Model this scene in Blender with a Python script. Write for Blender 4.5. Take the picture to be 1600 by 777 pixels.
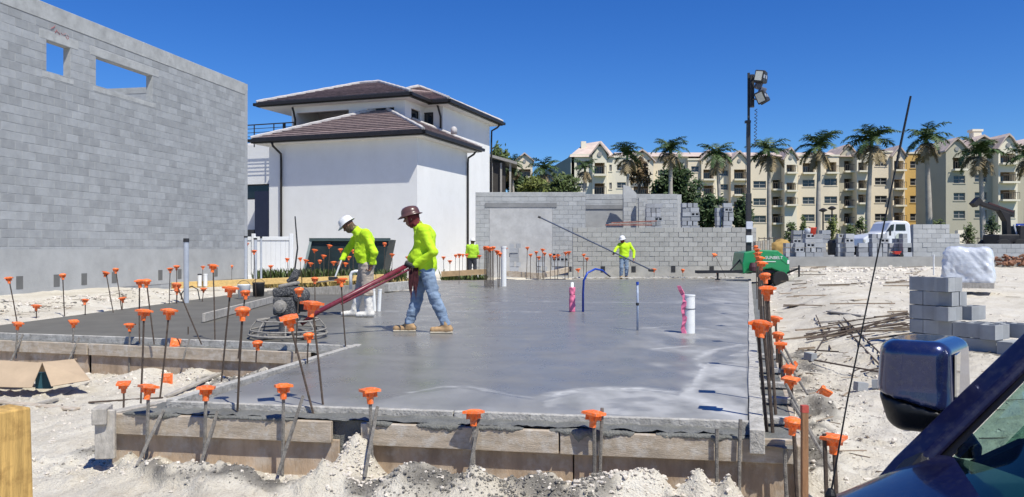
import bpy, bmesh, math, random
import numpy as np
from mathutils import Vector, Matrix, noise as mnoise
R = math.radians
for o in list(bpy.data.objects): bpy.data.objects.remove(o)
scene = bpy.context.scene
COL = scene.collection
# ---------------------------------------------------------------- camera
F, CX, CY, H = 1240.0, 800.0, 388.0, 1.18      # slab top is z = 0, eye 1.18 m above it
cam_d = bpy.data.cameras.new('camera'); cam = bpy.data.objects.new('camera', cam_d); COL.objects.link(cam)
cam.location = (0, 0, H); cam.rotation_euler = (R(90), 0, 0)
cam_d.sensor_fit = 'HORIZONTAL'; cam_d.sensor_width = 36; cam_d.lens = 36 * F / 1600
cam_d.clip_start = 0.05; cam_d.clip_end = 3000
scene.camera = cam
# ---------------------------------------------------------------- light
SUN_AZ = Vector((0.62, -0.78, 0)).normalized(); SUN_EL = R(57)
world = bpy.data.worlds.new('World'); scene.world = world; world.use_nodes = True
wn = world.node_tree.nodes; wl = world.node_tree.links
bg = wn['Background']; sky = wn.new('ShaderNodeTexSky'); sky.sky_type = 'NISHITA'; sky.sun_disc = False
sky.sun_elevation = SUN_EL; sky.sun_rotation = math.atan2(SUN_AZ.x, SUN_AZ.y)
sky.altitude = 300; sky.air_density = 1.0; sky.dust_density = 0.1; sky.ozone_density = 4.0
hsv = wn.new('ShaderNodeHueSaturation'); hsv.inputs['Saturation'].default_value = 1.3; hsv.inputs['Hue'].default_value = 0.511
wl.new(sky.outputs[0], hsv.inputs['Color']); tint = wn.new('ShaderNodeMix'); tint.data_type = 'RGBA'; tint.blend_type = 'MULTIPLY'; tint.inputs[0].default_value = 1; tint.inputs[7].default_value = (.54, .77, 1.0, 1)
wl.new(hsv.outputs[0], tint.inputs[6]); wl.new(tint.outputs[2], bg.inputs[0]); bg.inputs[1].default_value = 0.115
sd = bpy.data.lights.new('sun', 'SUN'); sun = bpy.data.objects.new('sun', sd); COL.objects.link(sun)
sd.energy = 5.0; sd.angle = R(0.5); sd.color = (1.0, 0.97, 0.87)
sdir = Vector((SUN_AZ.x * math.cos(SUN_EL), SUN_AZ.y * math.cos(SUN_EL), math.sin(SUN_EL)))
sun.rotation_euler = sdir.to_track_quat('Z', 'Y').to_euler()
scene.view_settings.view_transform = 'Standard'; scene.view_settings.look = 'None'
scene.view_settings.exposure = 0.12; scene.view_settings.gamma = 1.0
# ---------------------------------------------------------------- helpers
rng = random.Random(7)
def G(px, py, z=0.0):
    Y = F * (H - z) / (py - CY); return Vector(((px - CX) / F * Y, Y, z))
def D(px, py, Y):
    return Vector(((px - CX) / F * Y, Y, H - (py - CY) / F * Y))
class MB:
    def __init__(s): s.v = []; s.f = []
    def add(s, vs, fs):
        n = len(s.v); s.v += [tuple(v) for v in vs]; s.f += [tuple(i + n for i in f) for f in fs]; return s
    def box(s, c, d, m=None):
        hx, hy, hz = d[0] / 2, d[1] / 2, d[2] / 2
        vs = [Vector((x, y, z)) for x in (-hx, hx) for y in (-hy, hy) for z in (-hz, hz)]
        if m is not None: vs = [m @ v for v in vs]
        c = Vector(c)
        return s.add([v + c for v in vs], [(0, 1, 3, 2), (4, 6, 7, 5), (0, 4, 5, 1), (2, 3, 7, 6), (0, 2, 6, 4), (1, 5, 7, 3)])
    def box2(s, a, b):
        a = Vector(a); b = Vector(b); return s.box((a + b) / 2, (abs(b.x - a.x), abs(b.y - a.y), abs(b.z - a.z)))
    def beam(s, a, b, w, h, up=(0, 0, 1)):
        a = Vector(a); b = Vector(b); d = b - a; L = d.length; x = d / L; u = Vector(up)
        y = u.cross(x)
        if y.length < 1e-4: y = Vector((0, 1, 0)).cross(x)
        y.normalize(); z = x.cross(y)
        m = Matrix((x, y, z)).transposed()
        return s.box((a + b) / 2, (L, w, h), m)
    def tube(s, pts, r, n=8, cap=True):
        pts = [Vector(p) for p in pts]; rs = r if isinstance(r, (list, tuple)) else [r] * len(pts)
        vs = []; fs = []; px = None
        for i, p in enumerate(pts):
            t = (pts[min(i + 1, len(pts) - 1)] - pts[max(i - 1, 0)]).normalized()
            if px is None:
                px = t.orthogonal().normalized()
            else:
                px = (px - t * px.dot(t))
                px = px.normalized() if px.length > 1e-5 else t.orthogonal().normalized()
            py = t.cross(px)
            for k in range(n):
                a = 2 * math.pi * k / n; vs.append(p + (px * math.cos(a) + py * math.sin(a)) * rs[i])
        for i in range(len(pts) - 1):
            for k in range(n):
                k2 = (k + 1) % n; fs.append((i * n + k, i * n + k2, (i + 1) * n + k2, (i + 1) * n + k))
        if cap:
            fs.append(tuple(range(n - 1, -1, -1))); fs.append(tuple((len(pts) - 1) * n + k for k in range(n)))
        return s.add(vs, fs)
    def lathe(s, prof, n=16, m=None, c=(0, 0, 0)):
        vs = []; fs = []; c = Vector(c)
        for r, z in prof:
            for k in range(n):
                a = 2 * math.pi * k / n; v = Vector((r * math.cos(a), r * math.sin(a), z))
                if m is not None: v = m @ v
                vs.append(v + c)
        for i in range(len(prof) - 1):
            for k in range(n):
                k2 = (k + 1) % n; fs.append((i * n + k, i * n + k2, (i + 1) * n + k2, (i + 1) * n + k))
        fs.append(tuple(range(n - 1, -1, -1))); fs.append(tuple((len(prof) - 1) * n + k for k in range(n)))
        return s.add(vs, fs)
    def prism(s, poly, d):
        """poly: list of 3D points (planar), extruded by vector d"""
        n = len(poly); d = Vector(d); vs = [Vector(p) for p in poly] + [Vector(p) + d for p in poly]
        fs = [tuple(range(n)), tuple(range(2 * n - 1, n - 1, -1))]
        for i in range(n):
            j = (i + 1) % n; fs.append((j, i, i + n, j + n))
        return s.add(vs, fs)
    def wall(s, w, h, holes, t, org=(0, 0, 0)):
        """vertical holed wall in local x-z, front at y=0, thickness t to +y"""
        ox, oy, oz = org
        xs = sorted(set([0, w] + [q for a in holes for q in (a[0], a[1])])); zs = sorted(set([0, h] + [q for a in holes for q in (a[2], a[3])]))
        xs = [x for x in xs if 0 <= x <= w]; zs = [z for z in zs if 0 <= z <= h]
        solid = {}
        for i in range(len(xs) - 1):
            for k in range(len(zs) - 1):
                mx = (xs[i] + xs[i + 1]) / 2; mz = (zs[k] + zs[k + 1]) / 2
                solid[i, k] = not any(a[0] < mx < a[1] and a[2] < mz < a[3] for a in holes)
        nx = len(xs) - 1; nz = len(zs) - 1
        def q(*p): s.add([(ox + a, oy + b, oz + c) for a, b, c in p], [(0, 1, 2, 3)])
        for (i, k), ok in solid.items():
            if not ok: continue
            x0, x1, z0, z1 = xs[i], xs[i + 1], zs[k], zs[k + 1]
            q((x0, 0, z0), (x1, 0, z0), (x1, 0, z1), (x0, 0, z1)); q((x1, t, z0), (x0, t, z0), (x0, t, z1), (x1, t, z1))
            if not solid.get((i - 1, k), False): q((x0, t, z0), (x0, 0, z0), (x0, 0, z1), (x0, t, z1))
            if not solid.get((i + 1, k), False): q((x1, 0, z0), (x1, t, z0), (x1, t, z1), (x1, 0, z1))
            if not solid.get((i, k - 1), False): q((x0, t, z0), (x1, t, z0), (x1, 0, z0), (x0, 0, z0))
            if not solid.get((i, k + 1), False): q((x0, 0, z1), (x1, 0, z1), (x1, t, z1), (x0, t, z1))
        return s
    def mesh(s, name, off=None, smooth=False):
        me = bpy.data.meshes.new(name)
        v = s.v if off is None else [(a - off[0], b - off[1], c - off[2]) for a, b, c in s.v]
        me.from_pydata(v, [], s.f); me.update()
        if smooth: me.polygons.foreach_set('use_smooth', [True] * len(me.polygons))
        return me
    def build(s, name, mat=None, parent=None, world=False, smooth=False, bevel=0, seg=1):
        off = None
        if world and parent is not None:
            off = Vector((0, 0, 0)); p = parent
            while p: off += p.location; p = p.parent
        o = bpy.data.objects.new(name, s.mesh(name, off, smooth)); COL.objects.link(o)
        if mat is not None: o.data.materials.append(mat)
        if parent is not None: o.parent = parent
        if bevel:
            b = o.modifiers.new('bevel', 'BEVEL'); b.width = bevel; b.segments = seg; b.limit_method = 'ANGLE'; b.angle_limit = R(40)
        return o
def tag(o, label=None, cat=None, group=None, kind=None):
    if label: o['label'] = label
    if cat: o['category'] = cat
    if group: o['group'] = group
    if kind: o['kind'] = kind
    return o
def thing(name, label, cat, loc=(0, 0, 0), rz=0.0, group=None):
    o = bpy.data.objects.new(name, None); COL.objects.link(o); o.location = loc; o.rotation_euler = (0, 0, rz); o.empty_display_size = 0.2
    return tag(o, label, cat, group)
def link(name, me, parent=None, loc=(0, 0, 0), rot=(0, 0, 0), scale=None):
    o = bpy.data.objects.new(name, me); COL.objects.link(o); o.location = loc; o.rotation_euler = rot
    if scale: o.scale = scale
    if parent is not None: o.parent = parent
    return o
# ---------------------------------------------------------------- materials
def srgb(r, g, b):
    f = lambda c: (c / 255 / 12.92) if c / 255 <= .04045 else ((c / 255 + .055) / 1.055) ** 2.4
    return (f(r), f(g), f(b), 1)
def nn(nt, typ, **kw):
    n = nt.nodes.new(typ)
    for k, v in kw.items():
        if k.startswith('i_'):
            key = k[2:].replace('_', ' '); n.inputs[int(key) if key.isdigit() else key].default_value = v
        else: setattr(n, k, v)
    return n
def mix(nt, fac, a, b, blend='MIX'):
    m = nt.nodes.new('ShaderNodeMix'); m.data_type = 'RGBA'; m.blend_type = blend
    for sock, val in ((m.inputs[0], fac), (m.inputs[6], a), (m.inputs[7], b)):
        if hasattr(val, 'is_output'): nt.links.new(val, sock)
        else: sock.default_value = val
    return m.outputs[2]
def ramp(nt, src, stops, interp='LINEAR'):
    r = nt.nodes.new('ShaderNodeValToRGB'); r.color_ramp.interpolation = interp
    els = r.color_ramp.elements
    while len(els) < len(stops): els.new(0.5)
    for e, (p, c) in zip(els, stops):
        e.position = p; e.color = c if len(c) == 4 else (*c, 1)
    nt.links.new(src, r.inputs[0]); return r.outputs[0]
def math_(nt, op, a, b=0.0):
    m = nt.nodes.new('ShaderNodeMath'); m.operation = op
    for i, v in enumerate((a, b)):
        if hasattr(v, 'is_output'): nt.links.new(v, m.inputs[i])
        else: m.inputs[i].default_value = v
    return m.outputs[0]
def noise_(nt, scale, detail=4, rough=.55, stretch=None, coord='pos'):
    if coord == 'pos': src = nt.nodes.new('ShaderNodeNewGeometry').outputs['Position']
    else: src = nt.nodes.new('ShaderNodeTexCoord').outputs['Object']
    if stretch:
        mp = nt.nodes.new('ShaderNodeMapping'); mp.inputs['Scale'].default_value = stretch; nt.links.new(src, mp.inputs[0]); src = mp.outputs[0]
    n = nn(nt, 'ShaderNodeTexNoise', i_Scale=scale, i_Detail=detail, i_Roughness=rough); nt.links.new(src, n.inputs['Vector'])
    return n.outputs[0]
def bump_(nt, bsdf, h, strength, dist=.02):
    b = nn(nt, 'ShaderNodeBump', i_Strength=strength, i_Distance=dist); nt.links.new(h, b.inputs['Height']); nt.links.new(b.outputs[0], bsdf.inputs['Normal'])
def sc(c, k): return (min(c[0] * k, 1), min(c[1] * k, 1), min(c[2] * k, 1), 1)
MATS = {}
def M(name, col, rough=.75, var=.18, scale=3.0, bump=.15, bscale=60.0, metal=0.0, coat=0.0, rand=0.0, stretch=None, dirt=None, dirt_amt=.5, coord='pos', spec=.4):
    if name in MATS: return MATS[name]
    m = bpy.data.materials.new(name); m.use_nodes = True; nt = m.node_tree; b = nt.nodes['Principled BSDF']
    col = (*col[:3], 1)
    n = noise_(nt, scale, 5, .6, stretch, coord)
    c = ramp(nt, n, [(.25, sc(col, 1 - var)), (.75, sc(col, 1 + var))])
    if rand:
        oi = nt.nodes.new('ShaderNodeObjectInfo').outputs['Random']; gi = nt.nodes.new('ShaderNodeNewGeometry').outputs['Random Per Island']
        r = math_(nt, 'FRACT', math_(nt, 'ADD', oi, gi))
        g = ramp(nt, r, [(0, (1 - rand,) * 3), (1, (1 + rand,) * 3)])
        mr = nt.nodes.new('ShaderNodeMapRange'); nt.links.new(r, mr.inputs[0]); mr.inputs[3].default_value = 1 - rand; mr.inputs[4].default_value = 1 + rand
        vm = nt.nodes.new('ShaderNodeVectorMath'); vm.operation = 'SCALE'; nt.links.new(c, vm.inputs[0]); nt.links.new(mr.outputs[0], vm.inputs['Scale'])
        c = vm.outputs[0]
    if dirt is not None:
        dn = noise_(nt, scale * 2.3, 6, .7)
        c = mix(nt, ramp(nt, dn, [(.48, (0, 0, 0)), (.68, (dirt_amt,) * 3)]), c, (*dirt[:3], 1))
    nt.links.new(c, b.inputs['Base Color'])
    b.inputs['Roughness'].default_value = rough; b.inputs['Metallic'].default_value = metal
    b.inputs['Coat Weight'].default_value = coat; b.inputs['Coat Roughness'].default_value = .05
    b.inputs['Specular IOR Level'].default_value = spec
    if bump: bump_(nt, b, noise_(nt, bscale, 4, .6, stretch, coord), bump)
    MATS[name] = m; return m
def sstep(a, b, x):
    t = np.clip((x - a) / (b - a), 0, 1); return t * t * (3 - 2 * t)
# value noise, vectorised
_rs = np.random.RandomState(3); _tab = _rs.rand(256, 256)
def vnoise2(x, y):
    xi = np.floor(x).astype(int); yi = np.floor(y).astype(int); fx = x - xi; fy = y - yi
    fx = fx * fx * (3 - 2 * fx); fy = fy * fy * (3 - 2 * fy)
    g = lambda i, j: _tab[i & 255, j & 255]
    return (g(xi, yi) * (1 - fx) + g(xi + 1, yi) * fx) * (1 - fy) + (g(xi, yi + 1) * (1 - fx) + g(xi + 1, yi + 1) * fx) * fy
def fbm2(x, y, o=4):
    s = 0; a = 1; n = 0
    for k in range(o):
        s = s + a * vnoise2(x * 2 ** k + 17.3 * k, y * 2 ** k + 9.1 * k); n += a; a *= .5
    return s / n
_tab3 = _rs.rand(64, 64, 64)
def vnoise3(x, y, z):
    xi, yi, zi = (np.floor(a).astype(int) for a in (x, y, z)); fx, fy, fz = x - xi, y - yi, z - zi
    fx = fx * fx * (3 - 2 * fx); fy = fy * fy * (3 - 2 * fy); fz = fz * fz * (3 - 2 * fz)
    g = lambda a, b, c: _tab3[(xi + a) & 63, (yi + b) & 63, (zi + c) & 63]
    lx = lambda b, c: g(0, b, c) * (1 - fx) + g(1, b, c) * fx
    return (lx(0, 0) * (1 - fy) + lx(1, 0) * fy) * (1 - fz) + (lx(0, 1) * (1 - fy) + lx(1, 1) * fy) * fz
def surface(f, lo, hi, res):
    """naive surface nets of an implicit function; returns an MB"""
    lo = np.array(lo, float); hi = np.array(hi, float); n = np.ceil((hi - lo) / res).astype(int) + 1
    ax = [lo[i] + res * np.arange(n[i]) for i in range(3)]
    B = 12; v = np.full(tuple(n), 9.0)      # block-sparse evaluation
    st = [np.arange(0, n[i], B) for i in range(3)]
    ctr = [np.array([ax[i][min(q + B // 2, n[i] - 1)] for q in st[i]]) for i in range(3)]
    CXg, CYg, CZg = np.meshgrid(*ctr, indexing='ij'); cv = f(CXg, CYg, CZg); lim = res * B * .5 * 1.75 * 1.35 + .03
    for bi, i0 in enumerate(st[0]):
        for bj, j0 in enumerate(st[1]):
            for bk, k0 in enumerate(st[2]):
                sl = (slice(i0, i0 + B), slice(j0, j0 + B), slice(k0, k0 + B))
                if abs(cv[bi, bj, bk]) > lim: v[sl] = cv[bi, bj, bk]
                else: v[sl] = f(*np.meshgrid(ax[0][sl[0]], ax[1][sl[1]], ax[2][sl[2]], indexing='ij'))
    s = v < 0
    c = np.zeros(tuple(n - 1), int)
    offs = [(a, b, d) for a in (0, 1) for b in (0, 1) for d in (0, 1)]
    for a, b, d in offs: c += s[a:n[0] - 1 + a, b:n[1] - 1 + b, d:n[2] - 1 + d]
    idx = np.argwhere((c > 0) & (c < 8)); I, J, K = idx.T
    acc = np.zeros((len(idx), 3)); cnt = np.zeros(len(idx))
    for p in offs:
        for k in range(3):
            if p[k] == 0:
                q = list(p); q[k] = 1
                va = v[I + p[0], J + p[1], K + p[2]]; vb = v[I + q[0], J + q[1], K + q[2]]
                m = (va < 0) != (vb < 0); t = np.where(m, va / np.where(m, va - vb, 1), 0)
                pos = np.tile(np.array(p, float), (len(idx), 1)); pos[:, k] += t
                acc += pos * m[:, None]; cnt += m
    P = lo + res * (idx + acc / cnt[:, None])
    vid = -np.ones(tuple(n - 1), int); vid[I, J, K] = np.arange(len(idx))
    faces = []
    for k in range(3):
        a, b = (k + 1) % 3, (k + 2) % 3
        sl0 = [slice(None)] * 3; sl1 = [slice(None)] * 3; sl0[k] = slice(0, -1); sl1[k] = slice(1, None)
        e = np.argwhere(s[tuple(sl0)] != s[tuple(sl1)])
        e = e[(e[:, a] > 0) & (e[:, b] > 0) & (e[:, a] < n[a] - 1) & (e[:, b] < n[b] - 1)]
        sg = s[tuple(e.T)]
        def cid(da, db):
            q = e.copy(); q[:, a] -= da; q[:, b] -= db; return vid[tuple(q.T)]
        qd = np.stack([cid(1, 1), cid(0, 1), cid(0, 0), cid(1, 0)], 1)
        qd[~sg] = qd[~sg][:, ::-1]; faces.append(qd)
    mb = MB(); mb.v = [tuple(p) for p in P]; mb.f = [tuple(int(i) for i in q) for q in np.concatenate(faces)]
    return mb
def sd_cap(X, Y, Z, a, b, ra, rb):
    a = np.array(a, float); b = np.array(b, float); d = b - a; L = d @ d
    t = np.clip(((X - a[0]) * d[0] + (Y - a[1]) * d[1] + (Z - a[2]) * d[2]) / L, 0, 1)
    return np.sqrt((X - a[0] - t * d[0]) ** 2 + (Y - a[1] - t * d[1]) ** 2 + (Z - a[2] - t * d[2]) ** 2) - (ra + (rb - ra) * t)
def sd_ell(X, Y, Z, c, r, rot=None):
    x, y, z = X - c[0], Y - c[1], Z - c[2]
    if rot is not None:   # rotation about y axis
        ca, sa = math.cos(rot), math.sin(rot); x, z = ca * x + sa * z, -sa * x + ca * z
    k0 = np.sqrt((x / r[0]) ** 2 + (y / r[1]) ** 2 + (z / r[2]) ** 2); k1 = np.sqrt((x / r[0] ** 2) ** 2 + (y / r[1] ** 2) ** 2 + (z / r[2] ** 2) ** 2) + 1e-9
    return k0 * (k0 - 1) / k1
def smin(a, b, k):
    h = np.clip(.5 + .5 * (b - a) / k, 0, 1); return b + (a - b) * h - k * h * (1 - h)
# ================================================================ setting: ground, slab
SLAB = {}
FL = Vector((-2.41, 6.10, 0)); FR = Vector((1.61, 5.42, 0)); R1 = Vector((.298 * 8.6, 8.6, 0)); J = Vector((-1.88, 9.6, 0))
R2 = Vector((9.27, 31.1, 0)); K = Vector((-2.8, 29.5, 0)); L1 = Vector((-7.96, 11.3, 0)); N1 = Vector((-7.03, 21.8, 0)); M1 = J.lerp(K, (21.9 - 9.6) / 19.9)
def in_poly(x, y, poly):
    ins = np.zeros(x.shape, bool); n = len(poly)
    for i in range(n):
        ax, ay = poly[i][0], poly[i][1]; bx, by = poly[(i + 1) % n][0], poly[(i + 1) % n][1]
        if ay == by: continue
        ins ^= ((ay > y) != (by > y)) & (x < (bx - ax) * (y - ay) / (by - ay) + ax)
    return ins
SLABPOLY = [FL, FR, R2, K, M1, N1, L1, J]
HEAPS = [(-1.08, 5.58, .34, .14), (-1.25, 5.35, .16, .16), (-2.1, 5.62, .07, .3), (-2.6, 5.75, .07, .3), (-.62, 5.3, .15, .2), (-.15, 5.32, .11, .22), (.22, 5.22, .15, .16), (.55, 5.12, .13, .2),
         (.92, 5.12, .20, .12), (1.2, 5.08, .21, .11), (1.38, 5.0, .16, .1), (.75, 5.1, .12, .12), (-3.9, 9.9, .14, .25), (-2.9, 9.4, .16, .3), (-2.5, 8.9, .12, .3), (-4.6, 10.0, .1, .3), (2.5, 6.1, .14, .35), (3.0, 7.6, .12, .4), (2.3, 5.4, .1, .25),
         (-9.3, 14.3, .22, .5), (-9.0, 16.3, .18, .5), (-9.6, 12.9, .15, .5), (-8.8, 18.6, .16, .6), (-1.9, 5.2, .08, .22), (-.3, 5.05, .1, .2), (3.8, 10.2, .12, .5), (4.4, 12.6, .1, .6)]
# mud: wet cement spilled along the forms (a stain with its own shape)
def seg_d(x, y, a, b):
    dx, dy = b[0] - a[0], b[1] - a[1]; t = np.clip(((x - a[0]) * dx + (y - a[1]) * dy) / (dx * dx + dy * dy), 0, 1)
    return np.hypot(x - a[0] - t * dx, y - a[1] - t * dy)
MUD = [((-2.3, 5.5), (-1.6, 5.35), .16), ((-1.0, 5.25), (-.3, 5.2), .17), ((-.25, 5.15), (.05, 5.12), .13), ((.15, 5.08), (.55, 5.05), .16), ((-3.4, 6.4), (-2.6, 5.95), .15), ((-3.6, 9.6), (-2.6, 9.3), .3), ((-2.3, 9.1), (-1.9, 9.0), .25),
       ((2.1, 5.6), (2.9, 7.5), .25), ((2.6, 7.0), (4.2, 11.5), .3), ((-3.0, 6.0), (-2.4, 5.5), .1), ((4.5, 9.5), (7.5, 11), .45), ((7, 12.5), (9, 13.5), .3), ((1.0, 4.9), (1.5, 4.85), .1)]
def gz(x, y, fine=True):
    x = np.asarray(x, float); y = np.asarray(y, float)
    u = x - .298 * y
    zl = np.interp(y, [0, 9, 20, 33, 45, 70, 140], [-.46, -.46, -.30, -.22, 0, .5, 1.0])
    zr = np.interp(y, [0, 5, 11, 20, 35, 60, 140], [-.47, -.43, -.17, .10, .42, .60, 1.0])
    w = sstep(.45, 2.3, u); z = zl * (1 - w) + zr * w
    xl = -7.96 + (y - 11.3) * .095
    w2 = sstep(.35, -.15, x - xl) * sstep(10.7, 11.5, y) * sstep(60, 30, y)
    z = z * (1 - w2) + (.0 + .09 * np.clip((xl - x) / 2.5, 0, 1.6)) * w2
    back = sstep(21.6, 22.6, y) * sstep(-2.0, -3.2, x) * sstep(60, 34, y); z = z * (1 - back) + (-.04) * back
    for hx, hy, hh, hr in HEAPS:
        z = z + hh * np.exp(-((x - hx) ** 2 + (y - hy) ** 2) / hr ** 2)
    if fine:
        fade = np.clip(14 / np.maximum(y, 6), .25, 1)
        rough = .5 + .9 * fbm2(x * .55 + 3, y * .55 + 8, 3)
        z = z + rough * (.10 * (fbm2(x * 1.3, y * 1.3, 4) - .5) + .075 * (fbm2(x * 5 + 40, y * 5, 4) - .5)) * fade
        cl = fbm2(x * 11 + 7, y * 11 + 3, 3); z = z + np.clip(cl - .56, 0, 1) * .17 * (y < 14) * sstep(.25, .75, fbm2(x * 1.7 + 31, y * 1.7, 2))
    ins = in_poly(x, y, SLABPOLY)
    if fine:
        for a_, b_, r_ in MUD:
            d = seg_d(x, y, a_, b_); z = z + .05 * sstep(1.3, .2, d / r_) * (.3 + 1.4 * fbm2(x * 16, y * 16, 3)) * (r_ < .4)
    return np.where(ins, np.minimum(z, -.55), z)
def gz1(x, y): return float(gz(np.array([x]), np.array([y]))[0])
ys = [-60, -25, -10, -4, -1, 1, 2, 3, 3.6, 4.1]
y = 4.4
while y < 13: ys.append(y); y *= 1.0055
while y < 60: ys.append(y); y *= 1.013
while y < 1900: ys.append(y); y *= 1.07
ts = [-9, -5, -3, -2, -1.5, -1.2, -1.0, -.88] + list(np.linspace(-.8, .8, 400)) + [.88, 1.0, 1.2, 1.5, 2, 3, 5, 9]
YS, TS = np.meshgrid(np.array(ys), np.array(ts), indexing='ij'); XS = TS * np.maximum(YS, 4.4)
ZS = gz(XS, YS); nr, nc = XS.shape
me = bpy.data.meshes.new('ground')
vv = np.stack([XS, YS, ZS], -1).reshape(-1, 3)
ii = np.arange(nr * nc).reshape(nr, nc); q = np.stack([ii[:-1, :-1], ii[:-1, 1:], ii[1:, 1:], ii[1:, :-1]], -1).reshape(-1, 4)
me.from_pydata(vv.tolist(), [], q.tolist()); me.update(); me.polygons.foreach_set('use_smooth', [True] * len(me.polygons))
mud = np.zeros(XS.shape)
for a, b, r in MUD:
    d = seg_d(XS, YS, a, b); mud = np.maximum(mud, sstep(1.0, .2, d / r + .9 * (fbm2(XS * 7, YS * 7, 4) - .5)) * sstep(.45, .62, fbm2(XS * 4 + 5, YS * 4 + 9, 4) + .06))
at = me.attributes.new('mud', 'FLOAT', 'POINT'); at.data.foreach_set('value', mud.reshape(-1).astype('f'))
ground = bpy.data.objects.new('ground', me); COL.objects.link(ground); tag(ground, kind='structure')
m = bpy.data.materials.new('sand'); m.use_nodes = True; nt = m.node_tree; b = nt.nodes['Principled BSDF']
n1 = noise_(nt, 1.1, 6, .65); n2 = noise_(nt, 9, 6, .7); n3 = noise_(nt, 70, 3, .6)
c = ramp(nt, n1, [(.28, (.54, .485, .385)), (.5, (.64, .59, .495)), (.72, (.71, .67, .585))])
c = mix(nt, ramp(nt, n2, [(.50, (0, 0, 0)), (.70, (.45,) * 3)]), c, (.42, .355, .27, 1))
c = mix(nt, ramp(nt, n3, [(.56, (0, 0, 0)), (.72, (.6,) * 3)]), c, (.28, .235, .19, 1))
far = noise_(nt, .05, 3, .5); sep = nt.nodes.new('ShaderNodeSeparateXYZ'); nt.links.new(nt.nodes.new('ShaderNodeNewGeometry').outputs['Position'], sep.inputs[0])
mr = nn(nt, 'ShaderNodeMapRange', i_1=45.0, i_2=75.0); nt.links.new(sep.outputs[1], mr.inputs[0])
c = mix(nt, mr.outputs[0], c, (.10, .12, .055, 1))
am = nn(nt, 'ShaderNodeAttribute', attribute_name='mud')
c = mix(nt, am.outputs['Fac'], c, ramp(nt, n2, [(.3, (.12, .11, .095)), (.7, (.27, .25, .22))]))
nt.links.new(c, b.inputs['Base Color']); b.inputs['Roughness'].default_value = .95; b.inputs['Specular IOR Level'].default_value = .15
bump_(nt, b, math_(nt, 'ADD', noise_(nt, 26, 6, .7), math_(nt, 'MULTIPLY', n3, .5)), .9, .03)
me.materials.append(m); SAND = m
# ---------------------------------------------------------------- fresh concrete slab
pv = []; pf = []
def patch(a, b, c, d, nu, nv, pw=1.0):
    n0 = len(pv)
    for j in range(nv + 1):
        t = (j / nv) ** pw; l = a.lerp(d, t); r = b.lerp(c, t)
        for i in range(nu + 1): pv.append(l.lerp(r, i / nu))
    for j in range(nv):
        for i in range(nu):
            k = n0 + j * (nu + 1) + i; pf.append((k, k + 1, k + nu + 2, k + nu + 1))
patch(FL, FR, R1, J, 170, 150); patch(J, R1, R2, K, 170, 190, 1.6); patch(L1, J, M1, N1, 60, 60)
A = np.array([tuple(p) for p in pv]); X, Y = A[:, 0], A[:, 1]
lait = np.zeros(len(A)); dry = np.zeros(len(A))
def poly_d(pts):
    w = [G(px, py) for px, py in pts]; d = np.full(len(A), 9.)
    for a, b_ in zip(w[:-1], w[1:]): d = np.minimum(d, seg_d(X, Y, a, b_))
    return d
wob = .12 * (fbm2(X * 5, Y * 5, 4) - .5)
def streak(pts, w, amp, feather=1.0):
    global lait
    d = poly_d(pts) + wob
    br = sstep(.2, .55, fbm2(X * 5 + 11, Y * 5 + 2, 4)) * (.35 + .65 * sstep(.35, .6, fbm2(X * 22, Y * 22, 3))); lait = np.maximum(lait, amp * (.3 + .7 * br) * np.clip(1 - np.abs(d) / w, 0, 1) ** feather)
streak([(848, 624), (880, 613), (930, 607), (1000, 607), (1050, 613), (1090, 624), (1140, 645)], .13, .62, .9)
streak([(1075, 612), (1092, 590), (1098, 572), (1088, 560), (1120, 545), (1165, 538)], .08, .5)
streak([(640, 613), (690, 604), (730, 604), (800, 617), (850, 624)], .05, .45)
streak([(480, 487), (600, 486), (720, 486), (845, 487)], .05, .75, .7)
streak([(830, 470), (930, 472), (1060, 473)], .07, .5, .7); streak([(700, 474), (780, 473)], .06, .6); streak([(820, 442), (900, 441), (1010, 442)], .15, .3)
streak([(1000, 513), (1100, 505), (1165, 507)], .05, .3); streak([(1020, 545), (1080, 540)], .05, .4)
# dry, paler skin: right border strip and the sweep in the near corner
u = .298 * Y - X
strip = sstep(.95, .25, u + .8 * (fbm2(X * 1.2 + 4, Y * 1.2, 4) - .5)); strip2 = sstep(2.2, .2, u + 2.2 * (fbm2(X * .7 + 9, Y * .35, 4) - .5)) * sstep(.42, .62, fbm2(X * 1.9 + 2, Y * .8 + 7, 4))
dry = np.maximum(strip * .55 * sstep(7, 12, Y), strip2 * .75)
sweep = in_poly(X, Y, [G(*p) for p in [(850, 626), (930, 609), (1000, 609), (1060, 618), (1080, 600), (1100, 570), (1166, 545), (1166, 660), (1000, 650), (850, 640)]])
dry = np.maximum(dry, sweep * (.3 + .7 * sstep(.28, .62, fbm2(X * 5, Y * 5, 5))))
sw2 = in_poly(X, Y, [G(*p) for p in [(560, 632), (640, 615), (720, 606), (850, 628), (1000, 640), (1000, 652), (560, 640)]]); dry = np.maximum(dry, sw2 * .35)
front = sstep(.5, .05, (Y - (5.693 - .169 * X))); dry = np.maximum(dry, front * .5)
left = ((X < J.x + .02 + (9.6 - Y) * .17) & (Y > 9.5)).astype(float) * sstep(-.3, -1.2, X - (J.x - (Y - 9.6) * .046)); dull = np.maximum(left, 0)
sm = bpy.data.meshes.new('concrete_slab'); n0 = len(pv)
sm.from_pydata([tuple(p) for p in pv], [], pf); sm.update()
for nm, ar in (('lait', lait), ('dry', dry), ('dull', dull)):
    a_ = sm.attributes.new(nm, 'FLOAT', 'POINT'); a_.data.foreach_set('value', ar.astype('f'))
slab = bpy.data.objects.new('concrete_slab', sm); COL.objects.link(slab); tag(slab, kind='structure')
m = bpy.data.materials.new('fresh_concrete'); m.use_nodes = True; nt = m.node_tree; b = nt.nodes['Principled BSDF']
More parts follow.
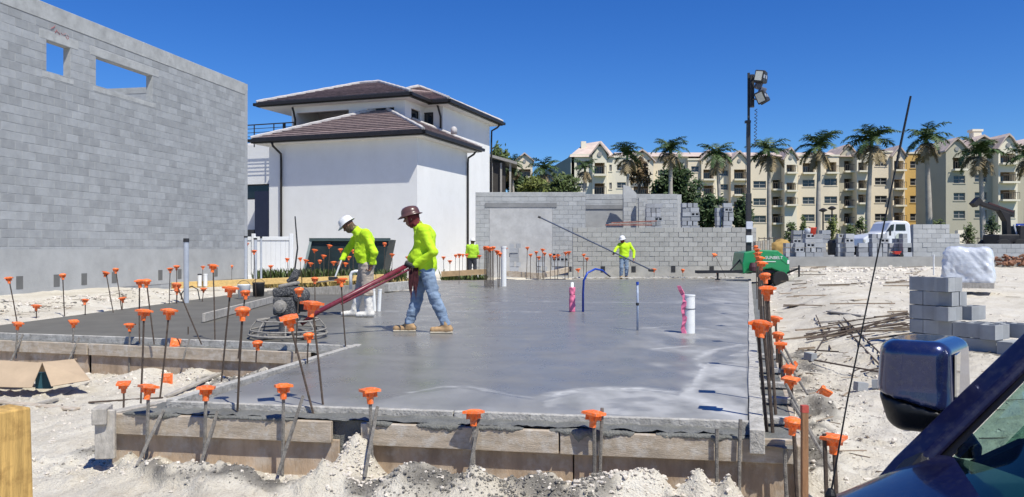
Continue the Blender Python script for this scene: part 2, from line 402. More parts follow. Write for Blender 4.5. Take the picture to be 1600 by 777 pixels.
n1 = noise_(nt, .55, 5, .6); n2 = noise_(nt, 2.2, 6, .62, (1, .6, 1)); n3 = noise_(nt, 45, 4, .6); n4 = noise_(nt, 3.5, 4, .5, (1, .35, 1))
c = ramp(nt, n2, [(.3, (.17, .164, .148)), (.55, (.215, .208, .19)), (.75, (.26, .252, .232))])
c = mix(nt, ramp(nt, n1, [(.4, (0, 0, 0)), (.65, (.5,) * 3)]), c, (.19, .184, .168, 1))
aD = nn(nt, 'ShaderNodeAttribute', attribute_name='dry'); aL = nn(nt, 'ShaderNodeAttribute', attribute_name='lait'); aU = nn(nt, 'ShaderNodeAttribute', attribute_name='dull')
c = mix(nt, aU.outputs['Fac'], c, ramp(nt, n2, [(.3, (.115, .108, .092)), (.7, (.15, .142, .122))]))
c = mix(nt, aD.outputs['Fac'], c, ramp(nt, n4, [(.3, (.25, .25, .24)), (.7, (.46, .455, .44))]))
c = mix(nt, aL.outputs['Fac'], c, (.70, .70, .68, 1))
wv_ = nn(nt, 'ShaderNodeTexWave', i_Scale=.42, i_Distortion=18.0, i_Detail=4.0); wv_.wave_type = 'RINGS'; nt.links.new(nt.nodes.new('ShaderNodeNewGeometry').outputs['Position'], wv_.inputs['Vector'])
c = mix(nt, .5, c, ramp(nt, wv_.outputs['Fac'], [(.2, (.86,) * 3), (.8, (1.0,) * 3)]), 'MULTIPLY')
nt.links.new(c, b.inputs['Base Color'])
rg = ramp(nt, n2, [(.32, (.22,) * 3), (.5, (.32,) * 3), (.68, (.46,) * 3)])
rg = mix(nt, aD.outputs['Fac'], rg, (.6,) * 3 + (1,)); rg = mix(nt, aL.outputs['Fac'], rg, (.8,) * 3 + (1,)); rg = mix(nt, aU.outputs['Fac'], rg, (.72,) * 3 + (1,))
nt.links.new(rg, b.inputs['Roughness']); b.inputs['Specular IOR Level'].default_value = .42
sw_ = nn(nt, 'ShaderNodeTexWave', i_Scale=.55, i_Distortion=14.0, i_Detail=3.0); sw_.wave_type = 'RINGS'
nt.links.new(nt.nodes.new('ShaderNodeNewGeometry').outputs['Position'], sw_.inputs['Vector'])
bump_(nt, b, math_(nt, 'ADD', math_(nt, 'ADD', math_(nt, 'MULTIPLY', n3, .12), n4), math_(nt, 'MULTIPLY', sw_.outputs['Fac'], .2)), .045, .02)
sm.materials.append(m); SLABMAT = m
# ---------------------------------------------------------------- materials shared by the site
WETC = M('wet_concrete', (.17, .17, .155), .6, .3, 6, .8, 55)
DRYC = M('crusty_concrete', (.46, .44, .40), .95, .28, 9, .55, 60, dirt=(.17, .16, .14), dirt_amt=.7)
LUMBER = M('weathered_form_lumber', (.43, .355, .27), .9, .3, 5, .35, 40, rand=.1, stretch=(1, 1, 6), dirt=(.56, .52, .46), dirt_amt=.85)
PLY = M('stained_form_plywood', (.40, .30, .21), .9, .38, 3.0, .3, 30, rand=.12, stretch=(2.2, 2.2, .6), dirt=(.52, .46, .39), dirt_amt=.75)
GREYWOOD = M('grey_wood', (.40, .37, .325), .9, .3, 7, .4, 50, rand=.18, stretch=(4, 1, 1), dirt=(.2, .18, .15), dirt_amt=.4)
YELLOWWOOD = M('yellow_lumber', (.62, .42, .16), .7, .22, 4, .25, 30, stretch=(1, 5, 5))
REBAR = M('rusty_rebar', (.085, .062, .047), .8, .5, 25, .6, 160, rand=.2)
GREYSTEEL = M('cement_coated_steel', (.20, .185, .165), .85, .5, 30, .6, 120, rand=.2)
ORANGE = M('orange_plastic', (.93, .16, .02), .5, .1, 22, .1, 120, rand=.25, dirt=(.60, .38, .26), dirt_amt=.7)
PVC = M('white_pvc', (.78, .78, .76), .35, .05, 9, .03, 90, dirt=(.45, .42, .38), dirt_amt=.25)
BLOCK = M('concrete_block', (.335, .345, .35), .95, .14, 4, .5, 90, rand=.13)
BLOCKL = M('pale_concrete_block', (.43, .43, .415), .95, .12, 5, .5, 90, rand=.10)
MORTAR = M('mortar', (.37, .375, .37), .95, .2, 5, .6, 70)
TIEBEAM = M('cast_concrete_beam', (.40, .405, .395), .95, .22, 2.2, .4, 40, dirt=(.28, .28, .27), dirt_amt=.6)
DARKMETAL = M('dark_metal', (.03, .03, .032), .5, .2, 8, .1, 60)
def off2(p, n, d): return (p[0] + n[0] * d, p[1] + n[1] * d)
def board(name, label, cat, a, b, n, o0, o1, z0, z1, mat, group=None, wob=.0, bevel=.004, seg=14, parent=None):
    """a long board between plan points a-b, offset o0..o1 along outward normal n, height z0..z1"""
    L = math.hypot(b[0] - a[0], b[1] - a[1]); k = max(2, int(L / .35)); vs = []; fs = []
    for i in range(k + 1):
        t = i / k; p = (a[0] + (b[0] - a[0]) * t, a[1] + (b[1] - a[1]) * t)
        w = wob * (mnoise.noise((p[0] * 1.3, p[1] * 1.3, z0 * 9)) ); wz = wob * .5 * mnoise.noise((p[0] * 1.1 + 9, p[1] * 1.1, z1 * 5))
        for (o, z) in ((o0, z0), (o1, z0), (o1, z1), (o0, z1)):
            q = off2(p, n, o + w); vs.append((q[0], q[1], z + wz))
    for i in range(k):
        for e in range(4):
            e2 = (e + 1) % 4; fs.append((i * 4 + e, i * 4 + e2, i * 4 + 4 + e2, i * 4 + 4 + e))
    fs.append((3, 2, 1, 0)); fs.append(tuple(k * 4 + e for e in range(4)))
    mb = MB().add(vs, fs); o = mb.build(name, mat, bevel=bevel)
    bm = bmesh.new(); bm.from_mesh(o.data); bmesh.ops.recalc_face_normals(bm, faces=bm.faces); bm.to_mesh(o.data); bm.free()
    if label: tag(o, label, cat, group)
    return o
def crust(name, a, b, n, o0, o1, z, mat, amp=.02, res=.03, parent=None):
    """uneven poured concrete ledge"""
    L = math.hypot(b[0] - a[0], b[1] - a[1]); k = max(2, int(L / res)); w = max(3, int((o1 - o0) / res)); vs = []; fs = []
    for i in range(k + 1):
        t = i / k; p = (a[0] + (b[0] - a[0]) * t, a[1] + (b[1] - a[1]) * t)
        for jj in range(w + 1):
            q = off2(p, n, o0 + (o1 - o0) * jj / w); h = mnoise.fractal((q[0] * 9, q[1] * 9, z), 1.0, 2, 4)
            vs.append((q[0], q[1], z + amp * h))
    for i in range(k):
        for jj in range(w):
            e = i * (w + 1) + jj; fs.append((e, e + 1, e + w + 2, e + w + 1))
    o = MB().add(vs, fs).build(name, mat, smooth=True); tag(o, kind='structure')
    bm = bmesh.new(); bm.from_mesh(o.data); bmesh.ops.recalc_face_normals(bm, faces=bm.faces)
    if sum(f.normal.z for f in bm.faces) < 0: bmesh.ops.reverse_faces(bm, faces=bm.faces)
    bm.to_mesh(o.data); bm.free()
    return o
# ---------------- front formwork
fy = lambda x: 5.693 - .169 * x
fn = (-.1667, -.986)
def fp(x): return (x, fy(x))
board('form_board', 'thin crusted board strip along near edge of slab, left half', 'form board', fp(-2.62), fp(-.42), fn, .0, .05, -.13, .006, DRYC, 'formwork boards', .008)
board('form_board', 'thin crusted board strip along near edge of slab, right half', 'form board', fp(-.41), fp(1.62), fn, .0, .05, -.13, .007, DRYC, 'formwork boards', .008)
crust('footing_ledge', fp(-2.62), fp(1.66), fn, .04, .245, -.036, WETC, .02)
board('form_board', 'upper form board left of the sand-filled gap in front form', 'form board', fp(-3.02), fp(-1.24), fn, .235, .282, -.20, -.05, LUMBER, 'formwork boards', .006)
board('form_plywood', 'lower recessed plywood left of the sand-filled gap in front form', 'form board', fp(-2.98), fp(-1.20), fn, .20, .222, -.56, -.19, PLY, 'formwork boards')
board('form_board', 'upper form board right of the sand-filled gap, middle of front form', 'form board', fp(-1.02), fp(.36), fn, .235, .282, -.205, -.052, LUMBER, 'formwork boards', .006)
board('form_board', 'upper form board at the right end of front form', 'form board', fp(.37), fp(1.86), fn, .232, .279, -.208, -.054, LUMBER, 'formwork boards', .006)
board('form_plywood', 'lower recessed plywood right of the sand-filled gap', 'form board', fp(-1.05), fp(.45), fn, .20, .222, -.56, -.2, PLY, 'formwork boards')
board('form_plywood', 'lower recessed plywood at the right end of front form', 'form board', fp(.46), fp(1.9), fn, .199, .221, -.56, -.205, PLY, 'formwork boards')
board('scrap_board', 'long sandy strip of wood lying at foot of left front form', 'board', fp(-2.9), fp(-1.3), fn, .27, .31, -.47, -.435, LUMBER, wob=.02)
o = board('footing_face', None, None, fp(-1.45), fp(-.85), fn, .14, .195, -.5, -.05, WETC); tag(o, kind='structure')
# left end of the front form: lumber ends
lnA = Vector((-2.62, 6.13)); lnB = Vector((-1.86, 9.72)); ld = (lnB - lnA).normalized(); ln = (-ld.y, ld.x)
board('form_board', 'pale board strip along the left edge of the near slab bay', 'form board', lnA, lnB, ln, -.02, .06, -.12, .012, DRYC, 'formwork boards', .012)
crust('footing_ledge', lnA, lnB, ln, .05, .22, -.06, WETC, .018)
board('form_plywood', 'form side running back from left end of front form', 'form board', lnA + Vector((.0, -.2)), lnB, ln, .22, .26, -.5, -.06, LUMBER, 'formwork boards', .01)
t = thing('lumber_offcut', 'short grey lumber piece standing at left end of front form', 'board', D(165, 712, 5.85))
MB().box((0, 0, .16), (.14, .045, .36), Matrix.Rotation(.1, 3, 'Z')).build('upright', GREYWOOD, t, bevel=.006)
MB().box((-.04, .03, .30), (.1, .2, .12), Matrix.Rotation(.25, 3, 'Z')).build('cleat', GREYWOOD, t, bevel=.006)
o = MB().beam(D(172, 652, 6.0), D(258, 634, 6.5), .09, .09).build('lumber_offcut', GREYWOOD, bevel=.006); tag(o, 'grey lumber piece lying on top of the left end of front form', 'board')
# ---------------- right formwork (runs back along the slab)
rd = Vector((.2856, .9583)); rn = (.9583, -.2856)
def rp(s): return (FR.x + rd.x * s, FR.y + rd.y * s)
for i, (s0, s1) in enumerate([(-.32, 4.6), (4.62, 9.6), (9.62, 15), (15.02, 20.5), (20.52, 26.6)]):
    w = ['nearest', 'second', 'third', 'fourth', 'farthest'][i]
    board('form_board', f'{w} cement-crusted plank along the right edge of slab', 'form board', rp(s0), rp(s1), rn, .005, .10, -.14, .016 + .002 * (i % 2), DRYC, 'planks along the right slab edge', .012)
crust('footing_ledge', rp(-.3), rp(26), rn, .10, .30, -.09, WETC, .016, .05)
for i, (s0, s1) in enumerate([(-.25, 4.0), (4.02, 9.0), (9.02, 16), (16.02, 26)]):
    w = ['nearest', 'second', 'third', 'farthest'][i]
    board('form_board', f'{w} outer form board of the right footing', 'form board', rp(s0), rp(s1), rn, .30, .34, -.5, -.085, LUMBER, 'outer boards of the right footing', .01)
for i, s in enumerate([.35, 1.15, 1.9, 2.8, 3.9]):
    a = rp(s); o = MB().beam((*off2(a, rn, .09), -.05), (*off2(a, rn, .36), -.05), .09, .045).build('form_spreader', DRYC, bevel=.004)
    tag(o, f'{["first", "second", "third", "fourth", "fifth"][i]} short crosspiece across right footing counted from the near end', 'spreader', 'crosspieces over the right footing')
# ---------------- left bay formwork
la = Vector((-8.6, 11.48)); lb = Vector((-1.98, 9.63)); l_d = (lb - la).normalized(); l_n = (l_d.y, -l_d.x)
def lp(s): return tuple(la + l_d * s)
LL = (lb - la).length
board('form_board', 'thin cement-crusted strip along front edge of the left bay', 'form board', lp(0), lp(LL + .15), l_n, .0, .06, -.12, .012, DRYC, 'formwork boards', .012)
crust('footing_ledge', lp(0), lp(LL), l_n, .05, .28, -.07, WETC, .02, .045)
for i, (s0, s1) in enumerate([(0, 3.3), (3.33, LL - .35)]):
    w = ['left', 'right'][i]
    board('form_board', f'upper form board of the left bay, {w} one', 'form board', lp(s0), lp(s1), l_n, .28, .325, -.2, -.055, LUMBER, 'formwork boards', .008)
    board('form_plywood', f'lower recessed plywood of the left bay, {w} one', 'form board', lp(s0), lp(s1 - .02), l_n, .25, .281, -.56, -.195, PLY, 'formwork boards')
# ================================================================ masonry
BCACHE = {}
def block_mesh(l, h, d, mat):
    k = (round(l, 3), round(h, 3), round(d, 3), mat.name)
    if k not in BCACHE:
        e = .004; mb = MB(); l2, h2 = l / 2, h / 2        # box with a chamfered face (front at y = 0)
        mb.add([(-l2, e, -h2), (l2, e, -h2), (l2, e, h2), (-l2, e, h2), (-l2 + e, 0, -h2 + e), (l2 - e, 0, -h2 + e), (l2 - e, 0, h2 - e), (-l2 + e, 0, h2 - e), (-l2, d, -h2), (l2, d, -h2), (l2, d, h2), (-l2, d, h2)],
               [(4, 5, 6, 7), (0, 1, 5, 4), (1, 2, 6, 5), (2, 3, 7, 6), (3, 0, 4, 7), (0, 8, 9, 1), (1, 9, 10, 2), (2, 10, 11, 3), (3, 11, 8, 0)])
        me = mb.mesh('block'); me.materials.append(mat); BCACHE[k] = me
    return BCACHE[k]
def block_wall(root, w, z0, n, holes, thick=.2, nobj=300, near_left=True, mats=None, jit=.006, pitch=.406, core_holes=None, core_y=.012):
    """n courses of running-bond blocks in local x 0..w from z0 up; holes = (x0,x1,z0,z1)"""
    ch = .203; rr = random.Random(len(root.name) * 7 + int(w * 10))
    MB().wall(w, n * ch, [(a, b, c - z0, d - z0) for a, b, c, d in (core_holes if core_holes is not None else holes)], thick, (0, core_y, z0)).build('mortar_core', MORTAR, root)
    items = []
    for k in range(n):
        zc = z0 + (k + .5) * ch; x = -(pitch / 2 if k % 2 else 0)
        while x < w:
            a, b = max(x, 0), min(x + pitch, w); x += pitch
            if b - a < .06: continue
            segs = [(a, b)]
            for h in holes:
                if h[2] < zc < h[3]:
                    ns = []
                    for s in segs:
                        if s[1] <= h[0] or s[0] >= h[1]: ns.append(s)
                        else:
                            if h[0] - s[0] > .05: ns.append((s[0], h[0]))
                            if s[1] - h[1] > .05: ns.append((h[1], s[1]))
                    segs = ns
            for s in segs: items.append(((s[0] + s[1]) / 2, zc, s[1] - s[0], k))
    items.sort(key=lambda t: t[0] if near_left else -t[0])
    rest = MB()
    for i, (xc, zc, l, k) in enumerate(items):
        mat = mats(xc, zc, k, rr) if mats else BLOCK
        dy = rr.uniform(-jit, jit); tl = rr.uniform(-.004, .004)
        l2 = round(l - .011, 2)
        if i < nobj: link('block', block_mesh(l2, .192, .1, mat), root, (xc, dy, zc), (0, tl, 0))
        else:
            s = block_mesh(l2, .192, .1, mat); rest.add([(v.co.x + xc, v.co.y + dy, v.co.z + zc) for v in s.vertices], [tuple(p.vertices) for p in s.polygons])
    if rest.v:
        o = rest.build('block_field', BLOCK, root); tag(o, kind='stuff')
# ---------------- tall block wall on the left
s_dir = Vector((.1762, .9844)); WA = Vector((-11.5, 17.9)) - s_dir * 4.5
lw = thing('block_wall', 'tall grey concrete block wall with two high openings on the left', 'wall', (WA.x, WA.y, -.2), math.atan2(s_dir.y, s_dir.x))
S = lambda s: s + 4.5
op = [(S(1.33), S(2.13), 5.65, 6.43), (S(3.06), S(5.45), 5.65, 6.44)]
LB = M('wall_block_a', (.385, .38, .352), .95, .10, .9, .5, 80, rand=.018, dirt=(.445, .44, .415), dirt_amt=.4)
LBL = M('wall_block_light', (.43, .425, .40), .95, .12, 2, .5, 80, rand=.03)
def lmat(x, z, k, rr):
    if z > 6.44: return LBL if rr.random() < .8 else LB
    if 1.42 < z < 1.63: return LBL
    return LBL if rr.random() < .05 else LB
block_wall(lw, S(10.8), 0, 34, op + [(S(-4.5), S(10.8), 6.903, 7.4)], .2, 300, True, lmat, .0015, core_y=.005)
MB().box2((0, -.012, 6.903), (S(10.8), .212, 7.32)).build('tie_beam', TIEBEAM, lw, bevel=.01)
MB().box2((S(1.1), -.006, 6.44), (S(2.4), .211, 6.66)).build('lintel', TIEBEAM, lw, bevel=.008)
MB().box2((S(2.85), -.007, 6.45), (S(5.75), .211, 6.68)).build('lintel', TIEBEAM, lw, bevel=.008)
MB().box2((S(1.2), -.005, 5.52), (S(2.25), .2, 5.648)).build('sill', TIEBEAM, lw, bevel=.006)
MB().box2((S(2.95), -.005, 5.52), (S(5.6), .2, 5.648)).build('sill', TIEBEAM, lw, bevel=.006)
PARGE = M('parged_render', (.38, .385, .38), .95, .16, 1.6, .35, 30, dirt=(.42, .42, .41), dirt_amt=.4)
MB().box2((0, -.010, .32), (S(10.79), .02, 1.36)).build('parging', PARGE, lw)
for px in (30, 88, 131, 178, 250, 280, 337):
    q = (px - CX) / F; s_ = (-11.5 - q * 17.9) / (q * s_dir.y - s_dir.x)
    MB().box2((S(s_) - .1, -.016, .44), (S(s_) + .1, .0, .74)).build('cleanout', M('cleanout_dark', (.14, .14, .135), .95), lw)
pm = M('red_paint_mark', (.5, .06, .05), .8)
mk = MB(); rr = random.Random(5); xx = S(1.45)
for i in range(9):
    a = Vector((xx, -.016, 6.72 + rr.uniform(-.05, .05))); b_ = a + Vector((rr.uniform(.03, .09), 0, rr.uniform(-.1, .1))); mk.beam(a, b_, .002, .011, (0, 1, 0)); xx += .07
mk.build('paint_scrawl', pm, lw)
# end return wall of the same shell, seen through the opening
e0 = WA + s_dir * S(10.8); ew = thing('block_wall', 'end wall of the roofless block shell, seen through the wide opening', 'wall', (e0.x, e0.y, -.2), lw.rotation_euler.z + R(90))
o = MB().box2((.01, -.2, 0), (9, -.001, 7.1)).build('wall_body', BLOCK, ew); MB().box2((.01, -.21, 7.1), (9, .01, 7.32)).build('tie_beam', TIEBEAM, ew)
# ---------------- far block walls
def mm(*ms):
    return lambda x, z, k, rr: rr.choice(ms)
FB = M('far_block', (.40, .405, .40), .95, .12, 3, .4, 60, rand=.10); FBW = M('far_block_warm', (.375, .37, .345), .95, .12, 3, .4, 60, rand=.09)
w3x0 = (895 - 800) / F * 33.5; w3 = thing('block_wall', 'low block wall with raked joints behind the worker holding a pole', 'wall', (w3x0, 33.5, -.37))
DJ = MORTAR
block_wall(w3, 7.75, 0, 12, [], .2, 300, True, mm(FBW), .01, core_y=.035)
MB().box2((.02, -.004 - .012, 0), (7.74, .03, .80)).build('parging', M('tan_parging', (.36, .35, .32), .95, .2, 2.5, .4, 40, dirt=(.44, .43, .40)), w3)
for px in (942, 990, 1052, 1112):
    x = (px - 800) / F * 33.48 - w3x0; MB().box2((x - .09, -.03, .55), (x + .09, .0, .80)).build('cleanout', DARKMETAL, w3)
w1x0 = (743 - 800) / F * 36.5; w1 = thing('block_wall', 'grey block wall with large pale plastered panel right of white house', 'wall', (w1x0, 36.5, -.3))
pan = ((765 - 743) / F * 36.5, (863 - 743) / F * 36.5)
block_wall(w1, 5.06, 0, 19, [(pan[0], pan[1], .1, 3.43)], .2, 300, True, mm(FB), .004, core_holes=[])
MB().box2((pan[0], -.003, .1), (pan[1], .05, 3.38)).build('plaster_panel', M('pale_plaster', (.47, .465, .455), .95, .18, 2, .4, 40, dirt=(.38, .37, .36)), w1)
MB().box2((pan[0] - .2, -.03, 3.38), (pan[1] + .2, .05, 3.58)).build('lintel', M('lintel_grey', (.24, .24, .24), .95), w1)
MB().box2((0, -.01, 3.858), (5.06, .21, 4.07)).build('tie_beam', TIEBEAM, w1, bevel=.01)
w2x0 = (915 - 800) / F * 38.5; w2 = thing('block_wall', 'far block wall behind the low wall, with a recessed bay', 'wall', (w2x0, 38.5, -.3))
block_wall(w2, 4.45, 0, 19, [(0, 1.95, .1, 3.45)], .2, 300, True, mm(FB), .004, core_holes=[])
MB().box2((0, .004, .1), (1.95, .06, 3.40)).build('plaster_panel', M('grey_plaster', (.34, .34, .335), .95, .16, 2, .4, 40), w2)
MB().box2((0, -.04, 3.40), (1.96, .05, 3.6)).build('lintel', M('lintel_grey', (.24, .24, .24), .95), w2)
MB().box2((0, -.01, 3.858), (4.45, .21, 4.12)).build('tie_beam', TIEBEAM, w2, bevel=.01)
MB().box2((4.45, 0, 0), (4.65, 3.4, 4.1)).build('return_wall', BLOCKL, w2)
w4 = thing('block_pier', 'narrow block pier with sloping top rising above the far wall', 'pier', ((974 - 800) / F * 37.6, 37.6, -.3))
block_wall(w4, .62, 0, 19, [], .25, 300, True, mm(BLOCKL, FB), .006)
MB().prism([(0, 0, 3.86), (.62, 0, 3.86), (.62, 0, 4.1), (.3, 0, 4.42), (0, 0, 4.5)], (0, .25, 0)).build('sloped_top', BLOCKL, w4)
w5 = thing('block_pier', 'slim block pier standing just right of the sloping-topped pier', 'pier', ((998 - 800) / F * 37.2, 37.2, -.3))
block_wall(w5, .4, 0, 19, [], .2, 300, True, mm(BLOCKL), .006)
pl = MB()
for i in range(3):
    MB_ = MB().box2((0, i * .3, i * .002), (2.0, i * .3 + .28, .045 + i * .002))
    o = MB_.build('scaffold_plank', M('red_scaffold_plank', (.30, .10, .07), .8, .4, 6, .2, 40, dirt=(.55, .5, .45)) if i != 1 else GREYWOOD)
    o.location = (D(945 + i * 6, 350, 34.6).x, 34.2 + i * .05, D(945, 352 - i * 2, 34.3).z); o.rotation_euler = (0, R(-1.2 * i), 0)
    tag(o, ['reddish scaffold plank lowest on top of the low block wall', 'grey plank in the middle of the planks on the low wall', 'reddish scaffold plank uppermost on top of the low block wall'][i], 'plank', 'planks on the low wall')
# ================================================================ white house
HR = math.atan2(-.335, .942)
hs = thing('house', 'white two-storey stucco house with brown tiled hip roofs', 'house', (-4.3, 36, 0), HR)
STUCCO = M('white_stucco', (.75, .745, .725), .9, .05, .7, .2, 60, stretch=(1, 1, .35), dirt=(.68, .67, .64), dirt_amt=.4)
BRONZE = M('bronze_fascia', (.022, .019, .018), .45, .2, 5, .05, 40)
GLASSD = M('dark_window_glass', (.012, .015, .02), .08, .1, 2, 0, 1, spec=.6)
TILE = M('brown_roof_tile', (.26, .195, .18), .85, .35, 5, .3, 40, rand=.22)
CAPT = M('ridge_mortar', (.52, .49, .47), .9, .25, 6, .3, 40)
SOFF = M('soffit_white', (.62, .61, .59), .9, .05)
MB().box2((-8, 0, -.4), (0, 5.85, 6.3)).build('wing_wall', STUCCO, hs)
# front block with balcony recess and windows
def px_u(px, v):   # local u of pixel column on the plane v=const
    q = (px - CX) / F; return (q * (36 + .942 * v) + 4.3 - .335 * v) / (.942 + q * .335)
fb = 2.77
xL = -8.65; W = 6.6
hol = [(px_u(463, fb) - xL, px_u(545, fb) - xL, 2.1, 4.25), (px_u(574, fb) - xL, px_u(616, fb) - xL, 3.15, 4.22)]
MB().wall(W, 4.7, hol, .2, (xL, fb, 4.0)).build('upper_wall', STUCCO, hs)
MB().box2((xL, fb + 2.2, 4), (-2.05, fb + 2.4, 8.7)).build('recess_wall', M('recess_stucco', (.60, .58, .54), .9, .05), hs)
MB().box2((xL, fb + .2, 4), (xL + .2, 9.5, 8.7)).build('upper_wall', STUCCO, hs)
MB().wall(2.4, 4.7, [(.55, 1.05, 2.6, 4.1)], .2, (0, 0, 0))
wr = MB().wall(6.0, 4.7, [(.5, 1.5, 2.7, 4.25)], .2, (0, 0, 0)); o = wr.build('upper_wall', STUCCO, hs); o.location = (-2.05, fb + .201, 4); o.rotation_euler = (0, 0, R(90)); 
def win(x0, x1, z0, z1, y, nm='window', side=False, parent=hs):
    w = MB(); t = .05
    for a in ((x0, y, z0, x1, y + .06, z0 + t), (x0, y, z1 - t, x1, y + .06, z1), (x0, y, z0 + t, x0 + t, y + .06, z1 - t), (x1 - t, y, z0 + t, x1, y + .06, z1 - t)): w.box2(a[:3], a[3:])
    f = w.build(nm, BRONZE, parent); MB().box2((x0 + t, y + .03, z0 + t), (x1 - t, y + .04, z1 - t)).build('pane', GLASSD, f); return f
win(xL + hol[1][0] + .002, xL + hol[1][1] - .002, 7.152, 8.218, fb + .1)
win(px_u(490, fb + 2), px_u(543, fb + 2), 6.3, 7.9, fb + 2.1); win(px_u(458, fb + 2) + .1, px_u(478, fb + 2), 6.3, 7.75, fb + 2.1)
f = win(.502, 1.498, 2.702, 4.248, .1, parent=hs); f.location = (-2.05, fb + .201, 4); f.rotation_euler = (0, 0, R(90))
# main rear block
MB().box2((-8, 4.98, -.4), (-1.0, 11.66, 8.65)).build('main_wall', STUCCO, hs)
win(px_u(655, 4.9), px_u(676, 4.9), 7.15, 8.25, 4.93)
def hip_roof(nm, u0, u1, v0, v1, ze, ra, rb, ncourse, parent):
    roof = MB().box2((u0, v0, ze - .20), (u1, v1, ze - .02)).build(nm, BRONZE, parent)
    MB().box2((u0 + .12, v0 + .12, ze - .23), (u1 - .12, v1 - .12, ze - .201)).build('soffit', SOFF, roof)
    ra, rb = Vector(ra), Vector(rb); z = ze
    C = [Vector((u0, v0, z)), Vector((u1, v0, z)), Vector((u1, v1, z)), Vector((u0, v1, z))]
    for lo0, lo1, up0, up1, n in ((C[0], C[1], ra, rb, ncourse), (C[1], C[2], rb, rb, ncourse), (C[2], C[3], rb, ra, ncourse), (C[3], C[0], ra, ra, ncourse)):
        nrm = (lo1 - lo0).cross(up0 - lo0).normalized()
        if nrm.z < 0: nrm = -nrm
        for i in range(n):
            a, b_ = i / n, min((i + 1.12) / n, 1)
            p = [lo0.lerp(up0, a) + nrm * .075, lo1.lerp(up1, a) + nrm * .075, lo1.lerp(up1, b_) + nrm * .012, lo0.lerp(up0, b_) + nrm * .012]
            q_ = [lo0.lerp(up0, a) - nrm * .01, lo1.lerp(up1, a) - nrm * .01]
            mb = MB().add(p + q_, [(0, 1, 2, 3), (4, 5, 1, 0), (4, 0, 3), (5, 2, 1)]); mb.build('tile_course', TILE, roof)
    for a, b_ in ((C[0], ra), (C[1], rb), (C[2], rb), (C[3], ra), (ra, rb)):
        k = max(3, int((b_ - a).length / .4)); pts = [a.lerp(b_, i / k) + Vector((0, 0, .07 + .015 * (i % 2))) for i in range(k + 1)]
        MB().tube(pts, .085, 6).build('ridge_cap', CAPT, roof)
    g = MB()
    for a, b_ in ((C[0], C[1]), (C[1], C[2]), (C[2], C[3]), (C[3], C[0])):
        d = (b_ - a).normalized(); nn_ = Vector((d.y, -d.x, 0)); g.beam(a + nn_ * .065 - Vector((0, 0, .08)) - d * .13, b_ + nn_ * .065 - Vector((0, 0, .08)) + d * .13, .13, .14)
    g.build('gutter', BRONZE, roof); return roof
hip_roof('wing_roof', -8.6, .6, -.6, 6.4, 6.45, (-3.7, 3.0, 8.15), (-3.2, 3.0, 8.15), 13, hs)
hip_roof('upper_roof', -10.4, -1.45, 2.17, 9.8, 8.78, (-6.5, 6.0, 10.25), (-5.3, 6.0, 10.25), 11, hs)
hip_roof('main_roof', -7.0, -.4, 4.38, 12.3, 8.76, (-3.7, 7.6, 10.2), (-3.6, 9.0, 10.2), 9, hs)
def spout(pts): MB().tube(pts, .055, 8).build('downspout', BRONZE, hs, smooth=True)
spout([(-7.45, -.55, 6.3), (-7.45, -.45, 6.1), (-7.25, -.1, 5.75), (-7.25, -.08, 5.4), (-7.25, -.08, 1.4)])
spout([(.5, 5.9, 6.3), (.35, 5.9, 6.1), (.1, 5.75, 5.9), (.08, 5.75, 5.6), (.08, 5.75, -.3)])
spout([(-1.15, 4.6, 8.6), (-1.12, 4.75, 8.3), (-1.1, 4.92, 8.0), (-1.1, 4.92, 6.2)])
spout([(-.45, 11.9, 8.55), (-.6, 11.9, 8.4), (-.9, 11.75, 8.2), (-.92, 11.75, 7.6), (-.92, 11.75, -.3)])
spout([(-8.4, fb - .3, 8.5), (-8.4, fb - .2, 8.3), (-8.4, fb - .06, 7.9), (-8.4, fb - .06, 6.4)])
for px in (445, 553): 
    u_ = px_u(px, fb); MB().box2((u_ - .07, fb - .1, 7.35), (u_ + .07, fb, 7.75)).build('wall_lamp', BRONZE, hs, bevel=.01)
# vent on roof, balcony railing
MB().lathe([(.16, 0), (.16, .25), (.1, .35), (.02, .38)], 12, None, (.1, 3.9, 6.9)).build('roof_vent', CAPT, hs, smooth=True)
rl = MB(); 
for k in range(5): rl.tube([(-12.6, 1.6, 6.75 + k * .2), (-7.6, 1.6, 6.75 + k * .2)], .016 if k < 4 else .03, 6)
for k in range(5): rl.tube([(-12.5 + k * 1.2, 1.6, 6.4), (-12.5 + k * 1.2, 1.6, 7.56)], .03, 6)
rl.build('balcony_railing', BRONZE, hs)
# left side wing of the house
MB().wall(5.4, 7.0, [(2.0, 5.39, 4.15, 4.95), (.0, 3.6, .2, 1.9)], .25, (-13.4, 2.2, -.4)).build('side_wall', STUCCO, hs)
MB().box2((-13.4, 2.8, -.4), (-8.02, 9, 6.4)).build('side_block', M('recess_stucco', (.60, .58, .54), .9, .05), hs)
win(-11.38, -8.03, 3.77, 4.53, 2.3); 
MB().box2((px_u(398, 1.3), 1.3, -.4), (px_u(424, 1.3), 2.19, 4.1)).build('blue_grey_panel', M('blue_grey_wall', (.05, .06, .10), .7, .1), hs)
MB().box2((px_u(376, 1.5), 1.5, -.3), (px_u(397, 1.5), 1.6, 2.15)).build('garage_door', M('dark_door', (.07, .07, .065), .6), hs)
mb = MB().prism([(-14, 3, 6.6), (-8.7, 3, 6.6), (-9.3, 6, 7.5), (-12, 6, 7.5)], (0, .02, -.08)); mb.build('white_roof', CAPT, hs)
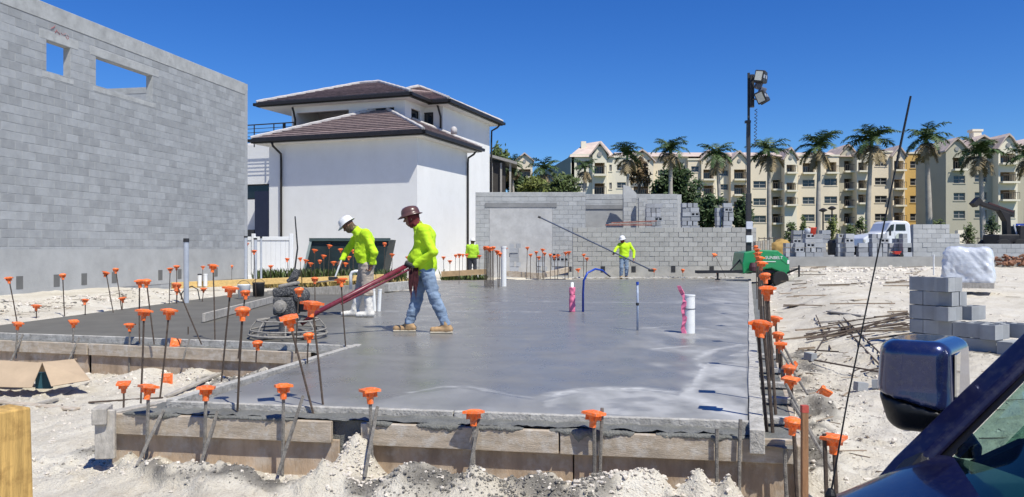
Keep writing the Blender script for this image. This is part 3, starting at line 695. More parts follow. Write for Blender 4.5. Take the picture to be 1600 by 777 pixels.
# neighbouring roof edge seen past the right of the house
nb = thing('roof_canopy', 'grey lean-to roof edge in shade right of the white house', 'canopy', D(742, 300, 60))
MB().prism([(0, 0, 3.2), (3.2, 0, 2.3), (3.2, 0, 2.1), (0, 0, 3.0)], (0, 5, 0)).build('roof', M('grey_shingle', (.30, .28, .26), .9, .2), nb)
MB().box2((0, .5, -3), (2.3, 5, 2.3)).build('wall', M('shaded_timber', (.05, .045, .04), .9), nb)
for k in range(3): MB().box2((1.2 + k * .7, .3, -3), (1.35 + k * .7, .45, 2.25)).build('post', GREYWOOD, nb)
# white vinyl fence and shed-like grey enclosure
fe = thing('vinyl_fence', 'white vinyl fence panel beside the tall block wall', 'fence', D(384, 440, 31.0))
fw = (455 - 384) / F * 31
for i in range(9):
    x0 = .03 + i * (fw - .06) / 9; MB().box2((x0, 0, .1), (x0 + (fw - .06) / 9 - .008, .03, 1.62)).build('plank', M('white_vinyl', (.78, .79, .80), .4, .03, 3, 0), fe)
for z in (.1, 1.62): MB().box2((-.02, -.03, z), (fw + .02, .06, z + .14)).build('rail', MATS['white_vinyl'], fe, bevel=.01)
for x in (.30, fw): MB().box2((x - .065, -.05, -.2), (x + .065, .08, 1.88)).build('post', MATS['white_vinyl'], fe, bevel=.01)
# ================================================================ apartments and planting behind
CREAM = M('cream_stucco', (.76, .65, .485), .9, .05, .3, .05, 20); CREAMD = M('sage_stucco', (.46, .42, .32), .9, .06, .3, .05, 20); OCHRE = M('ochre_stucco', (.62, .40, .13), .9, .06, .3)  # CREAMD: cream walls darkened, their shade put into the colour
CREAM2 = M('pale_cream_stucco', (.77, .70, .55), .9, .04, .3, .05, 20); PINKT = M('pale_roof_tile', (.55, .44, .38), .9, .22, .9, .2, 6)
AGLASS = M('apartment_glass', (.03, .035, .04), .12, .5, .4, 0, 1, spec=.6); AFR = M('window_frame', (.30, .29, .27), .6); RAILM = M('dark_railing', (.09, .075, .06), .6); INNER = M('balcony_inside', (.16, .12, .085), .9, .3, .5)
def apartment(root, px_root, spec):
    for (p0, p1, Y, yt, mat, opens, gable) in spec:
        Yr = root.location.y; Y = Yr + (Y - Yr) * .3; k = Y / F; zb = -.5; yo = Y - root.location.y
        X_ = lambda px: (px - CX) * k - root.location.x; Zf = lambda py: H - (py - CY) * k
        x0, x1, zt = X_(p0), X_(p1), Zf(yt)
        hol = []; rows = []
        for (a, b_, y0, y1, kind) in opens: hol.append((X_(a) - x0, X_(b_) - x0, Zf(y1) - zb, Zf(y0) - zb)); rows.append((X_(a), X_(b_), Zf(y1), Zf(y0), kind))
        MB().wall(x1 - x0, zt - zb, hol, .35, (x0, yo, zb)).build('wall', mat, root)
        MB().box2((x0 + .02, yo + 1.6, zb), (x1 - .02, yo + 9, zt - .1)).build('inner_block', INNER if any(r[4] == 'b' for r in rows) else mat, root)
        for s_ in (x0, x1 - .3): MB().box2((s_, yo + .352, zb), (s_ + .3, yo + 9.1, zt - .02)).build('side_wall', mat, root)
        for (a, b_, z0, z1, kind) in rows:
            if kind == 'w':
                w = MB(); t_ = .1
                w.box2((a, yo + .15, z0), (b_, yo + .24, z0 + t_)).box2((a, yo + .15, z1 - t_), (b_, yo + .24, z1)).box2((a, yo + .15, z0 + t_), (a + t_, yo + .24, z1 - t_)).box2((b_ - t_, yo + .15, z0 + t_), (b_, yo + .24, z1 - t_))
                m_ = (a + b_) / 2; w.box2((m_ - .05, yo + .14, z0 + t_), (m_ + .05, yo + .23, z1 - t_)); w.box2((a + t_, yo + .145, (z0 + z1) / 2 - .04), (m_ - .06, yo + .235, (z0 + z1) / 2 + .04)); w.box2((m_ + .06, yo + .145, (z0 + z1) / 2 - .04), (b_ - t_, yo + .235, (z0 + z1) / 2 + .04))
                f = w.build('window', AFR, root); MB().box2((a + t_, yo + .2, z0 + t_), (b_ - t_, yo + .21, z1 - t_)).build('pane', AGLASS, f)
                MB().box2((a - .1, yo - .08, z0 - .12), (b_ + .1, yo + .1, z0 - .002)).build('sill', mat, f)
            else:
                bl = MB().box2((a - .15, yo - .9, z0 - .3), (b_ + .15, yo + 1.5, z0 - .002)).build('balcony', CREAM2, root)
                r = MB(); n_ = max(4, int((b_ - a) / .28))
                r.box2((a - .1, yo - .85, z0 + 1.0), (b_ + .1, yo - .79, z0 + 1.08))
                for i in range(n_ + 1):
                    xx = a - .1 + (b_ - a + .2) * i / n_; r.box2((xx - .025, yo - .84, z0), (xx + .025, yo - .80, z0 + 1.0))
                r.build('railing', RAILM, bl)
                MB().box2((a + .1, yo + 1.5, z0), (b_ - .1, yo + 1.58, z1 - .5)).build('balcony_door', AGLASS, bl)
        if gable:
            gp = Zf(gable); ov = .35; xm = (x0 + x1) / 2
            MB().prism([(x0, yo, zt), (x1, yo, zt), (xm + (x1 - x0) * .14, yo, gp - .35), (xm - (x1 - x0) * .14, yo, gp - .35)], (0, .35, 0)).build('gable', mat, root)
            sl = MB()
            for sg in (-1, 1):
                e = Vector((xm + sg * ((x1 - x0) / 2 + ov), yo - .4, zt - .15)); pk = Vector((xm, yo - .4, gp)); md = Vector((xm + sg * (x1 - x0) * .2, yo - .4, gp - .55))
                sl.prism([e, md, pk, pk + Vector((0, 0, .28)), md + Vector((0, 0, .3)), e + Vector((0, 0, .25))] if sg > 0 else [e, e + Vector((0, 0, .25)), md + Vector((0, 0, .3)), pk + Vector((0, 0, .28)), pk, md], (0, 8, 0))
            sl.build('gable_roof', PINKT, root)
            MB().lathe([(.35, 0), (.35, .1)], 10, Matrix.Rotation(R(90), 3, 'X'), (xm, yo - .02, gp - 1.5)).build('gable_vent', AFR, root)
        else:
            MB().box2((x0 - .1, yo - .15, zt), (x1 + .1, yo + 9, zt + .3)).build('parapet', CREAM2, root)
def rowsW(a, b, ys, h=8): return [(a, b, y - h / 2, y + h / 2, 'w') for y in ys]
def rowsB(a, b, ys, h=14): return [(a, b, y - h / 2, y + h / 2, 'b') for y in ys]
R4 = (262, 288, 315, 342)
ap = thing('apartment_building', 'long cream four-storey apartment block with gabled balcony bays behind palms', 'building', ((1220 - 800) / F * 138, 138, 0))
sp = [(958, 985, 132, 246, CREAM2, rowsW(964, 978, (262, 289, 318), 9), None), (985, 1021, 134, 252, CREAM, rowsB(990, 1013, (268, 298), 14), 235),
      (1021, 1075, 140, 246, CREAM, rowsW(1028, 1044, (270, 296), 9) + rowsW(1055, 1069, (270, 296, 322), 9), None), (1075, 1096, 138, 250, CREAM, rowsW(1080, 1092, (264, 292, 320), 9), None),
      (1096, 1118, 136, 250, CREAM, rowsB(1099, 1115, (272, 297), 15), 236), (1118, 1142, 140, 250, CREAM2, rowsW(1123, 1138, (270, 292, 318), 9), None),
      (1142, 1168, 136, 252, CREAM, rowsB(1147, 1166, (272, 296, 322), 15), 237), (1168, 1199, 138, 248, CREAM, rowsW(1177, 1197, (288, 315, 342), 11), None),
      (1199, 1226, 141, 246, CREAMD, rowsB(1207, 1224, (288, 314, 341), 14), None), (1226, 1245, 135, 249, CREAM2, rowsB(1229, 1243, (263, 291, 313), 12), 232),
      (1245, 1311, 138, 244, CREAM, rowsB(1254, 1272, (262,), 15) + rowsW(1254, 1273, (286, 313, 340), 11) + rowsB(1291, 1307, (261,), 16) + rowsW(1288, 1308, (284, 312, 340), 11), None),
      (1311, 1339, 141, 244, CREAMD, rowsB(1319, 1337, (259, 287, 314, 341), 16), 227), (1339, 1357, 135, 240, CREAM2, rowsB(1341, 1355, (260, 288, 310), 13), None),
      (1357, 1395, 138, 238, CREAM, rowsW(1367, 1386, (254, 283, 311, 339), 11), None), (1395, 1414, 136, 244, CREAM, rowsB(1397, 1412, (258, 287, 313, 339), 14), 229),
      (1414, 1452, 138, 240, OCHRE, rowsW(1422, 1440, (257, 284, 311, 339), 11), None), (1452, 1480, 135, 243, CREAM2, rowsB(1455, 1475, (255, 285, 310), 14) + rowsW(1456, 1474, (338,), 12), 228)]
apartment(ap, 1220, sp)
k = 143 / F
MB().prism([((960 - CX) * k - ap.location.x, 0, 17.2), ((960 - CX) * k - ap.location.x, 6, 18.6), ((960 - CX) * k - ap.location.x, 12, 17.2)], ((1480 - 960) * k, 0, 0)).build('long_roof', PINKT, ap)
ar = thing('apartment_building', 'nearer sage-shaded apartment block with chimney at the far right', 'building', ((1540 - 800) / F * 122, 122, 0))
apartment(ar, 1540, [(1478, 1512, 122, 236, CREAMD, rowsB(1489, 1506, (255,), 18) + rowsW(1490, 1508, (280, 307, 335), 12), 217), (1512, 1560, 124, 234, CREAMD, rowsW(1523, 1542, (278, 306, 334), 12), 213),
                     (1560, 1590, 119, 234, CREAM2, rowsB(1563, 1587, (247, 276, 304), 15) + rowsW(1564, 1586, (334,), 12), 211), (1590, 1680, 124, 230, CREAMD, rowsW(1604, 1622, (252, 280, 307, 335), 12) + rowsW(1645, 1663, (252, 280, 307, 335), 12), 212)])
k = 126 / F; zc = H + (CY - 205) * k
MB().box2(((1521 - CX) * k - ar.location.x, 4, 14), ((1534 - CX) * k - ar.location.x, 5.3, zc)).build('chimney', CREAM2, ar, bevel=.05)
MB().box2(((1519 - CX) * k - ar.location.x, 3.9, zc), ((1536 - CX) * k - ar.location.x, 5.4, zc + .35)).build('chimney_cap', CREAM2, ar)
al = thing('apartment_building', 'cream apartment end with chimney and a long shaded side wall', 'building', ((930 - 800) / F * 112, 112, 0))
apartment(al, 930, [(892, 926, 112, 244, CREAM2, rowsW(901, 917, (256, 290), 9), None), (926, 948, 110, 241, CREAM2, rowsB(929, 945, (263, 295), 18), 224), (948, 962, 112, 246, CREAM2, rowsW(952, 956, (262, 290), 10), None)])
k = 112 / F; k2 = 150 / F
a = Vector(((893 - CX) * k - al.location.x, 0, 0)); b_ = Vector(((838 - CX) * k2 - al.location.x, 38, 0)); zt = H + (CY - 243) * k
MB().prism([a + Vector((0, 0, -.5)), b_ + Vector((0, 0, -.5)), b_ + Vector((0, 0, zt + .6)), a + Vector((0, 0, zt))], (.4, 0, 0)).build('side_wall', M('grey_green_stucco', (.30, .31, .27), .9, .08, .4), al)  # shade of the side wall is put into its dark colour
MB().prism([((890 - CX) * k - al.location.x, -.4, zt - .2), ((960 - CX) * k - al.location.x, -.4, zt - .2), ((946 - CX) * k - al.location.x, 5, zt + 2.6), ((918 - CX) * k - al.location.x, 5, zt + 2.2)], (0, .3, .2)).build('roof', PINKT, al)
MB().prism([((890 - CX) * k - al.location.x, 12, zt - .2), ((960 - CX) * k - al.location.x, 12, zt - .2), ((946 - CX) * k - al.location.x, 5.3, zt + 2.6), ((918 - CX) * k - al.location.x, 5.3, zt + 2.2)], (0, .3, .2)).build('roof', PINKT, al)
MB().box2(((911 - CX) * k - al.location.x, 3, zt - .5), ((919 - CX) * k - al.location.x, 4, H + (CY - 216) * k)).build('chimney', CREAM2, al)
af = thing('apartment_building', 'small cream gable of a farther block between house and long side wall', 'building', ((819 - 800) / F * 160, 160, 0))
apartment(af, 819, [(807, 832, 160, 251, CREAM, rowsB(811, 829, (270, 296), 12), 240)])
# ---------------------------------------------------------------- palms
PALMG = M('palm_leaf', (.06, .098, .03), .55, .35, 1.2, 0, 1, rand=.35); PALMT = M('palm_trunk', (.40, .36, .31), .9, .25, 1.5, .3, 8); SHAFT = M('palm_crownshaft', (.12, .2, .05), .5, .2, 2); DEADP = M('dry_palm_leaf', (.26, .20, .11), .8, .3, 1.5, 0, 1, rand=.25)
def palm_crown(seed, nf=17, L=3.0, dry=0):
    rr = random.Random(seed); green = MB()
    for i in range(nf):
        az = i * 2.39996 + rr.uniform(-.2, .2); el = R(rr.choice([80, 70, 58, 45, 32, 18, 0])) if not dry else R(rr.uniform(-50, 10)); l = L * rr.uniform(.85, 1.1)
        p = Vector((0, 0, 0)); pts = [p.copy()]; e = el
        for s_ in range(8):
            p = p + Vector((math.cos(az) * math.cos(e), math.sin(az) * math.cos(e), math.sin(e))) * (l / 8); pts.append(p.copy()); e -= R(rr.uniform(8, 17)) * (1 if e > -1.2 else 0)
        green.tube(pts[:-1], [.035 - .003 * q for q in range(8)], 3, False)
        side = Vector((-math.sin(az), math.cos(az), 0))
        for s_ in range(2, 30):
            t_ = s_ / 30 * 8; i0 = min(int(t_), 7); q = pts[i0].lerp(pts[i0 + 1], t_ - i0); d = (pts[i0 + 1] - pts[i0]).normalized()
            ll = (.30 + .62 * math.sin(math.pi * min(1, s_ / 30 * .95 + .1))) * rr.uniform(.8, 1.1)
            for sg in (-1, 1):
                tip = q + (side * sg * .8 + d * .55 + Vector((0, 0, rr.uniform(-.75, .15)))).normalized() * ll; w = d * .05
                mid = q.lerp(tip, .5) + Vector((0, 0, .05)); green.add([q - w, mid - w, tip, mid + w, q + w], [(0, 1, 2, 3, 4)])
    return green.mesh('crown')
CR = [palm_crown(s) for s in (1, 2, 3, 4)]; CRD = [palm_crown(s, 9, 2.4, 1) for s in (7, 8)]
for c_ in CR: c_.materials.append(PALMG)
for c_ in CRD: c_.materials.append(DEADP)
def palm(px, yc, Y, rpx, label, var=0, tr=.24, dead=True, lean=None):
    tr *= .78; lean = rng.uniform(-.5, .5) if lean is None else lean
    c = D(px, yc, Y); zb = gz1(c.x, Y) - .1; h = c.z - zb; t = thing('palm_tree', label, 'palm tree', (c.x - lean, Y, zb), rng.uniform(0, 6), 'palms in front of the apartments')
    n_ = 14; pts = []; rs = []
    for i in range(n_ + 1):
        q = i / n_; pts.append(Vector((lean * q * q, 0, h * q)).copy()); rs.append(tr * (1.15 - .35 * q + .22 * math.exp(-((q - .42) / .25) ** 2)) * (1.04 if i % 2 else 1))
    t.rotation_euler = (0, 0, 0)
    MB().tube(pts, rs, 10).build('trunk', PALMT, t, smooth=True)
    MB().tube([pts[-1] - Vector((0, 0, .2)), pts[-1] + Vector((0, 0, .5)), pts[-1] + Vector((0, 0, 1.0))], [tr * .85, tr * .8, tr * .3], 9).build('crownshaft', SHAFT, t, smooth=True)
    s_ = rpx * rng.uniform(.92, 1.08) * Y / F / 2.75; a_ = rng.uniform(0, 6)
    link('crown', CR[var % 4], t, pts[-1] + Vector((0, 0, .6)), (0, 0, a_), (s_, s_, s_))
    if dead: link('dry_fronds', CRD[var % 2], t, pts[-1] + Vector((0, 0, .2)), (0, 0, a_ + 1), (s_, s_, s_))
palm(980, 252, 84, 31, 'slim palm left of the big round tree, first beside the cream end block', 0, .2)
palm(1048, 243, 86, 37, 'palm rising in front of the big round dark tree', 1, .3)
palm(1120, 250, 86, 36, 'palm just left of the light tower mast', 2, .26)
palm(1201, 246, 88, 40, 'palm just right of the light tower mast', 3, .27)
palm(1280, 238, 88, 40, 'palm before the cream wall between the light mast and the whip antenna', 0, .27)
palm(1362, 230, 88, 42, 'palm just left of the whip antenna tip', 1, .30)
palm(1447, 226, 88, 42, 'palm before the ochre wall right of the whip antenna', 2, .34)
palm(1531, 248, 82, 42, 'palm before the sage wall above the dark loader boom', 3, .27)
palm(1606, 255, 80, 40, 'palm cut by the right picture edge', 0, .3)
palm(914, 272, 70, 24, 'scraggly greyish palm above the far block wall', 1, .16)
palm(850, 276, 66, 28, 'low bushy palm behind the far block wall beside the house', 2, .16)
palm(800, 270, 64, 24, 'low palm next to the lean-to roof right of the white house', 3, .14)
# ---------------------------------------------------------------- broadleaf trees
def leaf_cloud(lobes, n, size, seed):
    rs = np.random.RandomState(seed); w = np.array([a[1][0] * a[1][1] * a[1][2] for a in lobes]); w = w / w.sum(); mb = MB()
    ch = rs.choice(len(lobes), n, p=w)
    clumps = {}
    for i in ch:
        c, r = lobes[i]; 
        if i not in clumps: 
            u_ = rs.normal(size=(16, 3)); u_ /= np.linalg.norm(u_, axis=1)[:, None]; clumps[i] = u_ * rs.uniform(.55, .98, (16, 1))
        cc = clumps[i][rs.randint(16)]; o_ = rs.normal(size=3) * .2; p = Vector(c) + Vector(((cc[0] + o_[0]) * r[0], (cc[1] + o_[1]) * r[1], (cc[2] + o_[2]) * r[2]))
        a = Vector(rs.normal(size=3)).normalized(); b_ = a.orthogonal().normalized(); s_ = size * rs.uniform(.6, 1.25)
        mb.add([p - a * s_, p + b_ * s_ * .5, p + a * s_, p - b_ * s_ * .5], [(0, 1, 2, 3)])
    return mb
LEAFD = M('dark_leaf', (.035, .062, .018), .6, .3, 1, 0, 1, rand=.4); LEAFM = M('mid_leaf', (.075, .105, .028), .6, .3, 1, 0, 1, rand=.4); LEAFY = M('yellow_leaf', (.12, .14, .03), .6, .3, 1, 0, 1, rand=.35); LEAFB = M('brownish_leaf', (.13, .085, .04), .7, .3, 1, 0, 1, rand=.4)
BARK = M('bark', (.14, .11, .085), .9, .3, 4, .4, 20)
def tree(label, px, y0, y1, wpx, Y, mat, n, seed, size=.24, nlobe=7):
    rr = random.Random(seed); k = Y / F; c = D(px, (y0 + y1) / 2, Y); zb = gz1(c.x, Y) - .1; rx = wpx / 2 * k; rz = (y1 - y0) / 2 * k
    t = thing('tree', label, 'tree', (c.x, Y, zb)); cz = c.z - zb
    lobes = [((rr.uniform(-.5, .5) * rx, rr.uniform(-.5, .5) * rx, cz + rr.uniform(-.5, .55) * rz), (rx * rr.uniform(.38, .6), rx * rr.uniform(.4, .6), rz * rr.uniform(.35, .55))) for _ in range(nlobe)]
    lobes += [((-rx * .6, 0, cz - rz * .15), (rx * .4, rx * .4, rz * .45)), ((rx * .6, 0, cz - rz * .2), (rx * .4, rx * .4, rz * .45)), ((0, 0, cz + rz * .5), (rx * .5, rx * .5, rz * .48))]
    leaf_cloud(lobes, n, size, seed).build('crown', mat, t)
    MB().tube([(0, 0, 0), (.1, 0, cz * .4), (0, .1, cz * .8), (.05, .1, cz)], [min(.28, rx * .16), min(.22, rx * .12), min(.16, rx * .09), .02], 8).build('trunk', BARK, t, smooth=True)
    lm = MB()
    for lb in lobes[:6]: lm.tube([(0, .05, cz * .55), Vector(lb[0]) * .55 + Vector((0, 0, cz * .3)), lb[0]], [min(.12, rx * .06), min(.08, rx * .04), .015], 6)
    lm.build('limbs', BARK, t)
tree('large round dark green tree standing behind the palm with thick trunk', 1056, 252, 360, 84, 92, LEAFD, 5200, 11, .30)
tree('dark green bushy tree directly right of the far block wall', 1112, 298, 362, 62, 70, LEAFD, 3200, 12, .24)
tree('brownish sparse tree left of the large round dark tree', 1000, 245, 300, 32, 88, LEAFB, 1100, 13, .26)
tree('tall leafy tree peeking out right of the white house', 782, 228, 300, 40, 72, LEAFM, 2300, 14, .22)
tree('yellow-green shrub over the far block wall beside the house', 832, 276, 312, 44, 60, LEAFY, 1500, 15, .18, 5)
tree('mid green bush behind the far block wall before the shaded side wall', 878, 270, 310, 60, 62, LEAFM, 1500, 16, .17, 5)
tree('dark green bush at the left behind the far block wall', 800, 262, 310, 50, 66, LEAFD, 1700, 17, .2, 5)
tree('dark bush between the light mast foot and the far block wall', 1160, 305, 360, 40, 74, LEAFD, 1300, 18, .22, 5)
# young plants by the apartments' fence
for i, (px, y0, y1, w, m_) in enumerate([(1236, 346, 380, 22, LEAFM), (1255, 334, 378, 10, LEAFM), (1302, 338, 384, 20, LEAFY), (1327, 350, 384, 18, LEAFM), (1345, 338, 376, 22, LEAFM), (1382, 338, 372, 14, LEAFD), (1470, 342, 378, 26, LEAFM), (1512, 345, 388, 26, LEAFM), (1550, 335, 372, 26, LEAFD)]):
    tree(['low leafy shrub behind the yellow-brown sand pile', 'thin upright young tree left of the red bucket', 'pale young shrub right of the red bucket', 'small shrub left of the white truck bonnet', 'leafy young tree over the white truck bonnet', 'small dark shrub behind the whip antenna', 'leafy shrub right of the white truck cab', 'loose shrub left of the loader mast', 'dark shrub behind the loader boom'][i], px, y0, y1, w, 46 + i * .7, m_, 480, 30 + i, .10, 4)
# ================================================================ people
HIVIS = M('hivis_shirt', (.50, .76, .02), .85, .12, 9, .4, 26); JEANS = M('washed_denim', (.21, .28, .38), .9, .42, 9, .45, 34); KHAKI = M('dusty_khaki', (.44, .37, .30), .9, .25, 8, .3, 90)
SKIN = M('skin', (.22, .11, .07), .6, .12, 20, .1, 60); TANBOOT = M('tan_boot', (.42, .27, .14), .8, .25, 14, .3, 60); WHITEBOOT = M('cement_white_boot', (.72, .69, .63), .7, .15, 10, .3, 50, dirt=(.4, .37, .33))
HATB = M('brown_hard_hat', (.11, .055, .05), .3, .2, 9, .05, 40); HATW = M('white_hard_hat', (.74, .74, .73), .35, .06, 9, .03, 40, dirt=(.5, .48, .45), dirt_amt=.3)
SCARF = M('dark_red_bandana', (.14, .022, .026), .9, .6, 40, .3, 90); CAMO = M('brown_patterned_gaiter', (.12, .085, .05), .9, .7, 35, .3, 90); DARKCLOTH = M('dark_trousers', (.035, .037, .045), .9, .3, 9, .2, 60); GLOVE = M('dark_glove', (.03, .032, .035), .8); SOLE = M('pale_sole', (.50, .44, .34), .8)
def hand_sd(X, Y, Z, d, wrist, hand, side, curl, rs):
    """palm, four fingers and a thumb curling towards curl"""
    w = Vector(wrist); h = Vector(hand); a = (h - w).normalized(); c = Vector(curl); c = (c - a * c.dot(a)).normalized(); s_ = a.cross(c) * side
    p0 = h; d = smin(d, sd_cap(X, Y, Z, w, p0 + a * .03, .026, .030), .02); d = smin(d, sd_cap(X, Y, Z, p0 + s_ * .022, p0 + a * .05 + s_ * .022, .017, .014), .012); d = smin(d, sd_cap(X, Y, Z, p0 - s_ * .022, p0 + a * .05 - s_ * .022, .017, .014), .012)
    for i, l in enumerate((.068, .078, .074, .058)):
        b0 = p0 + a * .055 + s_ * (.030 - .02 * i); b1 = b0 + (a * .55 + c * .8) * l * .5; b2 = b1 + (c * .9 - a * .55) * l * .55
        d = np.minimum(d, np.minimum(sd_cap(X, Y, Z, b0, b1, .0105, .0095), sd_cap(X, Y, Z, b1, b2, .0095, .008)))
    t0 = p0 + s_ * .03 + a * .005; t1 = t0 + (s_ * .6 + c * .6 + a * .4) * .04; t2 = t1 + (c * .8 + a * .5) * .03
    return smin(d, np.minimum(sd_cap(X, Y, Z, t0, t1, .013, .0115), sd_cap(X, Y, Z, t1, t2, .0115, .009)), .008)
def person(label, loc, rz, j, shirt, pants, boots, hat, scarf, hem, res=.0105, boot_top=.16, belly=None, head_tilt=0.0, skin_hand=True, curl=(-1, 0, -.3), hat_tilt=0.0, fx=(-1, 0)):
    t = thing('person', label, 'person', loc, rz)
    P = {k: np.array(v, float) for k, v in j.items()}
    allp = np.array(list(P.values())); lo = allp.min(0) - .22; hi = allp.max(0) + .22; lo[2] = -.02
    fwd = np.array([fx[0], fx[1], 0.]); lat = np.array([-fx[1], fx[0], 0.])
    if 'sl' in P: lat = (P['sr'] - P['sl']); lat[2] = 0; lat /= np.linalg.norm(lat)
    def torso(X, Y, Z, e, k=.05):
        d = sd_ell(X, Y, Z, P['pelvis'], (.135 + e, .165 + e, .14 + e) if abs(lat[1]) > .7 else (.165 + e, .135 + e, .14 + e))
        for sg in (-1, 1):
            d = smin(d, sd_cap(X, Y, Z, P['pelvis'] + lat * sg * .055 + [0, 0, .03], P['chest'] + lat * sg * .075, .115 + e, .125 + e), k)
            sh = P['sr'] if sg > 0 else P['sl']; d = smin(d, sd_cap(X, Y, Z, P['chest'] + [0, 0, .04], sh, .10 + e, .066 + e), k)
        d = smin(d, sd_cap(X, Y, Z, P['chest'] + [0, 0, .05], P['neck'], .10 + e, .062 + e * .6), k)
        if belly is not None: d = smin(d, sd_ell(X, Y, Z, belly[0], [q + e for q in belly[1]]), .06)
        return d
    def arms(X, Y, Z, e, d, cut=0.0):
        for s_ in 'lr':
            w = P['e' + s_] + (P['h' + s_] - P['e' + s_]) * (.93 - cut)
            d = smin(d, sd_cap(X, Y, Z, P['s' + s_], P['e' + s_], .054 + e, .043 + e), .04); d = smin(d, sd_cap(X, Y, Z, P['e' + s_], w, .043 + e, .030 + e), .02)
        return d
    def legs(X, Y, Z, e, d, k=.04):
        for s_ in 'lr':
            a_ = sd_cap(X, Y, Z, P['p' + s_], P['k' + s_], .088 + e, .060 + e); b_ = sd_cap(X, Y, Z, P['k' + s_], P['a' + s_], .060 + e, .044 + e); calf = sd_cap(X, Y, Z, P['k' + s_] * .8 + P['a' + s_] * .2 - fwd * .02, P['k' + s_] * .45 + P['a' + s_] * .55 - fwd * .012, .05 + e, .042 + e)
            d = smin(d, smin(smin(a_, b_, .03), calf, .03), k)
        return d
    def feet(X, Y, Z, e, d, which='lr'):
        for s_ in which:
            d = smin(d, sd_cap(X, Y, Z, P['a' + s_] * np.array([1, 1, 0]) + [0, 0, .055] - fwd * .05, P['t' + s_], .042 + e, .034 + e), .04); d = smin(d, sd_cap(X, Y, Z, P['a' + s_], P['a' + s_] * np.array([1, 1, 0]) + [0, 0, .06], .042 + e, .045 + e), .03)
        return np.maximum(d, .004 - Z)
    hc = P['head']; hd = Vector((hc - P['neck'])).normalized(); ht = head_tilt
    fh = np.array([fx[0] * math.cos(ht), fx[1] * math.cos(ht), -math.sin(ht)]); uh = np.array([fx[0] * math.sin(ht), fx[1] * math.sin(ht), math.cos(ht)]); lh = np.cross(uh, fh)
    def head(X, Y, Z, d, e=0):
        x, y, z = X - hc[0], Y - hc[1], Z - hc[2]
        a_ = x * fh[0] + y * fh[1] + z * fh[2]; b_ = x * lh[0] + y * lh[1] + z * lh[2]; c_ = x * uh[0] + y * uh[1] + z * uh[2]
        s0 = sd_ell(a_, b_, c_, (-.008, 0, .02), (.098 + e, .078 + e, .105 + e)); s0 = smin(s0, sd_ell(a_, b_, c_, (.022, 0, -.055), (.068 + e, .058 + e, .072 + e)), .03)
        if e == 0:
            s0 = smin(s0, sd_cap(a_, b_, c_, (.088, 0, .012), (.110, 0, -.028), .009, .015), .012); s0 = smin(s0, sd_ell(a_, b_, c_, (.078, 0, -.068), (.018, .026, .011)), .01)
            s0 = smin(s0, sd_ell(a_, b_, c_, (.082, 0, .026), (.015, .05, .012)), .012)
            for sg in (-1, 1): s0 = np.minimum(s0, sd_ell(a_, b_, c_, (-.005, sg * .08, -.01), (.018, .010, .032)))
        d = smin(d, s0, .02) if d is not None else s0
        return smin(d, sd_cap(X, Y, Z, P['neck'], hc - uh * .05, .058 + e, .055 + e), .03)
    def f_body(X, Y, Z):
        d = torso(X, Y, Z, 0); d = arms(X, Y, Z, 0, d); d = legs(X, Y, Z, 0, d); d = feet(X, Y, Z, 0, d); d = head(X, Y, Z, d)
        for s_, sg in (('l', 1), ('r', -1)): d = hand_sd(X, Y, Z, d, P['e' + s_] + (P['h' + s_] - P['e' + s_]) * .85, P['h' + s_], sg, curl, res)
        return d
    body = surface(f_body, lo, hi, res).build('body', SKIN, t, smooth=True)
    def wr(X, Y, Z, a, s1, s2): return a * (vnoise3(X * s1, Y * s1, Z * s2) - .5) + a * .5 * (vnoise3(X * s1 * 2.1 + 9, Y * s1 * 2.1, Z * s2 * 2.1) - .5)
    def f_shirt(X, Y, Z):
        d = torso(X, Y, Z, .022, .06); d = arms(X, Y, Z, .017, d, .04); d = d + wr(X, Y, Z, .019, 11, 19)
        d = np.maximum(d, hem(X, Y, Z)); d = np.maximum(d, -(np.sqrt((X - P['neck'][0] - fwd[0] * .01) ** 2 + (Y - P['neck'][1]) ** 2 + (Z - P['neck'][2] - .045) ** 2) - .058)); return d
    surface(f_shirt, lo, hi, res).build('shirt', shirt, t, smooth=True)
    top = P['pelvis'][2] + .12
    def f_pants(X, Y, Z):
        d = sd_ell(X, Y, Z, P['pelvis'], (.145, .17, .14) if abs(lat[1]) > .7 else (.17, .145, .14)); d = legs(X, Y, Z, .021 if boot_top < .25 else .034, d, .03) + wr(X, Y, Z, .021, 12, 24)
        d = np.maximum(d, Z - top); return np.maximum(d, boot_top - .05 - Z)
    surface(f_pants, lo, (hi[0], hi[1], top + .05), res).build('trousers', pants, t, smooth=True)
    def f_boot(X, Y, Z):
        d = feet(X, Y, Z, .012, np.full(X.shape, 9.), sides)
        for s_ in sides:
            a_ = P['a' + s_]; u_ = P['k' + s_] - a_; u_ = u_ / np.linalg.norm(u_); d = smin(d, sd_cap(X, Y, Z, a_, a_ + u_ * max(.02, boot_top - .1), .056 if boot_top < .25 else .066, .078 if boot_top > .25 else .055), .03)
        return np.maximum(d, .002 - Z) + wr(X, Y, Z, .012, 22, 22)
    for sides in 'lr':
        bo = surface(f_boot, lo, (hi[0], hi[1], boot_top + .2), res).build('boot', boots, t, smooth=True)
        if boot_top < .25:
            a_ = P['a' + sides]; e_ = P['t' + sides]
            MB().beam((a_[0] - fwd[0] * .10, a_[1] - fwd[1] * .10, .015), (e_[0] + fwd[0] * .04, e_[1] + fwd[1] * .04, .015), .10, .028).build('sole', SOLE, bo, bevel=.012, seg=2)
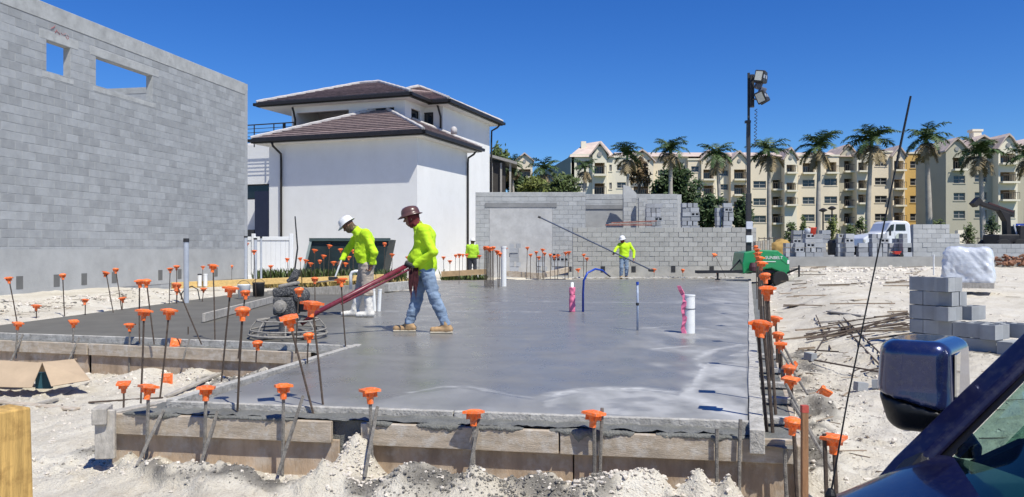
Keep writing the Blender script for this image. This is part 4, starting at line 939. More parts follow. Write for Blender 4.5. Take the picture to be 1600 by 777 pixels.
    # bandana / gaiter on neck and lower face
    if scarf is not None:
        def f_sc(X, Y, Z):
            d = head(X, Y, Z, None, .012) + wr(X, Y, Z, .02, 22, 22); c_ = (X - hc[0]) * uh[0] + (Y - hc[1]) * uh[1] + (Z - hc[2]) * uh[2]; a_ = (X - hc[0]) * fh[0] + (Y - hc[1]) * fh[1] + (Z - hc[2]) * fh[2]
            if scarf[1] == 'face': d = np.maximum(d, c_ + .022)
            else: d = np.maximum(d, np.maximum(c_ - .03, a_ - .045))
            return np.maximum(d, -c_ - .19)
        surface(f_sc, hc - .3, hc + .25, res * .9).build('bandana', scarf[0], t, smooth=True)
    rot = Matrix((Vector(fh), Vector(lh), Vector(uh))).transposed() @ Matrix.Rotation(hat_tilt, 3, 'Y')
    hm = MB(); prof = [(.150, .0), (.152, .006), (.118, .020), (.116, .05), (.106, .085), (.085, .112), (.05, .130), (.012, .136)]
    n_ = 28; vs = []; fs = []
    for r_, z_ in prof:
        for q in range(n_):
            a_ = 2 * math.pi * q / n_; k_ = 1.12 + (.16 * max(0, math.cos(a_)) if r_ > .14 else 0); zz = z_ - (.018 * max(0, math.cos(a_)) if r_ > .14 else 0) + (.006 if (abs(math.sin(a_)) < .2 and .03 < z_ < .13) else 0)
            vs.append(rot @ Vector((r_ * k_ * math.cos(a_), r_ * .95 * math.sin(a_), zz + .035)) + Vector(hc))
    for i in range(len(prof) - 1):
        for q in range(n_):
            q2 = (q + 1) % n_; fs.append((i * n_ + q, i * n_ + q2, (i + 1) * n_ + q2, (i + 1) * n_ + q))
    fs.append(tuple(range((len(prof) - 1) * n_, len(prof) * n_))); hm.add(vs, fs); hm.build('hard_hat', hat, t, smooth=True)
    ey = MB()
    for sg in (-1, 1): ey.lathe([(.002, -.012), (.011, -.006), (.013, 0), (.011, .006), (.002, .012)], 8, None, Vector(hc) + Vector(fh) * .086 + Vector(lh) * sg * .034 + Vector(uh) * .004)
    ey.build('eyes', M('eye_dark', (.02, .015, .012), .3), t)
    return t
# trowel operator
Y1 = 11.15; s1 = Y1 / F
o1 = Vector(((660 - CX) * s1, Y1, 0))
person('walking worker in yellow shirt, jeans and brown hard hat pushing the trowel machine', o1, 0,
       dict(pelvis=(.045, 0, .94), chest=(.035, 0, 1.31), neck=(-.06, 0, 1.505), head=(-.155, 0, 1.61), sl=(.035, -.18, 1.435), el=(.18, -.26, 1.13), hl=(-.10, -.17, .935), sr=(.035, .18, 1.435), er=(.10, .28, 1.12), hr=(-.15, .16, .95),
            pl=(.06, -.085, .90), kl=(.18, -.10, .49), al=(.335, -.10, .125), tl=(.16, -.11, .045), pr=(.02, .085, .90), kr=(-.09, .10, .48), ar=(-.20, .10, .115), tr=(-.385, .10, .045)),
       HIVIS, JEANS, TANBOOT, HATB, (SCARF, 'neck'), lambda X, Y, Z: .735 - Z + .02 * np.sin(X * 9), belly=((-.045, 0, 1.04), (.14, .155, .16)), head_tilt=.22, curl=(-.2, .2, -1))
Y2 = 13.75; s2 = Y2 / F; o2 = Vector(((560 - CX) * s2, Y2, 0))
person('bending worker in yellow shirt, khaki trousers, white boots and white hard hat', o2, 0,
       dict(pelvis=(.15, 0, .90), chest=(.11, .0, 1.31), neck=(-.06, 0, 1.51), head=(-.18, .0, 1.585), sl=(.16, -.18, 1.44), el=(.32, -.25, 1.11), hl=(.25, -.20, .87), sr=(-.03, .20, 1.44), er=(-.24, .20, 1.14), hr=(-.335, .12, .93),
            pl=(.17, -.09, .88), kl=(.17, -.09, .48), al=(.20, -.09, .125), tl=(.02, -.12, .045), pr=(.11, .085, .88), kr=(.02, .08, .47), ar=(-.075, .07, .12), tr=(-.27, .05, .045)),
       HIVIS, KHAKI, WHITEBOOT, HATW, (CAMO, 'face'), lambda X, Y, Z: .92 + (X - .1) * -.12 - Z, boot_top=.42, belly=((.10, 0, 1.12), (.15, .17, .2)), head_tilt=.75, curl=(-.6, 0, -1), hat_tilt=-.12)
Y3 = 32.2; s3 = Y3 / F; o3 = Vector(((975 - CX) * s3, Y3, -.06))
person('distant worker in yellow shirt and jeans holding a long pole', o3, 0,
       dict(pelvis=(.0, 0, .93), chest=(.02, 0, 1.27), neck=(-.04, -.03, 1.47), head=(-.08, -.08, 1.60), sl=(-.18, -.03, 1.38), el=(-.36, -.18, 1.22), hl=(-.47, -.36, 1.05), sr=(.22, .0, 1.40), er=(.40, -.05, 1.12), hr=(.34, -.30, .74),
            pl=(-.08, 0, .88), kl=(-.11, -.04, .48), al=(-.12, .02, .12), tl=(-.14, -.14, .045), pr=(.09, 0, .88), kr=(.10, -.03, .48), ar=(.10, .03, .12), tr=(.12, -.13, .045)),
       HIVIS, JEANS, TANBOOT, HATW, (SCARF, 'face'), lambda X, Y, Z: .85 - Z, res=.016, fx=(-.5, -.866), head_tilt=.25, curl=(0, 0, -1))
Y4 = 35.0; o4 = Vector(((738 - CX) * Y4 / F, Y4, -.12))
person('worker in green-yellow vest and dark trousers beside the corner of white house', o4, 0,
       dict(pelvis=(0, 0, .93), chest=(0, 0, 1.27), neck=(0, 0, 1.47), head=(.02, .03, 1.60), sl=(-.19, 0, 1.39), el=(-.25, .02, 1.12), hl=(-.22, .14, .92), sr=(.19, 0, 1.39), er=(.25, .02, 1.12), hr=(.22, .16, .92),
            pl=(-.09, 0, .88), kl=(-.10, .02, .48), al=(-.10, -.02, .12), tl=(-.11, .13, .045), pr=(.09, 0, .88), kr=(.11, .03, .48), ar=(.12, 0, .12), tr=(.13, .15, .045)),
       M('green_vest', (.36, .60, .03), .8, .3, 9, .3, 60), DARKCLOTH, TANBOOT, HATW, (CAMO, 'neck'), lambda X, Y, Z: .88 - Z, res=.018, fx=(.3, .954), head_tilt=.1, curl=(0, .4, -1))
# ================================================================ tools and site objects
MAROON = M('maroon_tube', (.16, .02, .035), .35, .2, 6, .05, 40, dirt=(.3, .2, .19), dirt_amt=.3); ENGINE = M('cement_splashed_engine', (.035, .036, .04), .6, .4, 30, .4, 60, dirt=(.35, .34, .32), dirt_amt=.75); RINGM = M('cement_caked_ring', (.30, .28, .25), .9, .35, 25, .6, 70, dirt=(.13, .12, .11))
# ---------------- walk-behind power trowel
tc = Vector(((449 - CX) / F * 10.5, 10.55, 0)); pt = thing('power_trowel', 'cement-splashed walk-behind trowel machine with ring guard on the slab', 'power trowel', tc)
ring = MB()
def circ(r, z, n=32, ph=0): return [(r * math.cos(2 * math.pi * i / n + ph), r * math.sin(2 * math.pi * i / n + ph), z) for i in range(n + 1)]
ring.tube(circ(.50, .05), .018, 8, False).tube(circ(.485, .11), .012, 6, False); rg_ = ring.build('guard_ring', RINGM, pt, smooth=True)
ru = MB(); ru.tube(circ(.40, .235), .012, 6, False); ru.build('guard_ring', RINGM, pt, smooth=True)
for i in range(8):
    a = i * math.pi / 4 + .2; MB().tube([(.5 * math.cos(a), .5 * math.sin(a), .05), (.47 * math.cos(a), .47 * math.sin(a), .15), (.40 * math.cos(a), .40 * math.sin(a), .235)], .010, 6).build('guard_strut', RINGM, pt)
for i in range(4):
    a = i * math.pi / 2 + .5; MB().tube([(0, 0, .30), (.2 * math.cos(a), .2 * math.sin(a), .27), (.40 * math.cos(a), .40 * math.sin(a), .235)], .014, 6).build('guard_arm', RINGM, pt)
    m_ = Matrix.Rotation(a + .4, 3, 'Z') @ Matrix.Rotation(R(9), 3, 'X'); MB().box(m_ @ Vector((.26, 0, 0)) + Vector((0, 0, .035)), (.36, .15, .008), m_).build('blade', RINGM, pt)
    MB().beam((0, 0, .07), (.38 * math.cos(a + .4), .38 * math.sin(a + .4), .06), .04, .03).build('blade_arm', RINGM, pt)
MB().lathe([(.11, .06), (.13, .10), (.12, .2), (.16, .24), (.17, .28), (.12, .30)], 14).build('gearbox', RINGM, pt, smooth=True)
en = MB().box((-.02, 0, .42), (.30, .30, .24)).build('engine', ENGINE, pt, bevel=.03, seg=2)
MB().box((-.03, .02, .61), (.32, .26, .13), Matrix.Rotation(R(-8), 3, 'Y')).build('fuel_tank', ENGINE, pt, bevel=.04, seg=3)
MB().box((.01, 0, .70), (.24, .22, .05), Matrix.Rotation(R(-12), 3, 'Y')).build('tank_top', RINGM, pt, bevel=.02, seg=2)
MB().lathe([(.085, 0), (.085, .05), (.06, .06), (.055, .085), (.02, .09)], 18, Matrix.Rotation(R(90), 3, 'X'), (-.06, -.15, .42)).build('recoil_starter', RINGM, pt, smooth=False)
MB().lathe([(.095, 0), (.1, .02), (.1, .13), (.085, .15)], 16, Matrix.Rotation(R(90), 3, 'X'), (.20, -.02, .56)).build('air_filter', ENGINE, pt, smooth=True, bevel=.01)
MB().box((.2, .05, .42), (.12, .2, .16)).build('muffler', DARKMETAL, pt, bevel=.02, seg=2)
MB().tube([(.02, .0, .72), (.08, .0, .80), (.12, .01, .90)], [.055, .06, .05], 8).build('air_intake', ENGINE, pt)
MB().box((.05, 0, .78), (.14, .13, .05), Matrix.Rotation(R(-35), 3, 'Y')).build('intake_cover', ENGINE, pt, bevel=.015)
hA = D(497, 487, 10.62); hB = D(637, 414, 10.98)
MB().tube([hA + Vector((-.22, -.02, -.16)), hA, hB], [.03, .033, .033], 10).build('handle_tube', MAROON, pt, world=True, smooth=True)
MB().tube([hA.lerp(hB, .25) + Vector((0, -.02, -.055)), hB + Vector((.02, 0, -.06))], .016, 8).build('control_rod', MAROON, pt, world=True)
MB().tube([hB + Vector((-.03, -.03, .035)), hB + Vector((.0, -.02, .02)), hB + Vector((.08, 0, -.02))], .036, 10).build('handle_end', DARKMETAL, pt, world=True)
hg = o1 + Vector((-.13, 0, .915)); MB().tube([hB + Vector((.0, .02, 0)), hg + Vector((0, -.02, 0))], .02, 8).build('handle_neck', MAROON, pt, world=True)
MB().tube([hg + Vector((.03, -.24, .015)), hg, hg + Vector((-.02, .22, .02))], .018, 8).build('handlebar', DARKMETAL, pt, world=True)
rag = MB(); 
for i in range(6):
    x_ = -.02 + i * .022; z_ = -.36 - .1 * math.sin(i * 2.1); rag.add([(x_, -.2 + .012 * (i % 2), .0), (x_ + .026, -.2 - .012 * (i % 2), .0), (x_ + .03, -.2, z_ * .6), (x_ + .012, -.19, z_), (x_ - .004, -.205, z_ * .6)], [(0, 1, 2, 3, 4)])
o = rag.build('rag', M('dark_red_rag', (.05, .012, .015), .95, .7, 20, .3, 60)); o.location = hg + Vector((-.02, .02, 0)); s_ = o.modifiers.new('thick', 'SOLIDIFY'); s_.thickness = .01; tag(o, 'dark red rag hanging from the trowel machine handlebar', 'rag')
# ---------------- bull float handle held by distant worker, hand float of bending worker
pa = D(845, 340, 31.9); pb = D(1016, 421, 31.7)
fl = thing('pole', 'long blue-grey pole held aslant by the distant worker', 'pole', pb)
POLEB = M('blue_grey_pole', (.05, .07, .12), .4, .2, 3, 0, 1); MB().tube([pb, pb.lerp(pa, .5), pa], .028, 8).build('shaft', POLEB, fl, world=True)
MB().box(pb + Vector((.02, -.05, -.03)), (.18, .3, .10)).build('end_fitting', DARKMETAL, fl, world=True, bevel=.02); MB().tube([pa, pa + (pa - pb).normalized() * .12], .045, 8).build('end_cap', DARKMETAL, fl, world=True)
hh = o2 + Vector((-.335, .10, .93)); ft = thing('hand_float', 'grey finishing float on a short handle held by the bending worker', 'float', hh + Vector((-.18, -.02, -.33)))
MB().tube([hh + Vector((.02, 0, .05)), hh + Vector((-.10, -.02, -.29))], .016, 8).build('handle', PVC, ft, world=True)
MB().box(hh + Vector((-.16, -.03, -.31)), (.44, .14, .02), Matrix.Rotation(R(-6), 3, 'Y')).build('blade', GREYSTEEL, ft, world=True, bevel=.005)
MB().box(hh + Vector((-.12, -.03, -.27)), (.16, .05, .06)).build('bracket', DARKMETAL, ft, world=True, bevel=.01)
# ---------------- rebars with caps
cm = MB(); w = .054; rows = [(.020, -.085), (.022, -.05), (.034, -.018), (.050, -.008)]
cm.lathe(rows, 12); cm.box((0, 0, .0), (w * 2, w * 2, .016)); cm.add([(-w * .86, -w * .86, .008), (w * .86, -w * .86, .008), (w * .86, w * .86, .008), (-w * .86, w * .86, .008), (-w * .4, -w * .4, .017), (w * .4, -w * .4, .017), (w * .4, w * .4, .017), (-w * .4, w * .4, .017)], [(0, 1, 5, 4), (1, 2, 6, 5), (2, 3, 7, 6), (3, 0, 4, 7), (4, 5, 6, 7)])
for k in range(4): cm.box((math.cos(k * math.pi / 2 + .785) * .034, math.sin(k * math.pi / 2 + .785) * .034, -.025), (.03, .004, .034), Matrix.Rotation(k * math.pi / 2 + .785, 3, 'Z'))
CAPM = cm.mesh('cap'); CAPM.materials.append(ORANGE)
cr = MB().lathe([(.019, -.08), (.022, -.05), (.030, -.02), (.052, -.010), (.056, .0), (.050, .012), (.028, .022), (.004, .025)], 14)
for k in range(4): cr.box((math.cos(k * math.pi / 2) * .032, math.sin(k * math.pi / 2) * .032, -.028), (.026, .004, .03), Matrix.Rotation(k * math.pi / 2, 3, 'Z'))
CAPR = cr.mesh('cap'); CAPR.materials.append(ORANGE)
def rod(mb, a, b, r=.0105):
    a = Vector(a); b = Vector(b); n_ = 3; return mb.tube([a, a.lerp(b, .5) + Vector((rng.uniform(-.004, .004), 0, 0)), b], r, 6)
def rebar(label, a, b, cap=True, group='capped rebars', r=.0092, csize=1.05, mat=None):
    """a: foot, b: top (world)"""
    a = Vector(a); b = Vector(b); t = thing('rebar', label, 'rebar', a, 0, group)
    rod(MB(), a, b, r).build('rod', mat or REBAR, t, world=True)
    if cap:
        d = (b - a).normalized(); q = Vector((0, 0, 1)).rotation_difference(d).to_euler(); e = (q.x + rng.uniform(-.14, .14), q.y + rng.uniform(-.14, .14), rng.uniform(0, 6.28))
        link('cap', CAPR if rng.random() < .22 else CAPM, t, (b - a) + d * .02, e, (csize,) * 3)
    return t
def YF(px, extra=.335):     # depth of the line just outside the front form
    return (5.693 - extra * 1.015) / (1 + .169 * (px - CX) / F)
fr = [(232, 612, 228, 740, 'orange-capped stake at the left end of the front form'), (322, 614, 318, 742, 'orange-capped stake of front form, second from the left'), (443, 611, 441, 750, 'orange-capped stake of front form, just left of the sand-filled gap'),
      (578, 618, 582, 750, 'orange-capped stake of front form, right beside the sand-filled gap'), (740, 652, 740, 775, 'low orange-capped stake in the middle of the front form'), (928, 654, 928, 780, 'orange-capped stake of front form, nearest to its right end')]
for cx_, cy_, bx_, by_, lb_ in fr:
    Y_ = YF(cx_); rebar(lb_, D(bx_, by_, Y_), D(cx_, cy_ - 4, Y_), mat=GREYSTEEL, r=.013, csize=1.1)
for cx_, cy_, bx_, by_, lb_ in [(941, 637, 937, 790, 'bare steel stake beside a capped stake of the front form'), (1120, 670, 1120, 790, 'bare steel stake near right end of front form, left of two'), (1157, 655, 1155, 780, 'bare steel stake near right end of front form, right of two'), (1226, 700, 1230, 790, 'short bare steel stake at the outer corner of front form')]:
    Y_ = YF(cx_, .31); rebar(lb_, D(bx_, by_, Y_), D(cx_, cy_, Y_), False, 'bare steel stakes', .012, mat=GREYSTEEL)
for tx, ty, bx_, by_, lb_ in [(256, 640, 214, 728, 'slanting brace crossing the leftmost front stake'), (340, 642, 310, 735, 'slanting brace behind the second front stake'), (474, 618, 434, 742, 'long slanting brace in front of left form board'), (590, 635, 570, 745, 'slanting brace beside the sand-filled gap'), (748, 655, 730, 760, 'short slanting brace in the middle of the front form')]:
    Y_ = YF(tx, .40); o = rod(MB(), D(bx_, by_, Y_ - .1), D(tx, ty, Y_ + .12), .013).build('brace', GREYSTEEL); tag(o, lb_, 'brace', 'slanting form braces')
def rb_g(label, cx_, cy_, bx_, by_, z=-.46, cap=True, cs=1.05, Y=None, group='capped rebars', r=.0092):
    Y_ = Y if Y else F * (H - z) / (by_ - CY); a = D(bx_, by_, Y_); rebar(label, a, D(cx_, cy_, Y_), cap, group, r, cs)
# around the notch between the two bays
for q in [('short capped rebar behind the left end of front form', 193, 602, 193, 640, -.3), ('tall capped rebar in the sand left of the near bay, left of a pair', 225, 489, 220, 630, -.25), ('tall capped rebar in the sand left of the near bay, right of a pair', 264, 488, 250, 622, -.25),
          ('tall capped rebar rising from the near left corner of slab', 379, 488, 371, 642, -.03), ('tall capped rebar at the left edge of the near bay', 360, 453, 346, 596, -.1), ('leaning capped rebar in front of the trowel machine', 452, 500, 490, 648, -.05),
          ('tallest capped rebar before the trowel machine handle', 488, 478, 505, 636, -.02), ('short capped rebar before the ring guard, left', 402, 538, 400, 566, -.06), ('short capped rebar before the ring guard, right', 482, 526, 480, 575, -.06),
          ('thin capped rebar standing on slab left of the white boots', 533, 439, 540, 541, -.0), ('capped rebar beside the machine engine', 467, 455, 462, 552, -.06), ('capped rebar left of machine engine, near the wooden board', 383, 459, 372, 560, -.08),
          ('bare-looking capped rebar just behind the machine', 492, 437, 493, 505, 0)]: rb_g(*q, cs=1.2 if q[1] in (488, 452) else 1.05)
# along the left bay's front form
Yl = lambda px: 11.48 - .2794 * ((px - CX) / F * 10.6 + 8.6) - .36
for cx_, cy_, bx_, by_, lb_ in [(28, 507, 25, 560, 'low capped stake at left end of left bay form'), (115, 504, 114, 568, 'capped stake of left bay form above the cardboard box'), (203, 509, 202, 580, 'capped stake of left bay form, rightmost of three')]:
    Y_ = Yl(cx_); rebar(lb_, D(bx_, by_, Y_), D(cx_, cy_, Y_), mat=GREYSTEEL, r=.012)
for tx, ty, bx_, by_, lb_ in [(36, 522, 16, 566, 'slanting brace at the left end of left bay form'), (124, 527, 106, 566, 'slanting brace above the cardboard box'), (296, 530, 286, 562, 'pale slanting brace near right end of left bay form')]:
    Y_ = Yl(tx); o = rod(MB(), D(bx_, by_, Y_ - .15), D(tx, ty, Y_ + .05), .013).build('brace', GREYSTEEL); tag(o, lb_, 'brace', 'slanting form braces')
rb_g('bare rebar stub by the left bay form', 294, 510, 294, 562, -.35, False)
for q in [('capped rebar at the picture left edge before the block wall', 14, 436, 27, 505, .0), ('capped rebar by the block wall, second from the picture left edge', 98, 431, 101, 494, .0), ('tiny capped rebar low by the block wall, left one', 57, 479, 57, 497, .0), ('tiny capped rebar low by the block wall, middle one', 133, 470, 133, 492, .0),
          ('leaning capped rebar by the block wall, left of a leaning pair', 166, 427, 177, 488, .0), ('leaning capped rebar by the block wall, right of a leaning pair', 181, 422, 190, 484, .0), ('tiny capped rebar low by the block wall, under the leaning pair', 191, 467, 191, 484, .0),
          ('upright capped rebar of the crowded pair on the left bay', 218, 441, 218, 536, -.02), ('leaning capped rebar of the crowded pair on the left bay', 229, 441, 241, 538, -.02), ('steeply leaning capped rebar on the left bay', 277, 447, 315, 538, -.02), ('thin tall capped rebar on the left bay', 333, 417, 336, 534, -.02)]: rb_g(*q)
for i, (cx_, cy_, by_) in enumerate([(266, 421, 475), (276, 417, 473), (317, 417, 447), (333, 418, 448), (362, 416, 441), (318, 452, 471), (277, 455, 474)]):
    rb_g(['capped rebar left of grey vent pipe, left of two', 'capped rebar left of grey vent pipe, right of two', 'capped rebar right of grey vent pipe, first of three', 'capped rebar right of grey vent pipe, second of three', 'capped rebar right of grey vent pipe, third of three', 'low capped rebar beneath the yellow timber', 'low capped rebar at left end of yellow timber'][i], cx_, cy_, cx_ + rng.uniform(-2, 2), by_, .0)
rb_g('tall capped rebar in front of the end of the tall block wall', 386, 381, 387, 448, .0); rb_g('tall capped rebar before the white vinyl fence', 397, 393, 400, 465, .0)
# far cluster in front of the green bin and the house
far_caps = [(423, 416, 440), (449, 405, 432), (469, 404, 432), (492, 391, 430), (500, 408, 432), (515, 384, 432), (532, 390, 430), (506, 400, 430), (521, 410, 434), (545, 402, 430), (552, 392, 428), (563, 405, 432), (486, 412, 436), (478, 407, 432), (540, 412, 434), (601, 381, 450), (613, 398, 440), (637, 402, 448)]
ORD = ['first', 'second', 'third', 'fourth', 'fifth', 'sixth', 'seventh', 'eighth', 'ninth', 'tenth', 'eleventh', 'twelfth', 'thirteenth', 'fourteenth', 'fifteenth', 'sixteenth', 'seventeenth', 'eighteenth']
for i, (cx_, cy_, by_) in enumerate(sorted(far_caps)): rb_g(f'small capped rebar in the thicket around the dark green bin, {ORD[i]} cap from the left', cx_, cy_, cx_ + rng.uniform(-3, 3), by_ + 6, -.02, True, 1.2, 24.0, 'rebar thicket before the dark green bin')
for i, (cx_, cy_, by_) in enumerate([(693, 402, 430), (703, 408, 430), (712, 399, 430), (718, 398, 440), (723, 398, 428), (729, 398, 430), (749, 400, 432)]): rb_g(f'small capped rebar before the right corner of white house, {ORD[i]} from the left', cx_, cy_, cx_ + rng.uniform(-1, 1), by_ + 4, -.02, True, 1.4, None, 'rebars before the right house corner')
rr = random.Random(9)
for i in range(12):
    bx_ = 757 + i * 1.3; rb_g(f'capped rebar in the tight bundle left of white pipe, {ORD[i]} from the left', bx_ + rr.uniform(-.4, .4), 387 + rr.uniform(-1, 4), bx_, 449 + rr.uniform(-2, 1), 0, True, 1.05, None, 'tight rebar bundle', .009)
for i, (cx_, cy_, by_) in enumerate(sorted([(777, 393, 446), (781, 397, 446), (785, 397, 440), (789, 388, 440), (824, 387, 432), (838, 394, 433), (848, 390, 433), (851, 396, 433), (860, 398, 432), (866, 401, 432), (872, 399, 432), (884, 395, 432), (889, 394, 432), (912, 398, 430), (917, 404, 432), (829, 398, 432), (842, 402, 433)])): rb_g(f'capped rebar in the row from white pipe to blue hose, {ORD[i]} from the left', cx_, cy_, cx_ + rr.uniform(-1.5, 1.5), by_ + 4, -.02, True, 1.35, None, 'rebars behind the far slab edge', .012)
for cx_, cy_, bx_, by_, lb_ in [(903, 421, 903, 436, 'short capped rebar at far slab edge left of the blue hose'), (1022, 421, 1022, 436, 'short capped rebar at far slab edge near the pole end'), (1067, 422, 1067, 436, 'short capped rebar at far slab edge before the low wall'), (1117, 398, 1134, 433, 'leaning capped rebar at far slab edge left of generator'), (1120, 424, 1120, 437, 'short capped rebar at far slab edge left of generator tow bar')]: rb_g(lb_, cx_, cy_, bx_, by_, -.05, True, 1.5, 32)
# right edge dowels
for cx_, cy_, Y_, lb_ in [(1181, 386, 20, 'farthest capped dowel of the right edge row'), (1183, 391, 16.5, 'capped dowel of the right edge row, second from the far end'), (1184, 397, 13.8, 'capped dowel of the right edge row, third from the far end'), (1187, 404, 11.6, 'capped dowel of the right edge row, fourth from the far end'), (1190, 413, 9.6, 'capped dowel of the right edge row, fifth from the far end'),
                          (1195, 433, 7.7, 'capped dowel before the generator wheel'), (1199, 454, 6.1, 'large capped dowel with tilted cap below the generator wheel'), (1184, 508, 5.55, 'tall capped dowel at the near right slab corner, left of two'), (1193, 510, 5.5, 'tall capped dowel at the near right slab corner, right of two')]:
    x_ = .298 * Y_ + .21; b_ = D(cx_, cy_, Y_); rebar(lb_, (max(b_.x - .02, min(b_.x + .06, x_)), Y_ - .02, -.12), b_, r=.012, csize=1.15 if Y_ < 7 else 1.05)
for cx_, cy_, Y_, lb_ in [(1212, 499, 8.8, 'low capped stake right of the slab, farthest of the outer row'), (1216, 525, 8.0, 'low capped stake of the outer right row, second from far'), (1220, 540, 7.7, 'low capped stake of the outer right row, third from far'), (1233, 578, 6.7, 'low capped stake of the outer right row, left of two close caps'), (1236, 596, 6.35, 'low capped stake of the outer right row, right of two close caps'),
                          (1240, 663, 5.0, 'capped stake left of the red-tipped wooden stake'), (1303, 689, 4.5, 'capped stake beside the dark blue bonnet')]:
    b_ = D(cx_, cy_, Y_); rebar(lb_, (b_.x + .03, Y_ - .02, gz1(b_.x, Y_) - .1), b_, r=.012, csize=1.1)
rebar('bare rebar leaning beside the capped stake at the bonnet', D(1292, 790, 4.45), D(1288, 677, 4.5), False, 'bare steel stakes', .012)
for i, (tx, ty, Yt, bx_, by_) in enumerate([(1220, 548, 7.6, 1262, 616), (1228, 600, 6.3, 1275, 690), (1236, 625, 5.6, 1300, 735), (1213, 520, 8.2, 1245, 580), (1222, 575, 6.8, 1240, 640)]):
    o = rod(MB(), D(tx, ty, Yt), D(bx_, by_, Yt - .5), .012).build('brace', GREYSTEEL); tag(o, ['slanting brace right of the slab, second from far', 'slanting brace right of the slab, fourth from far', 'longest and nearest slanting brace right of the slab', 'farthest slanting brace right of the slab', 'slanting brace right of the slab, middle one'][i], 'brace', 'slanting braces of right footing')
ws = D(1257, 790, 4.85); o = MB().box2((-.018, -.018, 0), (.018, .018, .62)).build('wooden_stake', M('brown_stake', (.30, .16, .08), .8, .25, 6, .3, 40, stretch=(6, 6, 1))); o.location = (ws.x, ws.y, D(1257, 792, 4.85).z); tag(o, 'red-tipped square wooden stake at the near right corner', 'stake')
o2_ = MB().box2((-.0195, -.0195, .58), (.0195, .0195, .622)).build('painted_tip', M('red_tip', (.45, .08, .06), .7), o)
# loose caps on the sand
for i, (px, py, z, e, lb_) in enumerate([(315, 577, -.40, (2.6, .3, 0), 'loose orange cap upside down in the sand of the notch'), (274, 536, -.03, (1.3, .2, .5), 'loose orange cap lying on left bay form edge'), (261, 592, -.38, (1.5, 0, .3), 'loose orange cap half buried in the sand, left of a tall rebar'), (1287, 630, -.36, (2.2, .5, 0), 'loose orange cap lying in sand right of the outer stakes'), (1241, 573, -.25, (1.9, .4, 1), 'loose orange cap beside the outer right stakes')]):
    p = G(px, py, z); p.z = max(z, gz1(p.x, p.y) + .05); o = link('fallen_safety_cone', CAPM, None, p, e, (1.15,) * 3); tag(o, lb_, 'cap', 'loose orange caps')  # these are loose rebar caps
# ---------------- pipes in the slab
PINK = M('pink_wrap', (.80, .20, .33), .6, .15, 20, .1, 60); BLUEH = M('blue_hose', (.015, .06, .38), .35, .15, 10, .05, 60)
pp = thing('pipe', 'white pipe stub wrapped in pink plastic beside the blue hose', 'pipe', G(894, 487)); MB().tube([(0, 0, 0), (0, 0, .55)], .028, 14).build('tube', PVC, pp, smooth=True)
def f_w(X, Y, Z): return np.maximum(np.sqrt(X ** 2 + Y ** 2) - (.045 + .022 * vnoise3(X * 25, Y * 25, Z * 18)), np.maximum(Z - .46, .0 - Z))
surface(f_w, (-.1, -.1, -.02), (.1, .1, .55), .012).build('pink_wrapping', PINK, pp, smooth=True); MB().tube(circ(.052, .33, 12), .006, 5, False).build('tie_wire', DARKMETAL, pp)
bh = G(911, 487); pts = [bh, bh + Vector((0, 0, .35)), D(912, 438, 14.4), D(918, 426, 14.5), D(930, 420, 14.6), D(941, 422, 14.7), D(948, 428, 14.8)]
bt = thing('hose', 'blue hose rising from the slab and bending over like a cane', 'hose', bh); MB().tube(pts, [.022, .021, .020, .019, .019, .018, .016], 10).build('tube', BLUEH, bt, world=True, smooth=True)
MB().tube([pts[-1], pts[-1] + Vector((.07, .02, -.05))], .014, 6).build('nozzle', DARKMETAL, bt, world=True)
tp = G(996, 516); t_ = thing('pipe', 'thin grey pipe with blue end standing alone in the slab', 'pipe', tp); MB().tube([(0, 0, 0), (.004, 0, .38), (0, 0, .66)], .016, 10).build('tube', M('pale_blue_pipe', (.34, .40, .52), .4, .3, 12), t_, smooth=True); MB().lathe([(.021, 0), (.023, .02), (.021, .04)], 10, None, (0, 0, .36)).build('coupling', DARKMETAL, t_); MB().tube([(0, 0, .66), (0, 0, .70)], .022, 10).build('end_cap', BLUEH, t_)
wp = G(1077, 520); t_ = thing('pipe', 'stout white pipe with pink ribbon standing in the slab', 'pipe', wp); MB().tube([(0, 0, -.01), (0, 0, .52)], .078, 24).build('tube', PVC, t_, smooth=False); MB().tube([(0, 0, .515), (0, 0, .535)], .083, 24).build('end_cap', PVC, t_); MB().tube(circ(.081, .34, 20), .005, 5, False).build('tie_wire', DARKMETAL, t_)
rbn = MB(); prev = None
for i in range(13):
    z_ = -.0 + i * .055; x_ = -.085 - .012 * math.sin(i * 1.3) - (.11 * ((i - 9) / 4) ** 1.5 if i > 9 else 0); a_ = Vector((x_ - .025, -.03 + .02 * math.sin(i * 2), z_)); b_ = Vector((x_ + .025, -.05 - .02 * math.cos(i * 1.7), z_))
    if prev: rbn.add([prev[0], prev[1], b_, a_], [(0, 1, 2, 3)])
    prev = (a_, b_)
o = rbn.build('pink_ribbon', PINK, t_); md = o.modifiers.new('thick', 'SOLIDIFY'); md.thickness = .012
wp2 = G(787, 447); t_ = thing('pipe', 'tall white pipe beside the tight rebar bundle', 'pipe', wp2); MB().tube([(0, 0, -.01), (0, 0, 1.22)], .085, 16).build('tube', PVC, t_); MB().tube([(0, 0, 1.2), (0, 0, 1.25)], .095, 16).build('end_cap', PVC, t_)
GALV = M('grey_pipe', (.40, .43, .48), .4, .15, 6)
vp = G(291, 473); t_ = thing('pipe', 'tall grey vent pipe standing before the block wall', 'pipe', vp); MB().tube([(0, 0, -.1), (0, 0, 1.32)], .055, 14).build('tube', GALV, t_); MB().tube([(0, 0, 1.32), (0, 0, 1.40)], .062, 14).build('end_cap', DARKMETAL, t_)
